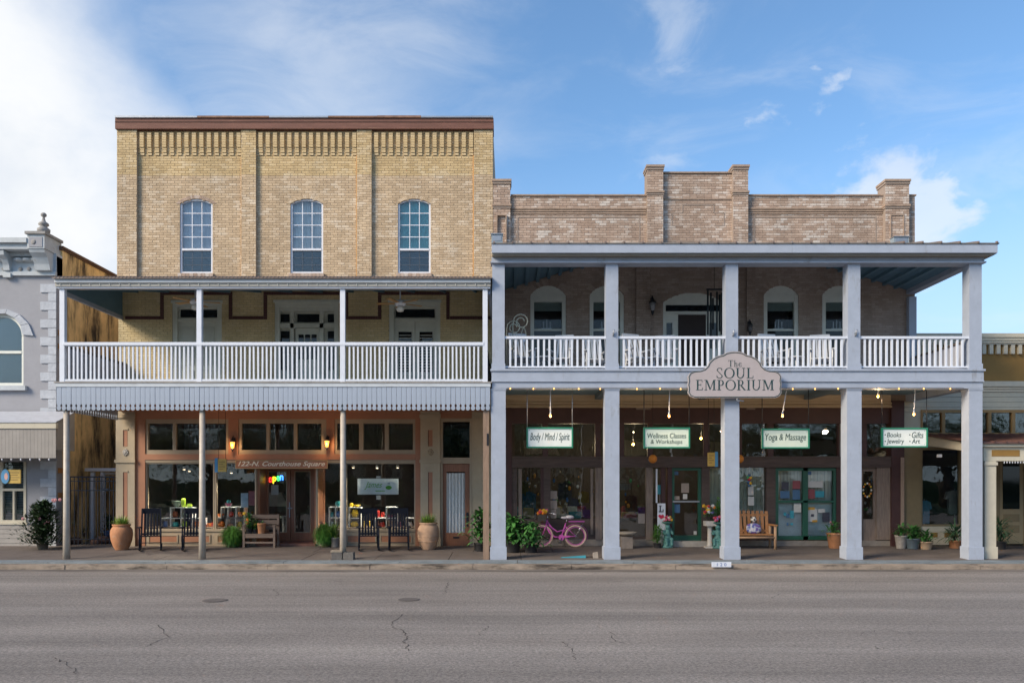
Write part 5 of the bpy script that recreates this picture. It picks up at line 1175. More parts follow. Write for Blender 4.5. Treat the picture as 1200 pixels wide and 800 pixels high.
# its porch
PY = 20.25
pch = thing('cream_porch', 'cream porch with panelled frieze, square column and rusty roof on ochre building', 'porch', (X_(1170, PY), PY, 0), world=True)
pz0, pz1 = Z_(518.5, PY), RZ(508.6); px0 = X_(1150, PY)
MB().hexa([(px0-.12, PY-.2, pz0-.03), (px0+9, PY-.2, pz0-.03), (px0+9, R-.035, pz1-.03), (px0-.12, R-.035, pz1-.03), (px0-.12, PY-.2, pz0), (px0+9, PY-.2, pz0), (px0+9, R-.035, pz1), (px0-.12, R-.035, pz1)]).build('roof', mat('rusty maroon sheet', (.12, .06, .05), .7, .3, 6), pch)
rr = MB().hexa([(0, PY-.22, pz0), (.035, PY-.22, pz0), (.035, R-.04, pz1), (0, R-.04, pz1), (0, PY-.22, pz0+.03), (.035, PY-.22, pz0+.03), (.035, R-.04, pz1+.03), (0, R-.04, pz1+.03)]).mesh('roof_rib'); rr.materials.append(MATS['rusty maroon sheet'])
for k in range(30):
    o = bpy.data.objects.new('roof_rib', rr); COL.objects.link(o); o.parent = pch; o.matrix_parent_inverse = wp(pch); o.location = (px0-.1+.3*k, 0, 0)
MB().box(px0-.06, px0+9, PY-.14, PY+.14, Z_(523.5, PY), pz0-.04).build('cornice', cream_paint, pch)
MB().box(px0+.02, px0+9, PY-.06, PY+.1, Z_(540, PY), Z_(523.8, PY)).build('frieze', cream_paint, pch)
for a, c in ((1160.5, 1193), (1199, 1232)): MB().px(a, c, 527, 534.5, PY-.068, PY-.058, ref=PY).build('frieze_panel', ochre_paint, pch)
MB().hexa([(px0+.0, PY+.14, Z_(530, PY)), (px0+.16, PY+.14, Z_(530, PY)), (px0+.16, R-.07, RZ(521)), (px0, R-.07, RZ(521)), (px0+.0, PY+.14, pz0-.04), (px0+.16, PY+.14, pz0-.04), (px0+.16, R-.07, pz1-.04), (px0, R-.07, pz1-.04)]).build('side_beam', cream_paint, pch)
cx = X_(1158, PY); c_ = MB().box(cx-.145, cx+.145, PY-.1, PY+.19, gz(PY)-.02, Z_(540.2, PY)).build('column', cream_paint, pch)
MB().box(cx-.17, cx+.17, PY-.13, PY+.22, gz(PY)-.02, Z_(640, PY)).build('column_base', cream_paint, c_); MB().box(cx-.17, cx+.17, PY-.13, PY+.22, Z_(545, PY), Z_(541.5, PY)).build('column_cap', cream_paint, c_)
for i in range(9): MB().lathe([(.004, -.06), (.018, -.03), (.01, 0)], (X_(1176+3.2*i, PY), PY-.03, Z_(540.2, PY)), 6).build('icicle_light', vinyl, pch)
pl = MB().px(1100, 1104, 532, 535.5, R-1.4, R-1.3).build('soffit_lamp', vinyl, pch)
# garments in its window
def shirt(px, py, Y, col, label, w=.5, h=.72):
    c = (X_(px, Y), Z_(py, Y)); pts = [(-.12, 0), (-.5, -.08), (-.62, -.36), (-.46, -.40), (-.40, -.26), (-.40, -1), (.40, -1), (.40, -.26), (.46, -.40), (.62, -.36), (.5, -.08), (.12, 0), (0, -.05)]
    t = thing('garment_on_stand', label, 'clothing', (c[0], Y, .08), world=True)
    MB().prism([(c[0]+x*w, c[1]+z*h) for x, z in pts], Y-.05, Y+.06).build('garment', mat(label[:20]+' cloth', col, .9, .25, 12), t); MB().tube([(c[0], Y, .09), (c[0], Y, c[1]+.05)], .02, 6).build('stand_pole', steel, t); MB().lathe([(.16, .082), (.14, .10)], (c[0], Y, 0), 14).build('stand_base', steel, t)
shirt(1119, 574, R+.5, (.42, .42, .38), 'pale grey shirt on a stand in ochre building window'); shirt(1083, 586, R+.5, (.07, .22, .32), 'blue garment on a stand in ochre building window', .34, .7)

# ------------------------------------------------------------------ signs
sg = thing('plaque_sign', 'pink grey shaped plaque reading The SOUL EMPORIUM on the gallery column', 'sign', (X_(861, F-.2), F-.2, Z_(466, F-.2)), world=True)
SY = F-.22
def plaque(cx, s=1.0, inset=0):
    # half outline in pixels from the centre bottom, going right and up
    H = [(0, 466), (48, 466), (52.5, 464), (55, 460), (54.2, 456), (55.2, 451), (54.2, 446), (55, 441), (52.5, 437), (48, 435), (41, 434.6), (35.5, 432.5), (31.5, 428.5), (29.5, 424), (25, 419.5), (19, 416.5), (13.5, 415.5), (9.5, 412.8), (4, 411.6), (0, 411.4)]
    pts = H+[(-x, y) for x, y in H[-2:0:-1]]
    cy = 445
    return [(X_(cx+x*(1-inset/55), SY), Z_(cy+(y-cy)*(1-inset/28), SY)) for x, y in pts]
MB().prism(plaque(861), SY, SY+.05).build('board', mat('pink grey sign board', (.42, .37, .37), .55, .06), sg)
ink = mat('dark green ink', (.012, .045, .045), .5, .05)
ol = plaque(861, inset=1.3); MB().tube([(x, SY-.002, z) for x, z in ol], .0105, 5, closed=True).build('painted_border', ink, sg)
MB().tube([(X_(864, SY), SY+.03, Z_(465, SY)), (X_(864, SY), SY+.03, Z_(469, SY)), (X_(872, SY), SY+.03, Z_(469.5, SY))], .02, 6).build('mounting_bracket', steel, sg)
MB().box(X_(858, SY), X_(866, SY), SY+.05, F-.02, Z_(452, SY), Z_(440, SY)).build('mounting_block', steel, sg)
# serif capitals drawn with thick and thin strokes (unit height, returns polygons and advance)
def ring(cx, cy, rx, ry, tx, ty, a0, a1, n=22):
    P = []
    for i in range(n):
        u, v = math.radians(a0+(a1-a0)*i/n), math.radians(a0+(a1-a0)*(i+1)/n)
        P.append([(cx+(rx-tx)*math.cos(u), cy+(ry-ty)*math.sin(u)), (cx+rx*math.cos(u), cy+ry*math.sin(u)), (cx+rx*math.cos(v), cy+ry*math.sin(v)), (cx+(rx-tx)*math.cos(v), cy+(ry-ty)*math.sin(v))])
    return P
def rc(x0, x1, y0, y1): return [(x0, y0), (x1, y0), (x1, y1), (x0, y1)]
TH, TN = .135, .05
def glyph(ch):
    if ch == 'O': return ring(.5, .5, .5, .52, TH, TN, 0, 360, 40), 1.0
    if ch == 'L': return [rc(.1, .1+TH, 0, 1), rc(0, .34, 1-TN, 1), rc(0, .1, 0, TN), rc(.1+TH, .62, 0, TN), [(.57, TN), (.62, TN), (.64, .26), (.61, .26)]], .66
    if ch == 'I': return [rc(.1, .1+TH, 0, 1), rc(0, .1, 1-TN, 1), rc(.1+TH, .335, 1-TN, 1), rc(0, .1, 0, TN), rc(.1+TH, .335, 0, TN)], .34
    if ch == 'E': return [rc(.1, .1+TH, 0, 1), rc(0, .1, 0, TN), rc(0, .1, 1-TN, 1), rc(.1+TH, .64, 0, TN), rc(.1+TH, .6, 1-TN, 1), rc(.1+TH, .46, .5, .5+TN), [(.58, TN), (.64, TN), (.66, .25), (.63, .25)], [(.56, 1-TN), (.6, 1-TN), (.62, .77), (.59, .77)], rc(.46, .49, .4, .64)], .7
    if ch == 'U': return [rc(.1, .1+TH, .36, 1), rc(0, .33, 1-TN, 1), rc(.72, .72+.06, .36, 1), rc(.6, .9, 1-TN, 1)]+ring(.44, .36, .34, .38, .10, .08, 180, 360), .92
    if ch == 'P': return [rc(.1, .1+TH, 0, 1), rc(0, .1, 0, TN), rc(.1+TH, .34, 0, TN), rc(0, .1, 1-TN, 1), rc(.1+TH, .34, 1-TN, 1), rc(.1+TH, .34, .44, .44+TN)]+ring(.34, .72, .28, .28, TH*.95, TN, -90, 90), .66
    if ch == 'R': return [rc(.1, .1+TH, 0, 1), rc(0, .1, 0, TN), rc(.1+TH, .34, 0, TN), rc(0, .1, 1-TN, 1), rc(.1+TH, .34, 1-TN, 1), rc(.1+TH, .34, .46, .46+TN), [(.30, .46), (.44, .48), (.80, .04), (.66, .02)], rc(.64, .86, 0, TN)]+ring(.34, .73, .27, .27, TH*.9, TN, -90, 90), .82
    if ch == 'M': return [rc(.12, .12+.055, 0, 1), rc(0, .27, 0, TN), [(.12, 1), (.27, 1), (.60, .12), (.52, 0)], [(.52, 0), (.585, .10), (.93, 1), (.86, 1)], rc(.86, .86+TH, 0, 1), rc(.76, 1.1, 0, TN), rc(0, .12, 1-TN, 1), rc(.995, 1.1, 1-TN, 1)], 1.12
    if ch == 'T': return [rc(.31, .31+TH, 0, 1), rc(0, .31, 1-TN, 1), rc(.31+TH, .76, 1-TN, 1), rc(.2, .31, 0, TN), rc(.31+TH, .55, 0, TN), rc(0, .03, .78, 1-TN), rc(.73, .76, .78, 1-TN)], .78
    if ch == 'h': return [rc(.08, .18, 0, 1), rc(0, .26, 0, .04), rc(.42, .52, 0, .4), rc(.36, .6, 0, .04)]+ring(.33, .4, .19, .2, .09, .05, 0, 180, 14), .62
    if ch == 'e': return ring(.27, .3, .27, .32, .1, .04, 35, 330, 24)+[rc(.08, .48, .32, .36)], .56
    if ch == 'S': return ring(.30, .755, .27, .265, .075, .05, 40, 180, 16)+ring(.30, .25, .29, .27, .085, .05, -150, 0, 16)+[[(.03, .755), (.115, .755), (.59, .25), (.505, .25)], rc(.49, .53, .74, .98), rc(.03, .07, .04, .28)], .62
    return [], .3
def serif(word, x0, x1, y0, y1):
    q = MB(); adv = 0; G = []
    for ch in word:
        p, a = glyph(ch); G.append((p, adv)); adv += a+.12
    tot = adv-.12; k = 0
    for polys, off in G:
        for pl_ in polys:
            pts = [(X_(x0+(x+off)/tot*(x1-x0), SY), Z_(y1+(y0-y1)*z, SY)) for x, z in pl_]
            ar = sum(pts[i][0]*pts[(i+1) % len(pts)][1]-pts[(i+1) % len(pts)][0]*pts[i][1] for i in range(len(pts)))
            if ar < 0: pts = pts[::-1]
            k += 1; q.prism(pts, SY-.004-.00004*(k % 40), SY-.0005)
    return q
serif('SOUL', 839.5, 883, 431, 443).build('lettering', ink, sg); serif('EMPORIUM', 815.5, 907, 445, 457).build('lettering', ink, sg); serif('The', 853.5, 869.5, 422, 429.5).build('lettering', ink, sg)

sign_green = mat('green sign frame', (.02, .20, .12), .5, .1); sign_face = mat('pale mint sign face', (.66, .74, .62), .6, .05); sign_white = mat('white sign face', (.74, .79, .76), .6, .05); gink = mat('sign lettering green', (.015, .05, .035), .5, .05)
def hang_sign(x0, x1, y0, y1, lines, label, Y, face, tilt=0, hx=None):
    t = thing('hanging_sign', label, 'sign', (X_((x0+x1)/2, Y), Y, Z_(y1, Y)), world=True, group='green framed signs hanging under the gallery')
    q = MB(); f = 1.7
    frame_px('frame', sign_green, t, x0, x1, y0, y1, Y-.02, Y+.05, f, ref=Y)
    px_part('face', face, t, [(x0+f, x1-f, y0+f, y1-f)], Y, Y+.04, ref=Y)
    for r_ in lines:
        text(r_[0], 'lettering', gink, X_(r_[1], Y), X_(r_[2], Y), Z_(r_[4], Y), Z_(r_[3], Y), Y, t, shear=r_[5], offset=.0, depth=.004)
    for cx_ in (x0+3.5, x1-3.5):
        for cy_ in (y0+3.5, y1-3.5): MB().ball((X_(cx_, Y), Y-.001, Z_(cy_, Y)), .011, .004, .011, 6, 4).build('screw', steel, t)
    for xx in hx or (x0+.8, x1-.8): MB().tube([(X_(xx, Y), Y+.015, Z_(y0, Y)), (X_(xx, Y), Y+.015, zc)], .011, 6).build('hanging_rod', steel if xx < 700 else black_metal, t)
HY = 20.5
hang_sign(617, 671.5, 500.5, 524.7, [('Body / Mind / Spirit', 621.5, 667.5, 507, 518.3, .22)], 'green framed sign reading Body / Mind / Spirit', HY, sign_white)
hang_sign(754, 808.5, 500.7, 525, [('Wellness Classes', 758.5, 804, 507.3, 513.2, .1), ('& Workshops', 762.5, 799.5, 514.8, 521.2, .1)], 'green framed sign reading Wellness Classes & Workshops', HY, sign_face)
hang_sign(892.5, 948.5, 502, 525.3, [('Yoga & Massage', 896.5, 944.5, 508, 518, .15)], 'green framed sign reading Yoga & Massage', HY, sign_face)
hang_sign(1033, 1087, 501, 524, [('Books', 1039.5, 1056, 506.4, 512, .15), ('Jewelry', 1039, 1059.5, 513.8, 521, .15), ('Gifts', 1068.5, 1082, 506, 513, .15), ('Art', 1068.5, 1078, 514, 519.2, .15)], 'white green framed sign reading Books Gifts Jewelry Art', HY, sign_white)
bs = bpy.data.objects['hanging_sign.003']
for x, y in ((1037.4, 509.2), (1037.4, 516.8), (1066.2, 509.2), (1066.2, 516.8)): MB().ball((X_(x, HY), HY-.001, Z_(y, HY)), .018, .006, .018, 8, 4).build('bullet_mark', gink, bs)
# address board
ad = thing('address_board', 'long terracotta board lettered 122 N. Courthouse Square over shop door', 'sign', (RX(330), R-.12, RZ(549)), world=True)
px_part('board', terracotta_trim, ad, [(276.5, 383.5, 539.5, 548.3)], R-.14, R-.075, ref=R-.14); frame_px('edge_moulding', mat('gilt edge', (.50, .33, .16), .5, .1), ad, 276, 384, 539, 548.8, R-.155, R-.13, .7, ref=R-.14)
text('122-N. Courthouse Square', 'lettering', mat('cream lettering', (.80, .74, .62), .6, .05), X_(279, R-.14), X_(381, R-.14), Z_(547.6, R-.14), Z_(540.2, R-.14), R-.141, ad, shear=.35, offset=.018)
# banner in the window
bn = thing('window_banner', 'white banner with green script and green apple shape in shop window', 'banner', (RX(443), R+.1, RZ(579)), world=True)
Yb = R+.10; px_part('cloth', mat('white banner cloth', (.72, .75, .75), .8, .05), bn, [(419, 467, 560.5, 579)], Yb, Yb+.01, ref=Yb)
agreen = mat('apple green ink', (.16, .42, .05), .6, .1)
text('James', 'lettering', agreen, X_(427, Yb), X_(448, Yb), Z_(573.5, Yb), Z_(564, Yb), Yb, bn, shear=.45, depth=.003); text('and company', 'lettering', agreen, X_(440, Yb), X_(452, Yb), Z_(576, Yb), Z_(574.3, Yb), Yb, bn, depth=.003) if False else MB().px(440, 451, 574.4, 575.4, Yb-.003, Yb-.0005, ref=Yb).build('small_print_line', agreen, bn)
q = MB(); q.prism([(X_(455.5, Yb)+.085*math.cos(a)*(1+.12*math.cos(2*a)), Z_(571, Yb)+.062*math.sin(a)) for a in [2*PI*i/20 for i in range(20)]], Yb-.003, Yb-.0005); q.build('apple_mark', mat('apple shape green', (.10, .34, .02), .6, .1), bn); MB().px(454.2, 457.2, 565, 567, Yb-.003, Yb-.0005, ref=Yb).build('apple_stalk', steel, bn)
for y0, y1, m in ((557.5, 560, paper), (580, 585, paper)): px_part('window_card', m, bn, [(441, 446, y0, y1)], Yb, Yb+.006, ref=Yb)
# neon open sign in the door
ne = thing('neon_open_sign', 'small neon sign spelling open in rainbow colours on shop door', 'neon sign', (X_(323, DY), DY-.0, Z_(564, DY)), world=True)
Yn = DY+.03
for ch, a, c, col, dy in (('o', 315, 319.2, (1, .03, .02), 1.0), ('p', 319.8, 323.6, (1, .75, .02), .2), ('e', 324.2, 327.6, (.05, .9, .15), -.8), ('n', 328.2, 332, (.05, .25, 1), -1.4)):
    text(ch, 'neon_letter', emat('neon '+ch, col, 2.2), X_(a, Yn), X_(c, Yn), Z_(564+dy+(2 if ch == 'p' else 0), Yn), Z_(558+dy, Yn), Yn, ne, offset=.02, depth=.01)
MB().px(314.5, 332.5, 556, 566.5, Yn+.004, Yn+.008, ref=Yn).build('backing', mat('black backing', (.01, .01, .012), .4, 0), ne)

# ------------------------------------------------------------------ lamps
def lamp_light(parent, loc, watts, col):      # the light a lit lamp gives off
    l_ = bpy.data.lights.new('lamp_light', 'POINT'); l_.energy = watts; l_.color = col; l_.shadow_soft_size = .05
    o = bpy.data.objects.new('lamp_light', l_); COL.objects.link(o); o.parent = parent; o.location = loc
def sconce(px, py, Y, glow, label, group, s=1.0):
    t = thing('wall_lantern', label, 'lantern', (X_(px, Y), Y, Z_(py, Y)), group=group)
    MB().box(-.04*s, .04*s, .055, .13, -.1*s, .22*s).build('wall_plate', black_metal, t)
    MB().tube([(0, .1, .2*s), (0, .03, .27*s), (0, -.04, .24*s)], .012*s, 6).build('arm', black_metal, t)
    MB().lathe([(.05*s, -.15*s), (.085*s, .06*s)], (0, -.04, 0), 6).build('lantern_glass', glow, t)
    MB().lathe([(.11*s, .065*s), (.05*s, .14*s), (.02*s, .2*s), (.005, .24*s)], (0, -.04, 0), 6).build('lantern_cap', black_metal, t); MB().lathe([(.005, -.27*s), (.03*s, -.22*s), (.055*s, -.155*s)], (0, -.04, 0), 6).build('lantern_foot', black_metal, t)
    if glow is sconce_glow: lamp_light(t, (0, -.16, -.05), 5, (1, .6, .28))
sconce(273, 520, R-.18, sconce_glow, 'lit amber wall lantern left of the address board, by triple pane transoms', 'lit lanterns on the shopfront', .85); sconce(383.5, 518.5, R-.18, sconce_glow, 'lit amber wall lantern above right end of address board', 'lit lanterns on the shopfront', .85)
ug = mat('unlit lantern glass', (.30, .29, .30), .15, .1)
sconce(764.5, 358, R-.22, ug, 'unlit black lantern on gallery pilaster left of white arched door', 'unlit gallery lanterns', 1.1); sconce(878.5, 384, R-.22, mat('dark unlit lantern glass', (.12, .11, .11), .15, .1), 'unlit black lantern on gallery wall pilaster right of white arched door', 'unlit gallery lanterns', .9)
for i, (px, y1, tilt, where) in enumerate(((645, 487, 0, 'above the Body / Mind / Spirit sign'), (784, 487, -1, 'above the Wellness Classes sign'), (917, 487, -6, 'on a slanting rod above the Yoga sign'), (1071, 485, -2, 'above the Books sign'), (1029, 464, 0, 'high under the gallery beside the right hand columns'))):
    Y = F+.45; t = thing('pendant_bulb', 'bare lit bulb '+where, 'bulb', (X_(px, Y), Y, Z_(y1, Y)), group='bare bulbs hanging under the gallery'); zt_ = zc-Z_(y1, Y); dx = -tilt*Y/FPX
    MB().tube([(0, 0, .07), (dx, 0, zt_)], .014, 6).build('rod', rail_white, t); MB().lathe([(.02, .03), (.024, .09)], n=8).build('socket', rail_white, t); MB().ball((0, 0, -.0), .030, .030, .038, 10, 8).build('bulb', warm_bulb, t); lamp_light(t, (0, 0, -.06), 9, (1, .66, .36))
ls = thing('light_string', 'string of tiny lit bulbs along the underside of gallery beam', 'string lights', (FX(860), F-.02, zb0-.03), world=True)
bm = MB().ball((0, 0, 0), .016, .016, .02, 8, 5).mesh('bulb'); bm.materials.append(string_bulb)
for x in (598, 625, 649, 678, 703, 746, 773, 797, 928, 954, 981, 1029, 1052, 1081, 1112):
    o = bpy.data.objects.new('bulb', bm); COL.objects.link(o); o.parent = ls; o.matrix_parent_inverse = wp(ls); o.location = (FX(x), F-.065, zb0-.012+.004*math.sin(x))
MB().tube([(FX(594), F-.065, zb0+.014), (FX(1128), F-.065, zb0+.014)], .006, 5).build('cable', black_metal, ls)
for px, Y, lab in ((765, R-.5, 'orange paper ball lamp hanging left of the green shop door'), (866.5, R-.5, 'orange paper ball lamp hanging beside the curtained window')):
    t = thing('ball_lamp', lab, 'lamp', (X_(px, Y), Y, Z_(537.5, Y)), group='orange ball lamps')
    MB().ball((0, 0, 0), .125, .125, .125, 16, 10).build('paper_ball', mat('orange paper', (.62, .22, .03), .7, .1), t); MB().tube([(0, 0, .12), (0, 0, zc-Z_(537.5, Y))], .005, 5).build('cord', black_metal, t)
for i, (px, py) in enumerate(((216, 549), (222, 551), (271, 553), (414, 547), (442, 547.5), (466, 547))):
    Y = R+.7; t = thing('spot_lamp', 'small ceiling spot lamp inside the tan building shop window', 'spotlight', (X_(px, Y), Y, Z_(py, Y)), group='spot lamps inside the shop window')
    MB().tube([(0, 0, .06), (0, 0, 4.0-Z_(py, Y))], .008, 5).build('stem', black_metal, t); MB().lathe([(.05, -.02), (.045, .05), (.02, .08)], n=10).build('can', steel, t); MB().lathe([(.04, -.024), (.02, -.035)], n=10).build('lamp_face', spot_glow, t)
    pl_ = bpy.data.lights.new('spot_lamp_light', 'SPOT'); pl_.energy = 120; pl_.color = (1, .86, .68); pl_.shadow_soft_size = .04; pl_.spot_size = math.radians(120); pl_.spot_blend = .6
    lo_ = bpy.data.objects.new('lamp_light', pl_); COL.objects.link(lo_); lo_.parent = t; lo_.location = (0, 0, -.05); lo_.rotation_euler = (math.radians(-12), 0, 0)

# ------------------------------------------------------------------ rocking chairs
def rocker_proto(m, label, group):
    t = thing('rocking_chair', label, 'rocking chair', group=group)
    for s in (-1, 1):
        pts = [(s*.27, -.42+.88*i/12, .035+.35*((i/12-.42)**2)) for i in range(13)]
        rk_ = MB()
        for i in range(12): rk_.bar(pts[i], pts[i+1], .035, .045)
        rk_.build('rocker', m, t)
        MB().tube([(s*.27, -.22, .06), (s*.27, -.24, .66)], [.022, .02], 8).build('front_leg', m, t); MB().tube([(s*.26, .22, .06), (s*.25, .20, .45)], .021, 8).build('rear_leg', m, t)
        MB().bar((s*.30, -.34, .665), (s*.26, .26, .66), .085, .025).build('arm', m, t); MB().bar((s*.245, .17, .40), (s*.235, .44, 1.16), .045, .035, (0, 1, 0)).build('back_post', m, t)
        for z in (.20, .31): MB().tube([(s*.27, -.22, z), (s*.26, .21, z)], .012, 6).build('side_stretcher', m, t)
    MB().tube([(-.27, -.225, .24), (.27, -.225, .24)], .013, 6).build('front_stretcher', m, t)
    st = MB()
    for i in range(5): st.box(-.27, .27, -.27+.1*i, -.27+.1*i+.09, .415-.008*i, .44-.008*i)
    st.build('seat', m, t)
    for i in range(5):
        x = -.16+.08*i; MB().bar((x, .185, .42), (x, .435, 1.06), .05, .014, (0, 1, 0)).build('back_slat', m, t)
    MB().bar((-.25, .43, 1.10), (.25, .43, 1.10), .02, .15).build('top_rail', m, t); MB().bar((-.235, .205, .46), (.235, .205, .46), .02, .05).build('lower_back_rail', m, t)
    return t
navy = mat('faded navy chair paint', (.013, .016, .026), .85, .15, spec=.15); white_ch = mat('white chair paint', (.60, .62, .65), .5, .08)
spots = [(176.5, 22.0, .38, 'dark navy rocking chair beside the left terracotta urn'), (226.5, 22.05, .33, 'dark navy rocking chair between a porch post and another chair, before cube shelves'),
         (432, 22.05, .2, 'dark navy rocking chair under the green banner, nearer the concrete blocks'), (467.5, 22.1, .12, 'dark navy rocking chair beside the pale terracotta urn')]
p0 = rocker_proto(navy, '', 'rocking chairs on the sidewalk')
for i, (px, Y, a, lab) in enumerate(spots):
    o = p0 if i == 0 else clone_tree(p0)
    o.location = (X_(px, Y), Y, gz(Y)-.005); o.rotation_euler = (0, 0, a); o['label'] = lab
p1 = rocker_proto(white_ch, '', 'white rocking chairs on the gallery')
gf = FZ(432.6)
for i, (px, Y, a, lab) in enumerate(((612, F+.95, .3, 'white gallery rocking chair by the iron plant hook'), (658, F+1.15, -.25, 'white gallery rocking chair in front of the first arched window'), (748, F+1.0, .35, 'white gallery rocking chair below the unlit lantern'),
                                     (779, F+1.2, -.2, 'white gallery rocking chair before the arched door'), (908, F+1.0, .2, 'white gallery rocking chair before the third arched window'), (962, F+1.1, -.3, 'white gallery rocking chair before the window nearest the gallery end'), (697, F+1.3, .1, 'white gallery rocking chair partly behind the second column'))):
    o = p1 if i == 0 else clone_tree(p1)
    o.location = (X_(px, Y), Y, gf-.005); o.rotation_euler = (0, 0, a); o['label'] = lab
def small_table(px, Y, m, label, base, items=()):
    t = thing('side_table', label, 'table', (X_(px, Y), Y, base), group='small tables on the porches')
    MB().lathe([(.24, .44), (.24, .47)], n=16).build('table_top', m, t)
    for k in range(3):
        a = 2*PI*k/3+.3; MB().tube([(.2*math.cos(a), .2*math.sin(a), 0), (.1*math.cos(a), .1*math.sin(a), .44)], .016, 6).build('leg', m, t)
small_table(637, F+1.0, white_ch, 'small white table between two gallery rocking chairs near the first window', gf); small_table(932, F+1.0, white_ch, 'small white table between two gallery rocking chairs near the third window', gf); small_table(766, F+1.1, white_ch, 'small white table between gallery rocking chairs left of the arched door', gf)
# scroll plant hooks on the gallery
hk_m = mat('cream iron', (.50, .48, .36), .6, .15)
def hook(px, top, Y, label, s):
    z0 = Z_(top, Y); x0 = X_(px, Y); t = thing('plant_hook', label, 'plant hook', (x0, Y, gf), world=True, group='scroll plant hooks')
    pts = [(x0, Y, gf), (x0, Y, z0-.22*s)]
    for i in range(1, 19):
        a = PI-i*PI*1.65/10; r = .16*s*(1-.62*i/18); pts.append((x0+.16*s+r*math.cos(a), Y, z0-.18*s+r*math.sin(a)))
    MB().tube(pts, .014, 6).build('stem', hk_m, t)
    cxx = x0+.21*s; MB().tube([(cxx, Y, z0-.27*s), (cxx-.05*s, Y, z0-.42*s), (cxx, Y, z0-.56*s), (cxx+.05*s, Y, z0-.42*s), (cxx, Y, z0-.27*s)], .009, 5).build('lantern_hanger', hk_m, t); MB().lathe([(.03, -.06), (.045, .04), (.04, .05)], (cxx, Y, z0-.54*s), 10).build('candle_cup', rail_white, t)
    MB().lathe([(.13, 0), (.12, .02)], (x0, Y, gf), 12).build('foot', hk_m, t)
hook(601, 366, F+.5, 'tall cream iron scroll hook with candle cup beside the corner column', 1.35); hook(593.6, 374, F+.5, 'shorter cream iron scroll hook half behind the corner column', 1.2)
# dark chimes beside the arched door
wc = thing('wind_chime', 'cluster of long dark tubes hanging beside the arched gallery door', 'wind chime', (X_(837, F+2.2), F+2.2, Z_(395, F+2.2)), world=True)
Yc = F+2.2; zt_ = hz0+hp*(Yc-hy0)-.02
for x, y0, y1 in ((829.5, 340, 392), (833, 343, 394), (835.5, 349, 386), (840, 342, 396), (843.5, 345, 388), (845.5, 343, 392)): MB().tube([(X_(x, Yc), Yc+.02*math.sin(x), Z_(y1, Yc)), (X_(x, Yc), Yc+.02*math.sin(x), Z_(y0, Yc))], .026, 8).build('chime_tube', mat('dark blue green tube', (.010, .020, .026), .35, .1), wc)
MB().box(X_(828, Yc), X_(847, Yc), Yc-.04, Yc+.04, Z_(338.5, Yc)-.03, Z_(338.5, Yc)).build('chime_bar', black_metal, wc); MB().tube([(X_(837, Yc), Yc, Z_(338.5, Yc)), (X_(837, Yc), Yc, zt_)], .008, 5).build('cord', black_metal, wc)

# ------------------------------------------------------------------ pots, urns and plants
terra = mat('terracotta pot clay', (.44, .20, .095), .8, .25, 6, .2, 30, dirt=((.42, .32, .25), .35, 5, (1, 1, 1))); terra_pale = mat('pale terracotta clay', (.45, .29, .19), .85, .25, 5, .2, 30, dirt=((.30, .24, .19), .4, 4, (1, 1, 2)))
soil = mat('potting soil', (.03, .022, .016), .95, .2)
def leaf_mat(name, a, b):
    if name in MATS: return MATS[name]
    m = bpy.data.materials.new(name); m.use_nodes = True; t = m.node_tree; L = t.links.new; bs_ = t.nodes['Principled BSDF']; bs_.inputs['Roughness'].default_value = .5
    at = N(t, 'ShaderNodeAttribute', attribute_name='shade'); mx = N(t, 'ShaderNodeMixRGB'); L(at.outputs['Fac'], mx.inputs[0]); mx.inputs[1].default_value = (*a, 1); mx.inputs[2].default_value = (*b, 1); L(mx.outputs[0], bs_.inputs['Base Color'])
    MATS[name] = m; return m
lime = leaf_mat('lime grass leaves', (.10, .20, .03), (.26, .38, .07)); fern_m = leaf_mat('fern fronds', (.04, .14, .02), (.14, .34, .06)); broad = leaf_mat('broad green leaves', (.022, .085, .022), (.085, .26, .06)); dark_leaf = leaf_mat('dark shrub leaves', (.012, .030, .012), (.04, .075, .03)); palm_m = leaf_mat('palm leaves', (.02, .06, .03), (.07, .16, .08))
def urn(px, base_y, Y, H, prof, m, label):
    t = thing('garden_urn', label, 'urn', (X_(px, Y), Y, gz(Y)-.004)); MB().lathe([(r*H, z*H) for r, z in prof], n=26).build('urn_body', m, t)
    MB().lathe([(.24*H, .93*H), (.02*H, .95*H)], n=18).build('soil', soil, t)
    r = random.Random(int(px)); g_ = MB()
    for i in range(260):
        a = r.uniform(0, 2*PI); rr = r.uniform(0, .22)*H; e = r.uniform(.5, 1.5)
        g_.leaf((rr*math.cos(a), rr*math.sin(a), .93*H), (math.cos(a)*math.cos(e), math.sin(a)*math.cos(e), math.sin(e)), r.uniform(.14, .34)*H/.75, .018, .5, r.random())
    g_.build('grass_tuft', lime, t)
up = [(.22, 0), (.23, .03), (.30, .15), (.375, .38), (.40, .60), (.385, .76), (.33, .86), (.29, .90), (.33, .93), (.34, .97), (.30, .985), (.27, .95)]
urn(142.5, 644, 22.2, .74, up, terra, 'warm terracotta urn with lime grass beside the alley gate')
urn(502, 642, 22.3, .78, up, terra_pale, 'pale banded terracotta urn with lime grass beside the lace curtained door')
uo = bpy.data.objects['garden_urn.001']
for z in (.22, .36, .5): MB().lathe([(.385*.78*(1 if z > .3 else .93), z), (.40*.78*(1 if z > .3 else .93), z+.012), (.385*.78*(1 if z > .3 else .93), z+.024)], n=26).build('urn_band', terra_pale, uo)
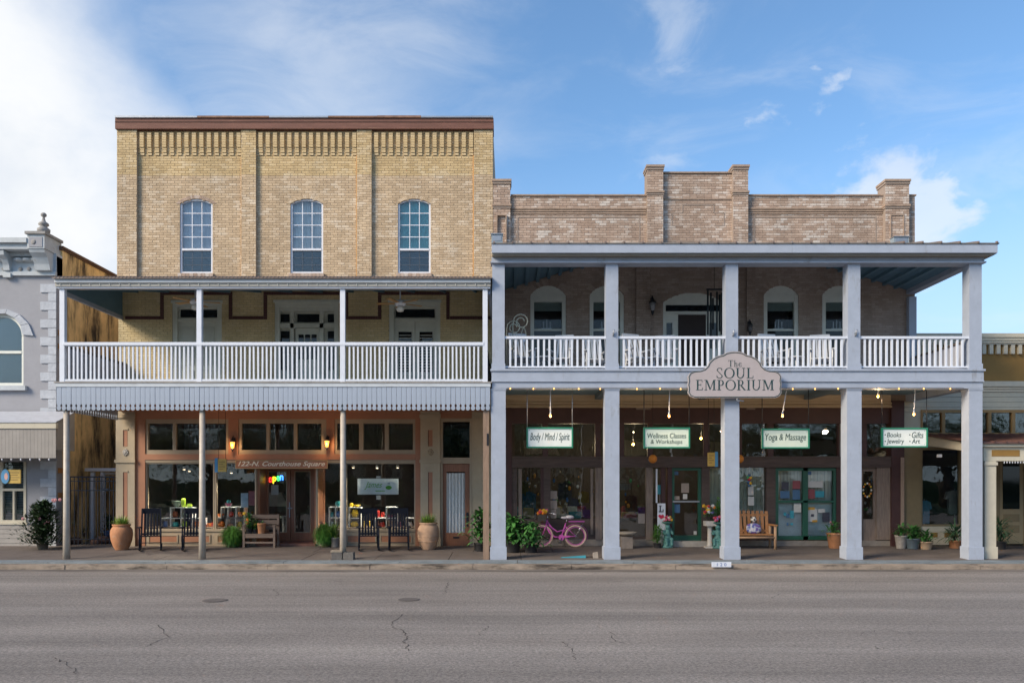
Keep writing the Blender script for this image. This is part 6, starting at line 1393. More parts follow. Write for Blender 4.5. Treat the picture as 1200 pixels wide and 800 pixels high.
def fern(px, py, Y, rx, rz, label):
    t = thing('fern_ball', label, 'fern', (X_(px, Y), Y, gz(Y)), group='round feathery ferns'); MB().lathe([(.10, 0), (.15, .2), (.16, .21)], n=14).build('pot', terra, t)
    r = random.Random(int(px)); g_ = MB(); zc_ = Z_(py, Y)-gz(Y)
    for i in range(4200):
        a = r.uniform(0, 2*PI); e = math.asin(r.uniform(-.95, 1)); d = Vector((math.cos(a)*math.cos(e), math.sin(a)*math.cos(e), math.sin(e))); k = r.uniform(.25, .85)
        b_ = Vector((d.x*rx*k, d.y*rx*k, zc_+d.z*rz*k)); g_.leaf(b_, d+Vector((r.uniform(-.6, .6), r.uniform(-.6, .6), r.uniform(-.2, .5))), r.uniform(.10, .30), .011, 1.3, min(1, max(0, .25+.4*e+r.uniform(-.3, .4))), seg=2)
    g_.build('fronds', fern_m, t)
fern(272, 628, 22.9, .27, .25, 'round feathery green fern beside the weathered bench'); fern(381, 626, 22.95, .26, .27, 'round feathery green fern at the right of the shop entry')
def bush(px, Y, base_z, n, spread, height, leaf_l, leaf_w, m, label, pot=None, seed=1, name='potted_plant', droop=.7, cat='plant', off=(0, 0), flowers=None, group=None):
    t = thing(name, label, cat, (X_(px, Y), Y, base_z), group=group); r = random.Random(seed); zp = 0
    if pot:
        prof, pm, ph = pot; MB().lathe(prof, n=22).build('pot', pm, t); MB().lathe([(prof[-1][0]*.92, ph*.9), (.01, ph*.92)], n=16).build('soil', soil, t); zp = ph*.85
    g_ = MB()
    for i in range(n):
        a = r.uniform(0, 2*PI); rr = abs(r.gauss(0, .45))*spread; z = zp+height*r.random()**.8*(1-.5*min(1, rr/spread)**2); e = r.uniform(-.1, 1.1)
        g_.leaf((off[0]+rr*math.cos(a), off[1]+rr*math.sin(a)*.7, z), (math.cos(a)*math.cos(e), math.sin(a)*math.cos(e), math.sin(e)), leaf_l*r.uniform(.6, 1.2), leaf_w*r.uniform(.7, 1.2), droop, r.random()*.6+.4*z/(zp+height))
    g_.build('foliage', m, t)
    st = MB()
    for i in range(6):
        a = r.uniform(0, 2*PI); st.tube([(off[0]*.3, off[1]*.3, zp*.9), (off[0]+spread*.35*math.cos(a), off[1]+spread*.25*math.sin(a), zp+height*.75)], .008, 5)
    st.build('stems', m, t)
    for (cols_, k, sz) in flowers or ():
        for i in range(k):
            a = r.uniform(0, 2*PI); rr = r.uniform(.1, .85)*spread; f_ = MB(); c = (off[0]+rr*math.cos(a), off[1]-abs(rr*math.sin(a))*.6, zp+height*r.uniform(.45, 1.12))
            for j in range(5):
                b_ = 2*PI*j/5; f_.ball((c[0]+sz*.55*math.cos(b_), c[1]-.01, c[2]+sz*.55*math.sin(b_)), sz*.5, sz*.3, sz*.5, 6, 4)
            f_.ball((c[0], c[1]-.02, c[2]), sz*.35, sz*.3, sz*.35, 6, 4); f_.build('blossom', cols_, t)
    return t
pinkf = mat('pale pink petals', (.52, .24, .26), .6, .15); yellowf = mat('yellow petals', (.70, .42, .03), .6, .15); orangef = mat('orange petals', (.72, .22, .02), .6, .15); redf = mat('red petals', (.50, .03, .06), .6, .15); whitef = mat('white petals', (.68, .66, .62), .6, .1); rosef = mat('pink petals', (.60, .12, .22), .6, .15); bluef = mat('lilac petals', (.25, .22, .5), .6, .15)
greyplastic = mat('dark grey pot', (.035, .035, .038), .6, .15)
P = lambda r0, r1, h: ([(r0, 0), (r0*1.05, .01), (r1, h*.9), (r1*1.06, h*.92), (r1*1.06, h)], h)
def pot(r0, r1, h, m): pr, hh = P(r0, r1, h); return (pr, m, hh)
bush(50, 22.3, gz(22.3), 2600, .64, 1.22, .14, .075, dark_leaf, 'dark leafy shrub with pale pink flowers in front of grey stucco building', pot(.12, .15, .16, mat('mossy pot', (.10, .09, .07), .9, .3)), 3, 'flowering_shrub', .5, 'shrub', flowers=((pinkf, 12, .05),))
bush(601, 21.6, gz(21.6), 230, .44, .68, .34, .12, broad, 'tall broad leaved green plant in dark pot beside the corner column', pot(.17, .21, .3, greyplastic), 5, droop=.9)
bush(622, 21.5, gz(21.5), 330, .42, .62, .26, .075, broad, 'bushy green plant with drooping leaves in front of the bicycle wheel', pot(.15, .17, .2, greyplastic), 6, droop=1.1)
bush(563, 21.9, gz(21.9), 200, .34, .95, .30, .10, broad, 'broad leaved green plant between the lace curtained door and corner column', pot(.15, .18, .22, greyplastic), 8, droop=.9)
bush(770.5, 22.7, gz(22.7), 420, .20, .52, .13, .02, fern_m, 'upright fluffy green plant left of the verdigris statue by green door', pot(.1, .12, .14, greyplastic), 9, droop=.3)
bush(842, 22.95, gz(22.95), 420, .16, 1.25, .10, .035, fern_m, 'tall narrow light green plant behind the white pedestal', pot(.11, .13, .2, greyplastic), 10, droop=.4)
bush(979, 22.6, gz(22.6), 90, .28, .34, .2, .05, broad, 'trailing green plant in large terracotta pot by the green double door', pot(.17, .24, .44, terra), 11, flowers=((pinkf, 3, .03),), off=(-.06, 0))
bush(1056, 22.5, gz(22.5), 120, .2, .34, .16, .06, broad, 'green plant in speckled pale grey pot beside maroon pier', pot(.12, .17, .38, mat('speckled pale pot', (.36, .33, .30), .7, .35, 18)), 12)
bush(1069.5, 22.4, gz(22.4), 170, .24, .36, .2, .07, broad, 'green plant in wide blue grey glazed bowl', pot(.14, .2, .30, mat('blue grey glazed pot', (.13, .17, .20), .3, .2)), 13)
bush(1085, 22.3, gz(22.3), 130, .2, .32, .2, .06, broad, 'green plant in small cream clay pot', pot(.13, .18, .22, mat('cream clay pot', (.50, .36, .24), .7, .12)), 14)
bush(1119, 22.6, gz(22.6), 150, .3, .42, .42, .035, palm_m, 'spiky palm like plant under ochre building window', pot(.13, .16, .22, terra), 15, droop=.8)
bush(1172, 22.4, gz(22.4), 150, .26, .6, .4, .04, palm_m, 'spiky dark palm behind the cream porch column', pot(.13, .16, .22, greyplastic), 16, droop=.9)
bush(128, R+1.1, .08, 300, .25, .55, .12, .05, dark_leaf, 'dark green plant behind the alley gate', pot(.12, .15, .4, mat('blue alley pot', (.06, .10, .22), .5, .2)), 17)
bush(92, R+1.5, .08, 120, .25, .3, .12, .05, dark_leaf, 'low dark plant in stone pot inside the alley', pot(.14, .2, .3, mat('stone alley pot', (.22, .18, .15), .9, .2)), 18)
for i, (px, Y, s) in enumerate(((88, R+.8, .22), (120, R+.9, .26), (112, R+.6, .18))):
    q = MB(); q.ball((0, 0, 0), s, s*.7, s*.6, 8, 6); rr_ = random.Random(i); q.v = [(x*rr_.uniform(.85, 1.1)+X_(px, Y), y+Y, max(z, -s*.4)*rr_.uniform(.9, 1.1)+.08+s*.4) for x, y, z in q.v]
    single(q, 'alley_rock', mat('reddish rubble', (.14, .08, .06), .95, .3, 8), ('broad reddish rock', 'largest reddish rock', 'smallest reddish rock')[i]+' on the alley floor behind the gate', 'rock', 'rocks in the alley')
# ------------------------------------------------------------------ weathered bench with pots
wood_g = mat('weathered bench wood', (.17, .125, .10), .8, .3, 8, .2, 30, stretch=(.4, 4, 4))
bt = thing('weathered_bench', 'small grey weathered wooden bench at the shop entry', 'bench', (X_(306, 22.9), 22.9, gz(22.9)))
for s in (-1, 1):
    for y in (-.18, .2): MB().box(s*.44-.03, s*.44+.03, y-.03, y+.03, 0, .62 if y < 0 else .95).build('leg', wood_g, bt)
    MB().box(s*.44-.04, s*.44+.04, -.24, .2, .62, .65).build('armrest', wood_g, bt)
for i in range(4): MB().box(-.41, .41, -.2+.1*i, -.2+.1*i+.085, .37, .395).build('seat_slat', wood_g, bt)
for i in range(3): MB().box(-.41, .41, .215, .235, .5+.16*i, .62+.16*i).build('back_slat', wood_g, bt)
MB().box(-.41, .41, -.2, -.175, .28, .365).build('apron', wood_g, bt); MB().box(-.41, .41, -.2, -.175, .12, .17).build('stretcher', wood_g, bt)
zb_ = gz(22.9)+.395
bush(306.5, 22.85, zb_, 8, .06, .1, .08, .03, broad, 'plain ribbed terracotta pot standing on the weathered bench', pot(.09, .12, .30, terra), 20)
bush(292, 22.95, zb_, 140, .2, .42, .16, .05, broad, 'leafy plant with orange bloom at left end of weathered bench', pot(.08, .1, .14, greyplastic), 21, flowers=((orangef, 2, .05), (yellowf, 1, .05)))
bush(299.5, 22.95, zb_, 80, .1, .28, .12, .05, broad, 'small plant with yellow bloom beside the ribbed terracotta pot', pot(.07, .09, .12, greyplastic), 22, flowers=((yellowf, 1, .05),))
bush(393, 22.9, gz(22.9), 80, .16, .5, .3, .02, lime, 'thin leaved plant in grey pot behind the right fern', pot(.11, .14, .28, mat('pale grey pot', (.25, .23, .21), .8, .2)), 23)
# ------------------------------------------------------------------ concrete blocks round the porch post
blk = mat('rough concrete block', (.13, .12, .11), .95, .3, 12, .6, 40)
for i, (px, Y, rz_, lab) in enumerate(((395, 20.0, .1, 'concrete block at the left foot of the middle porch post'), (409, 20.02, -.05, 'darker concrete block at the right foot of the middle porch post'))):
    t = thing('concrete_block', lab, 'block', (X_(px, Y), Y, gz(Y)-.006), rz_, 'concrete blocks by the porch post')
    q = MB(); q.box(-.13, .13, -.10, -.07, 0, .19); q.box(-.13, .13, .07, .10, 0, .19); q.box(-.13, -.10, -.07, .07, 0, .19); q.box(.10, .13, -.07, .07, 0, .19); q.box(-.10, .10, -.07, .07, 0, .02); q.build('shell', blk, t)
    if i == 0: MB().box(-.15, .14, -.11, .11, .192, .235).build('top_slab', mat('pale slab', (.30, .25, .19), .9, .25), t)
# ------------------------------------------------------------------ pink bicycle
pink = mat('pink purple enamel', (.52, .10, .40), .3, .06); tyre_m = mat('cream tyre', (.50, .36, .30), .7, .08); chrome = mat('chrome', (.6, .6, .62), .2, .05, metal=1)
by = 22.85; bk = thing('pink_bicycle', 'pink cruiser bicycle with cream tyres and flower basket leaning by the shop window', 'bicycle', (X_(655, by), by, gz(by)), .0)
rw = .325; xf, xr_ = -.485, .485
for nm, xw in (('front_wheel', xf), ('rear_wheel', xr_)):
    ty = MB().tube([(xw+(rw-.028)*math.cos(2*PI*i/36), 0, rw+(rw-.028)*math.sin(2*PI*i/36)) for i in range(36)], .028, 8, closed=True).build(nm, tyre_m, bk)
    MB().tube([(xw+(rw-.068)*math.cos(2*PI*i/32), 0, rw+(rw-.068)*math.sin(2*PI*i/32)) for i in range(32)], .012, 6, closed=True).build('rim', pink, ty)
    sp = MB()
    for i in range(18):
        a = 2*PI*i/18; sp.tube([(xw+.02*math.cos(a+1.2), (-1)**i*.025, rw+.02*math.sin(a+1.2)), (xw+(rw-.068)*math.cos(a), 0, rw+(rw-.068)*math.sin(a))], .0022, 4, caps=False)
    sp.build('spokes', chrome, ty); MB().tube([(xw, -.05, rw), (xw, .05, rw)], .022, 8).build('hub', chrome, ty)
bbx, bbz = .07, .29
fr_ = MB(); head_t, head_b = (-.34, 0, .80), (-.375, 0, .62)
fr_.tube([head_b, head_t], .022, 8); fr_.tube([(-.35, 0, .76), (-.22, 0, .58), (-.05, 0, .45), (.13, 0, .50)], .02, 8); fr_.tube([(-.37, 0, .64), (-.27, 0, .42), (-.12, 0, .30), (bbx, 0, bbz)], .022, 8)
fr_.tube([(bbx, 0, bbz), (.20, 0, .70)], .02, 8)
for s in (-1, 1): fr_.tube([(bbx, s*.03, bbz), (xr_, s*.06, rw)], .012, 6); fr_.tube([(.17, s*.025, .62), (xr_, s*.06, rw)], .011, 6)
fr_.build('frame', pink, bk)
fk = MB()
for s in (-1, 1): fk.tube([(-.375, s*.03, .62), (-.40, s*.045, .56), (xf, s*.045, rw)], .013, 6)
fk.build('fork', pink, bk)
def fender(xw, a0, a1):
    q = MB(); r = rw+.025; n = 16
    for i in range(n+1):
        a = math.radians(a0+(a1-a0)*i/n); q.v += [(xw+r*math.cos(a), -.035, rw+r*math.sin(a)), (xw+(r+.012)*math.cos(a), 0, rw+(r+.012)*math.sin(a)), (xw+r*math.cos(a), .035, rw+r*math.sin(a))]
    for i in range(n):
        for j in range(2): q.face((3*i+j, 3*i+j+1, 3*i+j+4, 3*i+j+3), True)
    return q
fender(xr_, -20, 165).build('rear_fender', pink, bk); fender(xf, 20, 130).build('front_fender', pink, bk)
MB().box(.28, .74, -.07, .07, .735, .75).box(.28, .74, -.08, -.06, .75, .765).box(.28, .74, .06, .08, .75, .765).build('rear_rack', pink, bk)
MB().tube([(.70, -.06, .735), (xr_+.03, -.07, rw)], .008, 5).build('rack_stay', chrome, bk)
MB().tube([(.20, 0, .70), (.235, 0, .82)], .014, 8).build('seat_post', chrome, bk)
sd_ = MB(); sd_.ball((.31, 0, .875), .13, .11, .06, 14, 8); sd_.ball((.17, 0, .86), .12, .05, .04, 12, 6); sd_.build('saddle', mat('white saddle vinyl', (.62, .58, .60), .45, .05), bk)
MB().tube([head_t, (-.33, 0, .92)], .014, 8).build('stem', chrome, bk); MB().tube([(-.18, -.28, .98), (-.27, -.2, 1.0), (-.35, -.06, .94), (-.35, .06, .94), (-.27, .2, 1.0), (-.18, .28, .98)], .012, 8).build('handlebar', chrome, bk)
for s in (-1, 1): MB().tube([(-.10, s*.29, .965), (-.19, s*.28, .98)], .017, 8).build('grip', mat('white grip', (.6, .56, .56), .6, .05), bk)
MB().box(-.62, -.40, -.14, .14, .76, .78).box(-.62, -.60, -.14, .14, .78, .95).box(-.42, -.40, -.14, .14, .78, .95).box(-.60, -.42, -.14, -.125, .78, .95).box(-.60, -.42, .125, .14, .78, .95).build('basket', mat('dark wicker', (.05, .045, .04), .8, .3, 30), bk)
MB().tube([(-.41, 0, .80), (-.36, 0, .74)], .012, 6).build('basket_strut', chrome, bk)
rf_ = random.Random(4)
for i in range(12):
    f_ = MB(); c = (-.60+.022*i, -.10+rf_.uniform(0, .2), .98+rf_.uniform(0, .10))
    for j in range(6): b_ = 2*PI*j/6; f_.ball((c[0]+.03*math.cos(b_), c[1]-.005, c[2]+.03*math.sin(b_)), .022, .015, .022, 6, 4)
    f_.ball((c[0], c[1]-.012, c[2]), .018, .018, .018, 6, 4); f_.build('blossom', (orangef, yellowf, redf, orangef, yellowf, rosef)[i % 6], bk)
MB().tube([(bbx, -.05, bbz), (bbx, .05, bbz)], .03, 8).build('bottom_bracket', chrome, bk); MB().prism([(bbx+.085*math.cos(2*PI*i/20), bbz+.085*math.sin(2*PI*i/20)) for i in range(20)], -.052, -.046).build('chainring', pink, bk)
for s, dz in ((-1, -.15), (1, .15)): MB().bar((bbx, s*.06, bbz), (bbx+.05*s, s*.07, bbz+dz), .018, .014, (0, 1, 0)).build('crank', chrome, bk); MB().box(bbx+.05*s-.05, bbx+.05*s+.05, s*.11-.035, s*.11+.035, bbz+dz-.012, bbz+dz+.012).build('pedal', black_metal, bk)
MB().prism([(.02, .27), (.30, .29), (.33, .32), (.30, .345), (.02, .335)], -.048, -.042).build('chain_guard', pink, bk); MB().tube([(.12, .03, .27), (.20, .16, .005)], .01, 6).build('kickstand', chrome, bk)
# teal folded thing on the sidewalk
tp = thing('teal_folded_umbrella', 'flat teal folded umbrella with dark shaft lying on the sidewalk', 'umbrella', (X_(679, 20.3), 20.3, gz(20.3)))
q = MB(); q.hexa([(-.48, -.02, .002), (.16, -.07, .002), (.16, .08, .002), (-.48, .02, .002), (-.48, -.015, .02), (.16, -.05, .065), (.16, .06, .065), (-.48, .015, .02)]); q.build('canopy', mat('teal canopy cloth', (.02, .20, .26), .6, .2), tp); MB().tube([(.14, 0, .03), (.36, .0, .03)], .014, 6).build('shaft', black_metal, tp)
single(MB().hexa([(X_(694.5, 20.3), 20.22, gz(20.3)-.01), (X_(701, 20.3), 20.24, gz(20.3)-.01), (X_(701, 20.3), 20.40, gz(20.3)-.01), (X_(695, 20.3), 20.38, gz(20.3)-.01), (X_(694.8, 20.3), 20.23, gz(20.3)+.14), (X_(700.2, 20.3), 20.25, gz(20.3)+.15), (X_(700.5, 20.3), 20.39, gz(20.3)+.15), (X_(695, 20.3), 20.37, gz(20.3)+.13)]), 'stone_block', mat('pale rough stone', (.36, .31, .26), .9, .2, 10, .4, 30), 'small pale stone block lying beside the teal folded umbrella', 'stone')

# ------------------------------------------------------------------ verdigris statues, pedestal, love sign
verd = mat('verdigris finish', (.07, .20, .19), .65, .35, 9, .3, 25, dirt=((.02, .05, .05), .4, 6, (1, 1, 1)))
def statue(px, Y, lean, label, fl, base_z):
    t = thing('garden_statue', label, 'statue', (X_(px, Y), Y, base_z), lean, 'verdigris statues by the green door')
    q = MB(); q.ball((0, 0, .40), .10, .09, .16, 14, 10); q.ball((0, -.01, .30), .11, .10, .11, 14, 10); q.ball((0, -.02, .60), .075, .075, .085, 14, 10); q.ball((0, 0, .52), .05, .05, .06, 10, 6)
    for s in (-1, 1):
        q.tube([(s*.10, 0, .50), (s*.15, -.05, .42), (s*.09, -.13, .40)], [.042, .036, .028], 8); q.tube([(s*.06, -.02, .27), (s*.09, -.11, .24), (s*.08, -.12, .12), (s*.08, -.15, .07)], [.065, .058, .046, .04], 8)
        q.tube([(s*.06, .06, .46), (s*.17, .12, .54), (s*.15, .12, .36)], [.02, .04, .015], 8); q.ball((s*.025, -.085, .615), .012, .01, .012, 6, 4)
    q.ball((0, -.095, .595), .014, .016, .014, 6, 4)
    b_ = q.build('figure', verd, t); md = b_.modifiers.new('remesh', 'REMESH'); md.mode = 'VOXEL'; md.voxel_size = .014; md.use_smooth_shade = True
    MB().lathe([(.17, 0), (.17, .05), (.13, .08), (.12, .22), (.14, .25), (.01, .255)], n=18).build('plinth', verd, t); MB().lathe([(.04, .66), (.14, .72), (.16, .75), (.14, .745), (.02, .70)], n=18).build('basin', verd, t)
    r = random.Random(int(px)); g_ = MB()
    for i in range(60): a = r.uniform(0, 2*PI); g_.leaf((.05*math.cos(a), .05*math.sin(a), .72), (math.cos(a), math.sin(a), r.uniform(.2, 1.2)), .14, .04, .5, r.random())
    g_.build('foliage', broad, t)
    for i in range(14):
        a = r.uniform(0, 2*PI); k = r.uniform(0, .15); f_ = MB(); c = (k*math.cos(a), k*math.sin(a)-.02, .78+r.uniform(0, .14))
        for j in range(5): f_.ball((c[0]+.022*math.cos(2*PI*j/5), c[1], c[2]+.022*math.sin(2*PI*j/5)), .02, .014, .02, 6, 4)
        f_.build('blossom', fl[i % len(fl)], t)
statue(782, 22.75, .3, 'verdigris cherub statue with pink and yellow flowers left of the green door', (rosef, redf, yellowf, whitef), gz(22.75)-.004)
statue(841.5, 22.6, -.4, 'verdigris cherub statue beside the white pedestal', (rosef, redf, bluef), gz(22.6)-.004)
pd = thing('white_pedestal', 'slim white pedestal with square top beside the green door', 'pedestal', (X_(832, 22.7), 22.7, gz(22.7)-.004))
stone_w = mat('white pedestal plaster', (.55, .51, .46), .75, .15, 10)
MB().box(-.15, .15, -.13, .13, 0, .05).build('foot', stone_w, pd); MB().lathe([(.10, .05), (.075, .10), (.07, .6), (.09, .64)], n=16).build('shaft', stone_w, pd); MB().box(-.16, .16, -.14, .14, .641, .78).build('top_block', stone_w, pd)
bush(831, 22.7, gz(22.7)-.004+.78, 120, .22, .30, .14, .03, broad, 'mixed flower bouquet in small vase on the white pedestal', pot(.05, .07, .12, mat('dark vase', (.04, .035, .03), .4, .1)), 31, 'flower_vase', .6, 'flowers', flowers=((yellowf, 9, .05), (redf, 5, .045), (whitef, 4, .05), (bluef, 3, .04), (orangef, 5, .05)))
lv = thing('letter_board_sign', 'tall white board with black letter L and red heart by green door', 'sign', (X_(775, 22.95), 22.95, gz(22.95)), world=True)
Yl = 22.95; px_part('board', rail_white, lv, [(770.5, 779.8, 589.5, 638)], Yl, Yl+.025, ref=Yl)
px_part('letter', black_metal, lv, [(773, 774.4, 592.4, 598.6), (772, 775.6, 592, 592.7), (772, 776.6, 598.6, 599.8), (776.6, 777.6, 596.4, 599.8)], Yl-.004, Yl-.0005, ref=Yl)
hp_ = [(16*math.sin(a)**3/17, (13*math.cos(a)-5*math.cos(2*a)-2*math.cos(3*a)-math.cos(4*a))/17) for a in [2*PI*i/32 for i in range(32)]]
MB().prism([(X_(774.8, Yl)+x*.09, Z_(605, Yl)+z*.085) for x, z in hp_[::-1]], Yl-.006, Yl-.0005).build('heart', mat('red heart paint', (.55, .02, .08), .5, .05), lv)
px_part('teal_card', paper_c, lv, [(771.5, 780, 568, 579)], Yl+.3, Yl+.31, ref=Yl); px_part('card_post', grey_timber, lv, [(775, 776.2, 579, 590)], Yl+.302, Yl+.308, ref=Yl)
MB().px(769.4, 771.2, 549, 589, Yl+.1, Yl+.13, ref=Yl).build('white_strip', rail_white, lv)
# copper boat shaped planter bench left of the door
bd = thing('stone_basin', 'shallow stone basin on grey block beside the column', 'basin', (X_(734, 22.6), 22.6, gz(22.6)))
MB().box(-.16, .16, -.14, .14, 0, .34).build('pedestal_block', mat('grey basin block', (.24, .20, .17), .85, .25), bd); MB().lathe([(.10, .34), (.24, .40), (.30, .47), (.28, .47), (.05, .42)], n=20).build('bowl', mat('pale basin stone', (.36, .31, .25), .8, .2), bd)
# ------------------------------------------------------------------ wooden glider bench
oak = mat('honey oak slats', (.36, .17, .065), .5, .25, 6, stretch=(5, 5, .5)); log = mat('peeled log', (.36, .23, .14), .7, .25, 8)
gl_ = thing('glider_bench', 'honey oak slatted bench with fan back by the green double door', 'bench', (X_(876, 22.5), 22.5, gz(22.5)))
for i in range(11):
    x = -.62+.124*i; MB().bar((x, .18, .42), (x+.03*(i-5)/5, .36, 1.05+.03*math.cos((i-5)/4)), .085, .02, (0, 1, 0)).build('back_slat', oak, gl_)
MB().bar((-.66, .33, .95), (.70, .33, .95), .03, .07).build('back_rail', oak, gl_); MB().bar((-.64, .2, .50), (.66, .2, .50), .03, .06).build('back_rail', oak, gl_)
for i in range(5): MB().box(-.64, .66, -.28+.1*i, -.28+.1*i+.085, .40, .425).build('seat_slat', oak, gl_)
MB().tube([(-.72, -.26, .33), (.74, -.26, .33)], .035, 8).build('front_log', log, gl_); MB().tube([(-.72, .2, .33), (.74, .2, .33)], .035, 8).build('rear_log', log, gl_)
for s in (-1, 1):
    for y in (-.26, .2): MB().tube([(s*.70+.01, y, 0), (s*.70+.01, y, .66)], .042, 8).build('leg', log, gl_)
    MB().bar((s*.70+.01, -.32, .68), (s*.70+.01, .3, .68), .09, .04).build('armrest', oak, gl_)
zs_ = gz(22.5)+.425
pw = MB(); pw.ball((0, 0, 0), .21, .08, .15, 16, 10); pw.v = [(X_(884, 22.5)+x*(1+.25*abs(z)/.15), 22.5+.06+y-.12*0+z*.25, zs_+.15+z) for x, y, z in pw.v]
def pillow_mat():
    m = bpy.data.materials.new('patterned pillow cloth'); m.use_nodes = True; t = m.node_tree; L = t.links.new; b = t.nodes['Principled BSDF']; b.inputs['Roughness'].default_value = .9
    tc = N(t, 'ShaderNodeTexCoord'); v = N(t, 'ShaderNodeTexVoronoi'); L(tc.outputs['Object'], v.inputs['Vector']); v.inputs['Scale'].default_value = 14
    r = N(t, 'ShaderNodeValToRGB'); L(v.outputs['Distance'], r.inputs[0]); e = r.color_ramp.elements; e[0].color = (.35, .05, .22, 1); e[1].color = (.05, .10, .35, 1); e[1].position = .45; k = e.new(.75); k.color = (.55, .55, .6, 1); L(r.outputs[0], b.inputs['Base Color']); return m
single(pw, 'pillow', pillow_mat(), 'purple and blue patterned pillow on the honey oak bench', 'pillow')
bl_ = MB().ball((X_(883, 22.62), 22.62, zs_+.40), .085, .085, .085, 16, 10)
t = thing('toy_ball', 'small black and white ball resting above the patterned pillow', 'ball', (X_(883, 22.62), 22.62, zs_+.315), world=True); bl_.build('ball_skin', whitef, t)
for a, e in ((PI*1.5, 0), (PI*1.2, .6), (PI*1.8, .6), (PI*1.2, -.6), (PI*1.8, -.6)):
    d_ = Vector((math.cos(a)*math.cos(e), math.sin(a)*math.cos(e), math.sin(e))); c = Vector((X_(883, 22.62), 22.62, zs_+.40))+d_*.075; MB().ball(c, .028, .022, .028, 8, 5).build('black_patch', black_metal, t)
# spinner ornament in the curtained window
spn = thing('hanging_ornament', 'blue yellow and red beaded ornament hanging over the curtained window', 'ornament', (X_(878, R-.15), R-.15, Z_(571, R-.15)), world=True)
for i, (dx, y, m) in enumerate(((0, 557, paper_b), (-1.6, 559, mat('green bead', (.05, .35, .12), .4, .1)), (1.6, 559.5, yellowf), (0, 561.5, redf), (-1, 565, paper_b), (1.3, 566, yellowf), (0, 568.5, paper_b))): MB().ball((X_(878+dx, R-.15), R-.15, Z_(y, R-.15)), .05, .03, .05, 10, 6).build('bead', m, spn)
MB().tube([(X_(878, R-.15), R-.15, Z_(556, R-.15)), (X_(878, R-.15), R-.15, Z_(547, R-.15))], .006, 5).build('cord', rail_white, spn)
# wreath on the weathered door
wr = thing('door_wreath', 'small dried flower wreath hanging on the weathered door', 'wreath', (X_(1015.5, R-.04), R-.04, Z_(586, R-.04)), world=True)
c = (X_(1015.5, R-.04), R-.05, Z_(574, R-.04)); MB().tube([(c[0]+.12*math.cos(2*PI*i/20), c[1], c[2]+.2*math.sin(2*PI*i/20)) for i in range(20)], .04, 6, closed=True).build('ring', dark_leaf, wr)
for i in range(12): a = 2*PI*i/12; MB().ball((c[0]+.12*math.cos(a), c[1]-.04, c[2]+.2*math.sin(a)), .03, .02, .03, 6, 4).build('blossom', (whitef, yellowf, orangef)[i % 3], wr)

# ------------------------------------------------------------------ window displays: white cube shelves and pottery
shelf_w = mat('white shelf laminate', (.66, .70, .72), .5, .05)
SH = R+.45
def shelf(cells, label, Y=SH, d=.3):
    xs = [c[0] for c in cells]+[c[1] for c in cells]; t = thing('cube_shelf', label, 'shelf', (X_(sum(xs)/len(xs), Y), Y, .62), world=True, group='white cube shelves in the shop window')
    seen = set(); q = .022
    for (a, c, y0, y1) in cells:
        for (p, ax) in ((a, 'v'), (c, 'v')):
            k = (p, y0, y1)
            if k in seen: continue
            seen.add(k); MB().box(X_(p, Y)-q/2, X_(p, Y)+q/2, Y, Y+d, Z_(y1, Y)+q/2, Z_(y0, Y)-q/2).build('upright', shelf_w, t)
        for p in (y0, y1):
            k = ('h', p, a, c)
            if k in seen: continue
            seen.add(k); MB().box(X_(a, Y)-q/2, X_(c, Y)+q/2, Y-.002, Y+d, Z_(p, Y)-q/2, Z_(p, Y)+q/2).build('board', shelf_w, t)
    return t
shelf([(199.5, 212, 594.5, 607), (212, 225, 594.5, 607), (199.5, 212, 607, 619.5), (212, 225, 607, 619.5), (188.5, 199.5, 607, 619.5), (225, 238, 607, 619.5)], 'white cube shelf with green vases on top behind the left rocking chairs')
shelf([(259, 267, 594, 606.5), (267, 276.5, 594, 606.5), (276.5, 286, 594, 606.5), (254.5, 265, 606.5, 619), (265, 276, 606.5, 619), (276, 286, 606.5, 619)], 'white cube shelf with orange pots left of the shop entry')
shelf([(385.5, 393, 594, 606.5), (393, 400, 594, 606.5), (385.5, 393, 606.5, 619), (393, 400, 606.5, 619)], 'white cube shelf with teal pots right of the shop entry')
shelf([(409, 422.5, 594.5, 607), (409, 422.5, 607, 619.5)], 'white two tier cube shelf with yellow pots'); shelf([(439.5, 452.5, 607, 619.5), (452.5, 464.5, 594, 607), (452.5, 464.5, 607, 619.5), (475, 486, 607, 619.5)], 'white cube shelf with red pots behind the right rocking chairs')
pc = {k: mat('glazed '+k+' pottery', v, .3, .12) for k, v in {'lime': (.34, .50, .04), 'teal': (.03, .30, .32), 'orange': (.60, .16, .02), 'red': (.48, .03, .02), 'yellow': (.62, .42, .02), 'blue': (.04, .12, .35), 'sage': (.16, .22, .18), 'rust': (.30, .08, .03), 'plum': (.20, .03, .10), 'brown': (.22, .13, .08), 'white': (.55, .57, .58)}.items()}
VASE = [(.55, 0), (.75, .2), (.8, .5), (.6, .85), (.7, 1)]; BOWL = [(.35, 0), (.5, .15), (.95, .85), (1, 1), (.93, 1)]; POT = [(.6, 0), (.95, .3), (1, .6), (.7, .92), (.78, 1)]; CYL = [(.9, 0), (.95, .05), (.95, .95), (.8, 1)]
def pottery(px, ybase, wpx, hpx, col, prof, label, Y=SH+.12):
    t = MB().lathe([(r*wpx/2*Y/FPX, z*hpx*Y/FPX) for r, z in prof], (X_(px, Y), Y, Z_(ybase, SH)+.012), 14); single(t, 'glazed_pot', pc[col], label, 'pottery', 'pottery in the shop window')
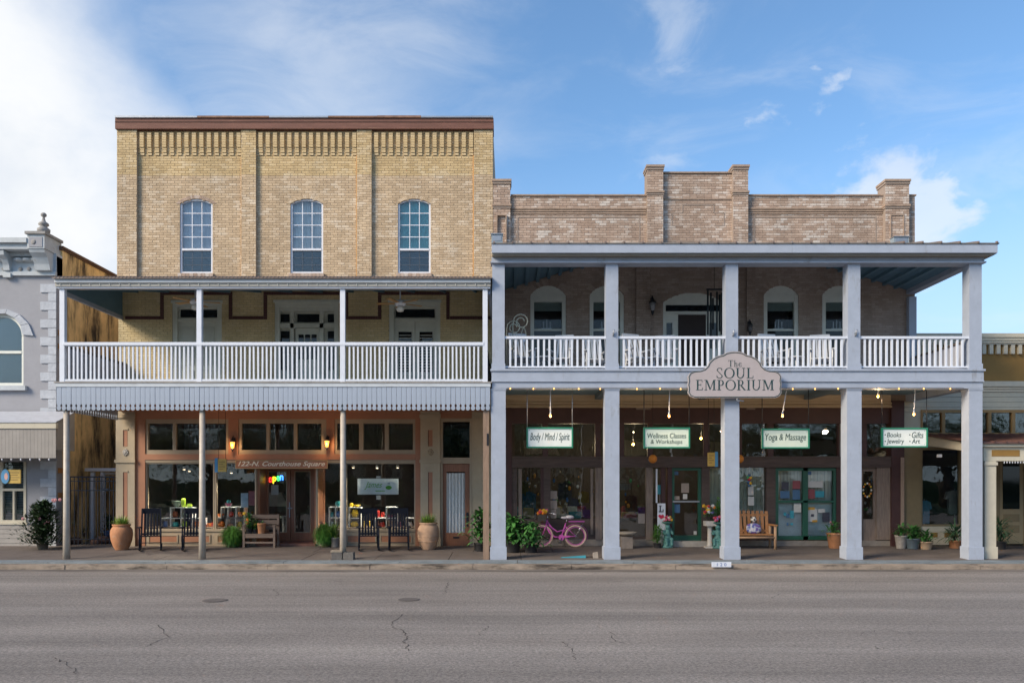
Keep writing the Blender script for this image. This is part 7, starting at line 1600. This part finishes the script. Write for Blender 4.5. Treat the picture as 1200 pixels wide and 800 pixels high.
for a in ((207, 594.5, 11, 7.5, 'sage', BOWL, 'wide sage green bowl on top of the left cube shelf'), (215, 594.5, 5, 10, 'lime', CYL, 'tall lime green vase on top of the left cube shelf'), (222, 594.5, 7, 4, 'lime', POT, 'low lime green pot on top of the left cube shelf'),
          (205.5, 606.6, 7, 7, 'rust', POT, 'rust brown pot in the left cube shelf'), (206, 619, 8, 7, 'teal', POT, 'teal pot in the left cube shelf'), (217, 619, 8, 8, 'lime', VASE, 'lime green jar in the left cube shelf'), (217.5, 606.6, 7, 6, 'sage', POT, 'sage green pot in the left cube shelf'), (194, 619, 7, 8, 'blue', VASE, 'dark blue vase in the left cube shelf'), (231, 619, 8, 8, 'orange', VASE, 'orange jar in the left cube shelf'),
          (258.5, 606.3, 9, 4, 'orange', BOWL, 'orange bowl on the low end of the entry cube shelf'), (259.5, 618.8, 8, 7.5, 'orange', POT, 'orange pot in the lower entry cube shelf'), (271, 606.2, 6, 6, 'red', POT, 'red pot in the upper entry cube shelf'), (281.5, 606.2, 6, 6, 'orange', POT, 'orange and yellow pot in upper right of entry cube shelf'), (270, 618.8, 7, 5, 'rust', POT, 'rust pot in the lower entry cube shelf'), (281, 618.8, 7, 7, 'yellow', VASE, 'yellow vase in the lower entry cube shelf'), (268, 593.6, 9, 3.5, 'plum', BOWL, 'plum bowl on top of the entry cube shelf'), (268, 590, 5, 3.6, 'teal', POT, 'small teal pot stacked on the plum bowl'),
          (245, 619.6, 6, 6, 'orange', POT, 'orange pot on the display floor beside the window mullion'), (240, 620, 6, 5, 'red', POT, 'red pot on the display floor behind the porch post'), (249.6, 619.8, 4.4, 7, 'red', VASE, 'small red vase on the display floor beside the window mullion'),
          (396.5, 593.6, 8, 6, 'teal', POT, 'teal pot on top of the right entry shelf'), (396.5, 606.2, 6, 7, 'blue', POT, 'blue pot in the upper right entry shelf'), (389, 606.2, 5, 6, 'teal', VASE, 'teal vase in the upper right entry shelf'), (389, 618.7, 5, 7, 'white', VASE, 'white vase in the lower right entry shelf'),
          (412, 594.2, 4, 4.5, 'yellow', CYL, 'small yellow cup on the yellow shelf'), (418.5, 594.2, 8, 2.5, 'yellow', BOWL, 'flat yellow dish on the yellow shelf'), (416.2, 606.6, 9, 9, 'yellow', POT, 'round yellow pot in the upper yellow shelf'), (415.5, 619.2, 10, 8, 'yellow', POT, 'round yellow pot in the lower yellow shelf'), (428, 619.8, 4, 9, 'yellow', VASE, 'slim yellow vase behind a rocking chair'), (432.5, 619.8, 4, 9, 'yellow', VASE, 'second slim yellow vase behind a rocking chair beside the red shelf'),
          (443, 606.6, 4, 8, 'red', CYL, 'tall red canister on the red shelf'), (448.5, 606.6, 5, 6, 'red', POT, 'red pot on top of the red shelf'), (448, 619.2, 7, 7, 'red', POT, 'red pot inside the red shelf'), (443, 619.2, 4, 8, 'rust', VASE, 'rust vase inside the red shelf'), (458.5, 619.2, 9, 9, 'brown', CYL, 'brown box jar inside the red shelf'), (458.5, 606.6, 10, 3, 'plum', BOWL, 'dusky plum dish inside the red shelf'), (480.5, 619.2, 7, 7, 'white', POT, 'white pot in the shelf by the pilaster'), (468, 619.8, 5, 8, 'plum', VASE, 'plum vase behind the rocking chair beside the pilaster')): pottery(*a)
# posters by the shop entry
for (x0, x1, y0, y1, m, lab) in ((281.5, 290, 577.5, 594.5, mat('blue white poster', (.42, .48, .55), .6, .35, 14, stretch=(.3, 1, 2)), 'blue and white poster in shop window beside the entry'), (290.5, 298.5, 575, 592, mat('red striped poster', (.34, .10, .11), .6, .4, 14, stretch=(.3, 1, 2)), 'dusky red poster in shop window beside the entry')):
    single(MB().px(x0, x1, y0, y1, R+.06, R+.066, ref=R), 'poster', m, lab, 'poster', 'posters beside the shop entry')
single(MB().px(317.5, 326, 568, 579.5, DY+.02, DY+.026, ref=DY), 'door_notice', paper, 'white paper notice on the shop entry door below neon sign', 'notice')
wt = thing('white_console', 'white display table standing inside the shop entry door', 'table', (X_(322, DY+1), DY+1, .1)); wm = mat('pale table paint', (.5, .52, .5), .6, .05)
MB().box(-.45, .35, -.2, .25, .72, .78).build('table_top', wm, wt)
for sx in (-.42, .32):
    for sy in (-.17, .22): MB().box(sx-.03, sx+.03, sy-.03, sy+.03, 0, .72).build('leg', wm, wt)
hd = thing('grey_canopy_display', 'grey draped display hood inside the shop entry door', 'display', (X_(322, DY+1.3), DY+1.3, 1.2)); MB().hexa([(-.55, -.3, .0), (.5, -.3, 0), (.5, .3, 0), (-.55, .3, 0), (-.3, -.1, .45), (.25, -.1, .45), (.25, .1, .45), (-.3, .1, .45)]).build('hood', mat('grey cloth hood', (.22, .21, .20), .8, .15), hd); MB().tube([(0, 0, .44), (0, 0, 2.8)], .01, 5).build('cord', black_metal, hd)
# goods inside the maroon shop
rs = random.Random(9)
for i, (px, py, w_, h_, col, lab) in enumerate(((620, 590, 16, 30, (.03, .12, .22), 'blue cloth hanging in maroon shop window by the corner'), (614, 572, 10, 18, (.10, .09, .03), 'olive cloth hanging in maroon shop window by the corner'), (662, 575, 16, 22, (.05, .05, .07), 'dark dress hanging in maroon shop window above the bicycle'), (684, 582, 12, 14, (.22, .16, .02), 'yellow cloth hanging in maroon shop window above the bicycle saddle'), (672, 592, 14, 18, (.04, .03, .09), 'dark violet cloth hanging in maroon shop window above the bicycle'), (730, 570, 18, 8, (.20, .19, .19), 'grey folded cloth hanging in maroon shop window behind the second column'), (740, 590, 14, 22, (.08, .035, .03), 'brown cloth hanging in maroon shop window near the stone basin'), (624, 612, 18, 10, (.10, .14, .03), 'green cloth low in maroon shop window by the corner'))):
    Y = R+.5+.1*rs.random(); c = (X_(px, Y), Z_(py, Y)); w2, h2 = w_*Y/FPX/2, h_*Y/FPX/2
    t = thing('hanging_cloth', lab, 'clothing', (c[0], Y, c[1]-h2), world=True, group='cloths hanging in the maroon shop window'); q = MB()
    for k in range(7):
        a = -1+2*k/7; q.box(c[0]+a*w2, c[0]+(a+2/7)*w2, Y+.02*(k % 2), Y+.015+.02*(k % 2), c[1]-h2*(1-.1*rs.random()), c[1]+h2*(1-.25*abs(a+.14)))
    q.build('cloth', mat('cloth '+str(i), col, .9, .4, 6), t); MB().tube([(c[0], Y+.02, c[1]+h2*.9), (c[0], Y+.02, 4.3)], .005, 5).build('cord', black_metal, t)

ro = random.Random(33)
kinds = (('white glass', (.75, .75, .72)), ('silver', (.45, .47, .5)), ('blue glass', (.05, .16, .45)), ('amber glass', (.6, .28, .04)), ('green glass', (.06, .30, .12)))
for i in range(46):
    px = ro.choice((ro.uniform(609, 632), ro.uniform(648, 695), ro.uniform(648, 695), ro.uniform(729, 755), ro.uniform(1012, 1023))); Y = R+.22+ro.random()*.5; z = Z_(ro.uniform(552, 598), Y); nm, c = kinds[i % 5]; r_ = ro.uniform(.02, .05)
    t = thing('hanging_ornament', nm+' ornament hanging on a cord inside the maroon shop windows', 'ornament', (X_(px, Y), Y, z), group=nm+' ornaments in the maroon shop')
    MB().ball((0, 0, 0), r_, r_*.6, r_*ro.uniform(1, 2), 8, 5).build('drop', mat(nm+' ornament', c, .15, .1), t); MB().tube([(0, 0, r_), (0, 0, 4.3-z)], .003, 4).build('cord', black_metal, t)
for i in range(22):
    px = ro.choice((ro.uniform(609, 632), ro.uniform(648, 694), ro.uniform(648, 694), ro.uniform(729, 755))); Y = R+.3+ro.random()*.5; w_, h_ = ro.uniform(.08, .2), ro.uniform(.1, .35); nm, c = (('cream', (.55, .48, .36)), ('red', (.35, .05, .05)), ('purple', (.18, .05, .25)), ('teal', (.04, .26, .28)), ('straw', (.45, .32, .12)))[i % 5]
    q = MB().box(X_(px, Y)-w_, X_(px, Y)+w_, Y-.08, Y+.08, .9, .9+h_); single(q, 'gift_box', mat(nm+' gift box', c, .6, .3, 14), nm+' gift box on the display deck inside the maroon shop windows', 'box', nm+' boxes in the maroon shop')
MB().box(RX(602), RX(773), R+.2, R+1.0, .82, .9).build('display_deck', mat('dark display deck', (.10, .07, .05), .6, .2), bpy.data.objects['brown_brick_building'])
for px, py, Y, w_, lab in ((821.5, 513, R+.8, 28, 'lit bulb glowing inside the maroon shop behind the transom right of the Wellness sign'), (668, 520, R+1.6, 34, 'added bulb deep inside the maroon shop lighting the goods above the bicycle'), (742, 520, R+1.6, 34, 'added bulb deep inside the maroon shop lighting the goods behind the second column')):  # deep bulbs are added to light the goods; the transom bulb is real
    t = thing('shop_bulb', lab, 'bulb', (X_(px, Y), Y, Z_(py, Y)), group='bulbs inside the maroon shop'); MB().ball((0, 0, 0), .04, .04, .05, 10, 8).build('bulb', string_bulb, t); MB().tube([(0, 0, .04), (0, 0, 4.3-Z_(py, Y))], .006, 5).build('cord', black_metal, t); lamp_light(t, (0, -.08, -.05), w_, (1, .74, .46))
# ------------------------------------------------------------------ live oaks across the street (mirrored in the shop glass)
bark = mat('oak bark', (.09, .07, .055), .95, .3, 8, .5, 20); oak_leaf = leaf_mat('oak leaves', (.03, .065, .018), (.11, .17, .05))
def oak_tree(seed):
    r = random.Random(seed); t = thing('oak_tree', '', 'tree', group='oaks on the square'); tb = MB(); tips = []
    tb.tube([(0, 0, 0), (.08, .05, 1.2), (-.05, .1, 2.4)], [.48, .38, .34], 10)
    for i in range(7):
        a = 2*PI*i/7+r.uniform(-.3, .3); e = r.uniform(.45, 1.1); L_ = r.uniform(2.8, 4.2); p1 = Vector((-.05, .1, 2.3)); p2 = p1+Vector((math.cos(a)*math.cos(e), math.sin(a)*math.cos(e), math.sin(e)))*L_*.5; p3 = p2+Vector((math.cos(a), math.sin(a), .5))*L_*.5
        tb.tube([p1, p2, p3], [.2, .13, .06], 7); tips += [p2, p3]
        for k in range(3): b_ = a+r.uniform(-.9, .9); p4 = p2+Vector((math.cos(b_), math.sin(b_), r.uniform(.2, .9)))*r.uniform(1.2, 2); tb.tube([p2, p4], [.08, .03], 5); tips.append(p4)
    tb.build('trunk', bark, t); lf_ = MB()
    for i in range(9500):
        c = r.choice(tips); d = Vector((r.gauss(0, 1), r.gauss(0, 1), r.gauss(0, .75)))*.75; p = c+d; lf_.leaf(p, (r.uniform(-1, 1), r.uniform(-1, 1), r.uniform(-.5, .6)), .34, .2, .4, r.random(), seg=1)
    lf_.build('crown', oak_leaf, t); return t
trees = [oak_tree(1), oak_tree(2)]
lay = [(-17, -16, 1.15, 0), (-8.5, -20, 1.25, 1), (-1, -15, 1.05, 2), (7, -18, 1.2, .5), (15, -15.5, 1.1, 2.6), (23, -19, 1.25, 1.8), (-25, -20, 1.2, .9), (3, -27, 1.4, 1.1), (-13, -28, 1.4, 3), (12, -28, 1.45, 5), (31, -20, 1.2, 3.3), (-33, -22, 1.3, 2.2), (-44, -24, 1.3, 2.9), (40, -25, 1.35, 2.5)]
for i, (x, y, s, a) in enumerate(lay):
    o = trees[i] if i < 2 else clone_tree(trees[i % 2]); o.location = (x, y, -.08); o.scale = (s, s, s); o.rotation_euler = (0, 0, a); o['label'] = 'spreading live oak on the lawn across the street'
hm = MB(); rh = random.Random(2); nx = 120  # unseen hedge added to hide the pale horizon in the shop glass
for j in range(4):
    for i in range(nx+1): hm.v.append((-75+150*i/nx, -36+(.9, -.1, -.1, -1.2)[(0, 1, 2, 3)[j]]+rh.uniform(-.25, .25), (-.1, 1.1, 2.2, 2.1)[j]+rh.uniform(-.3, .4)*(j > 0)))
for j in range(3):
    for i in range(nx): hm.face((j*(nx+1)+i, j*(nx+1)+i+1, (j+1)*(nx+1)+i+1, (j+1)*(nx+1)+i), False, rh.random())
for i in range(9000): hm.leaf((rh.uniform(-75, 75), -35.4+rh.uniform(-.3, .5), rh.uniform(.1, 2.4)), (rh.uniform(-1, 1), rh.uniform(0, 1), rh.uniform(-.3, 1)), .5, .3, .4, rh.random(), seg=1)
single(hm, 'horizon_hedge', oak_leaf, 'unseen green hedge added behind the oaks to hide the horizon in the shop glass', 'hedge')
# unseen courthouse added behind the oaks to block horizon light in the reflections
ch = thing('courthouse', 'unseen limestone courthouse with tall windows added behind the oaks to block the horizon', 'building', (0, -46, -.06), world=True)
lime_st = mat('courthouse limestone', (.45, .39, .30), .9, .15, 1.5)
MB().box(-26, 26, -60, -46, -.1, 11).build('wall', lime_st, ch); MB().box(-26.6, 26.6, -60.6, -45.4, 11, 11.8).build('cornice', lime_st, ch); MB().hexa([(-26, -60, 11.8), (26, -60, 11.8), (26, -46, 11.8), (-26, -46, 11.8), (-20, -55, 15), (20, -55, 15), (20, -51, 15), (-20, -51, 15)]).build('roof', mat('slate roof', (.07, .07, .08), .7, .2), ch)
for r_ in range(2):
    for k in range(12):
        x = -23+k*4.18; fw_ = MB().box(x-.75, x+.75, -45.99, -45.9, 1.2+5*r_, 4.2+5*r_).build('window', lime_st, ch); MB().box(x-.6, x+.6, -45.89, -45.87, 1.35+5*r_, 4.05+5*r_).build('pane', dark_room_glass, fw_)
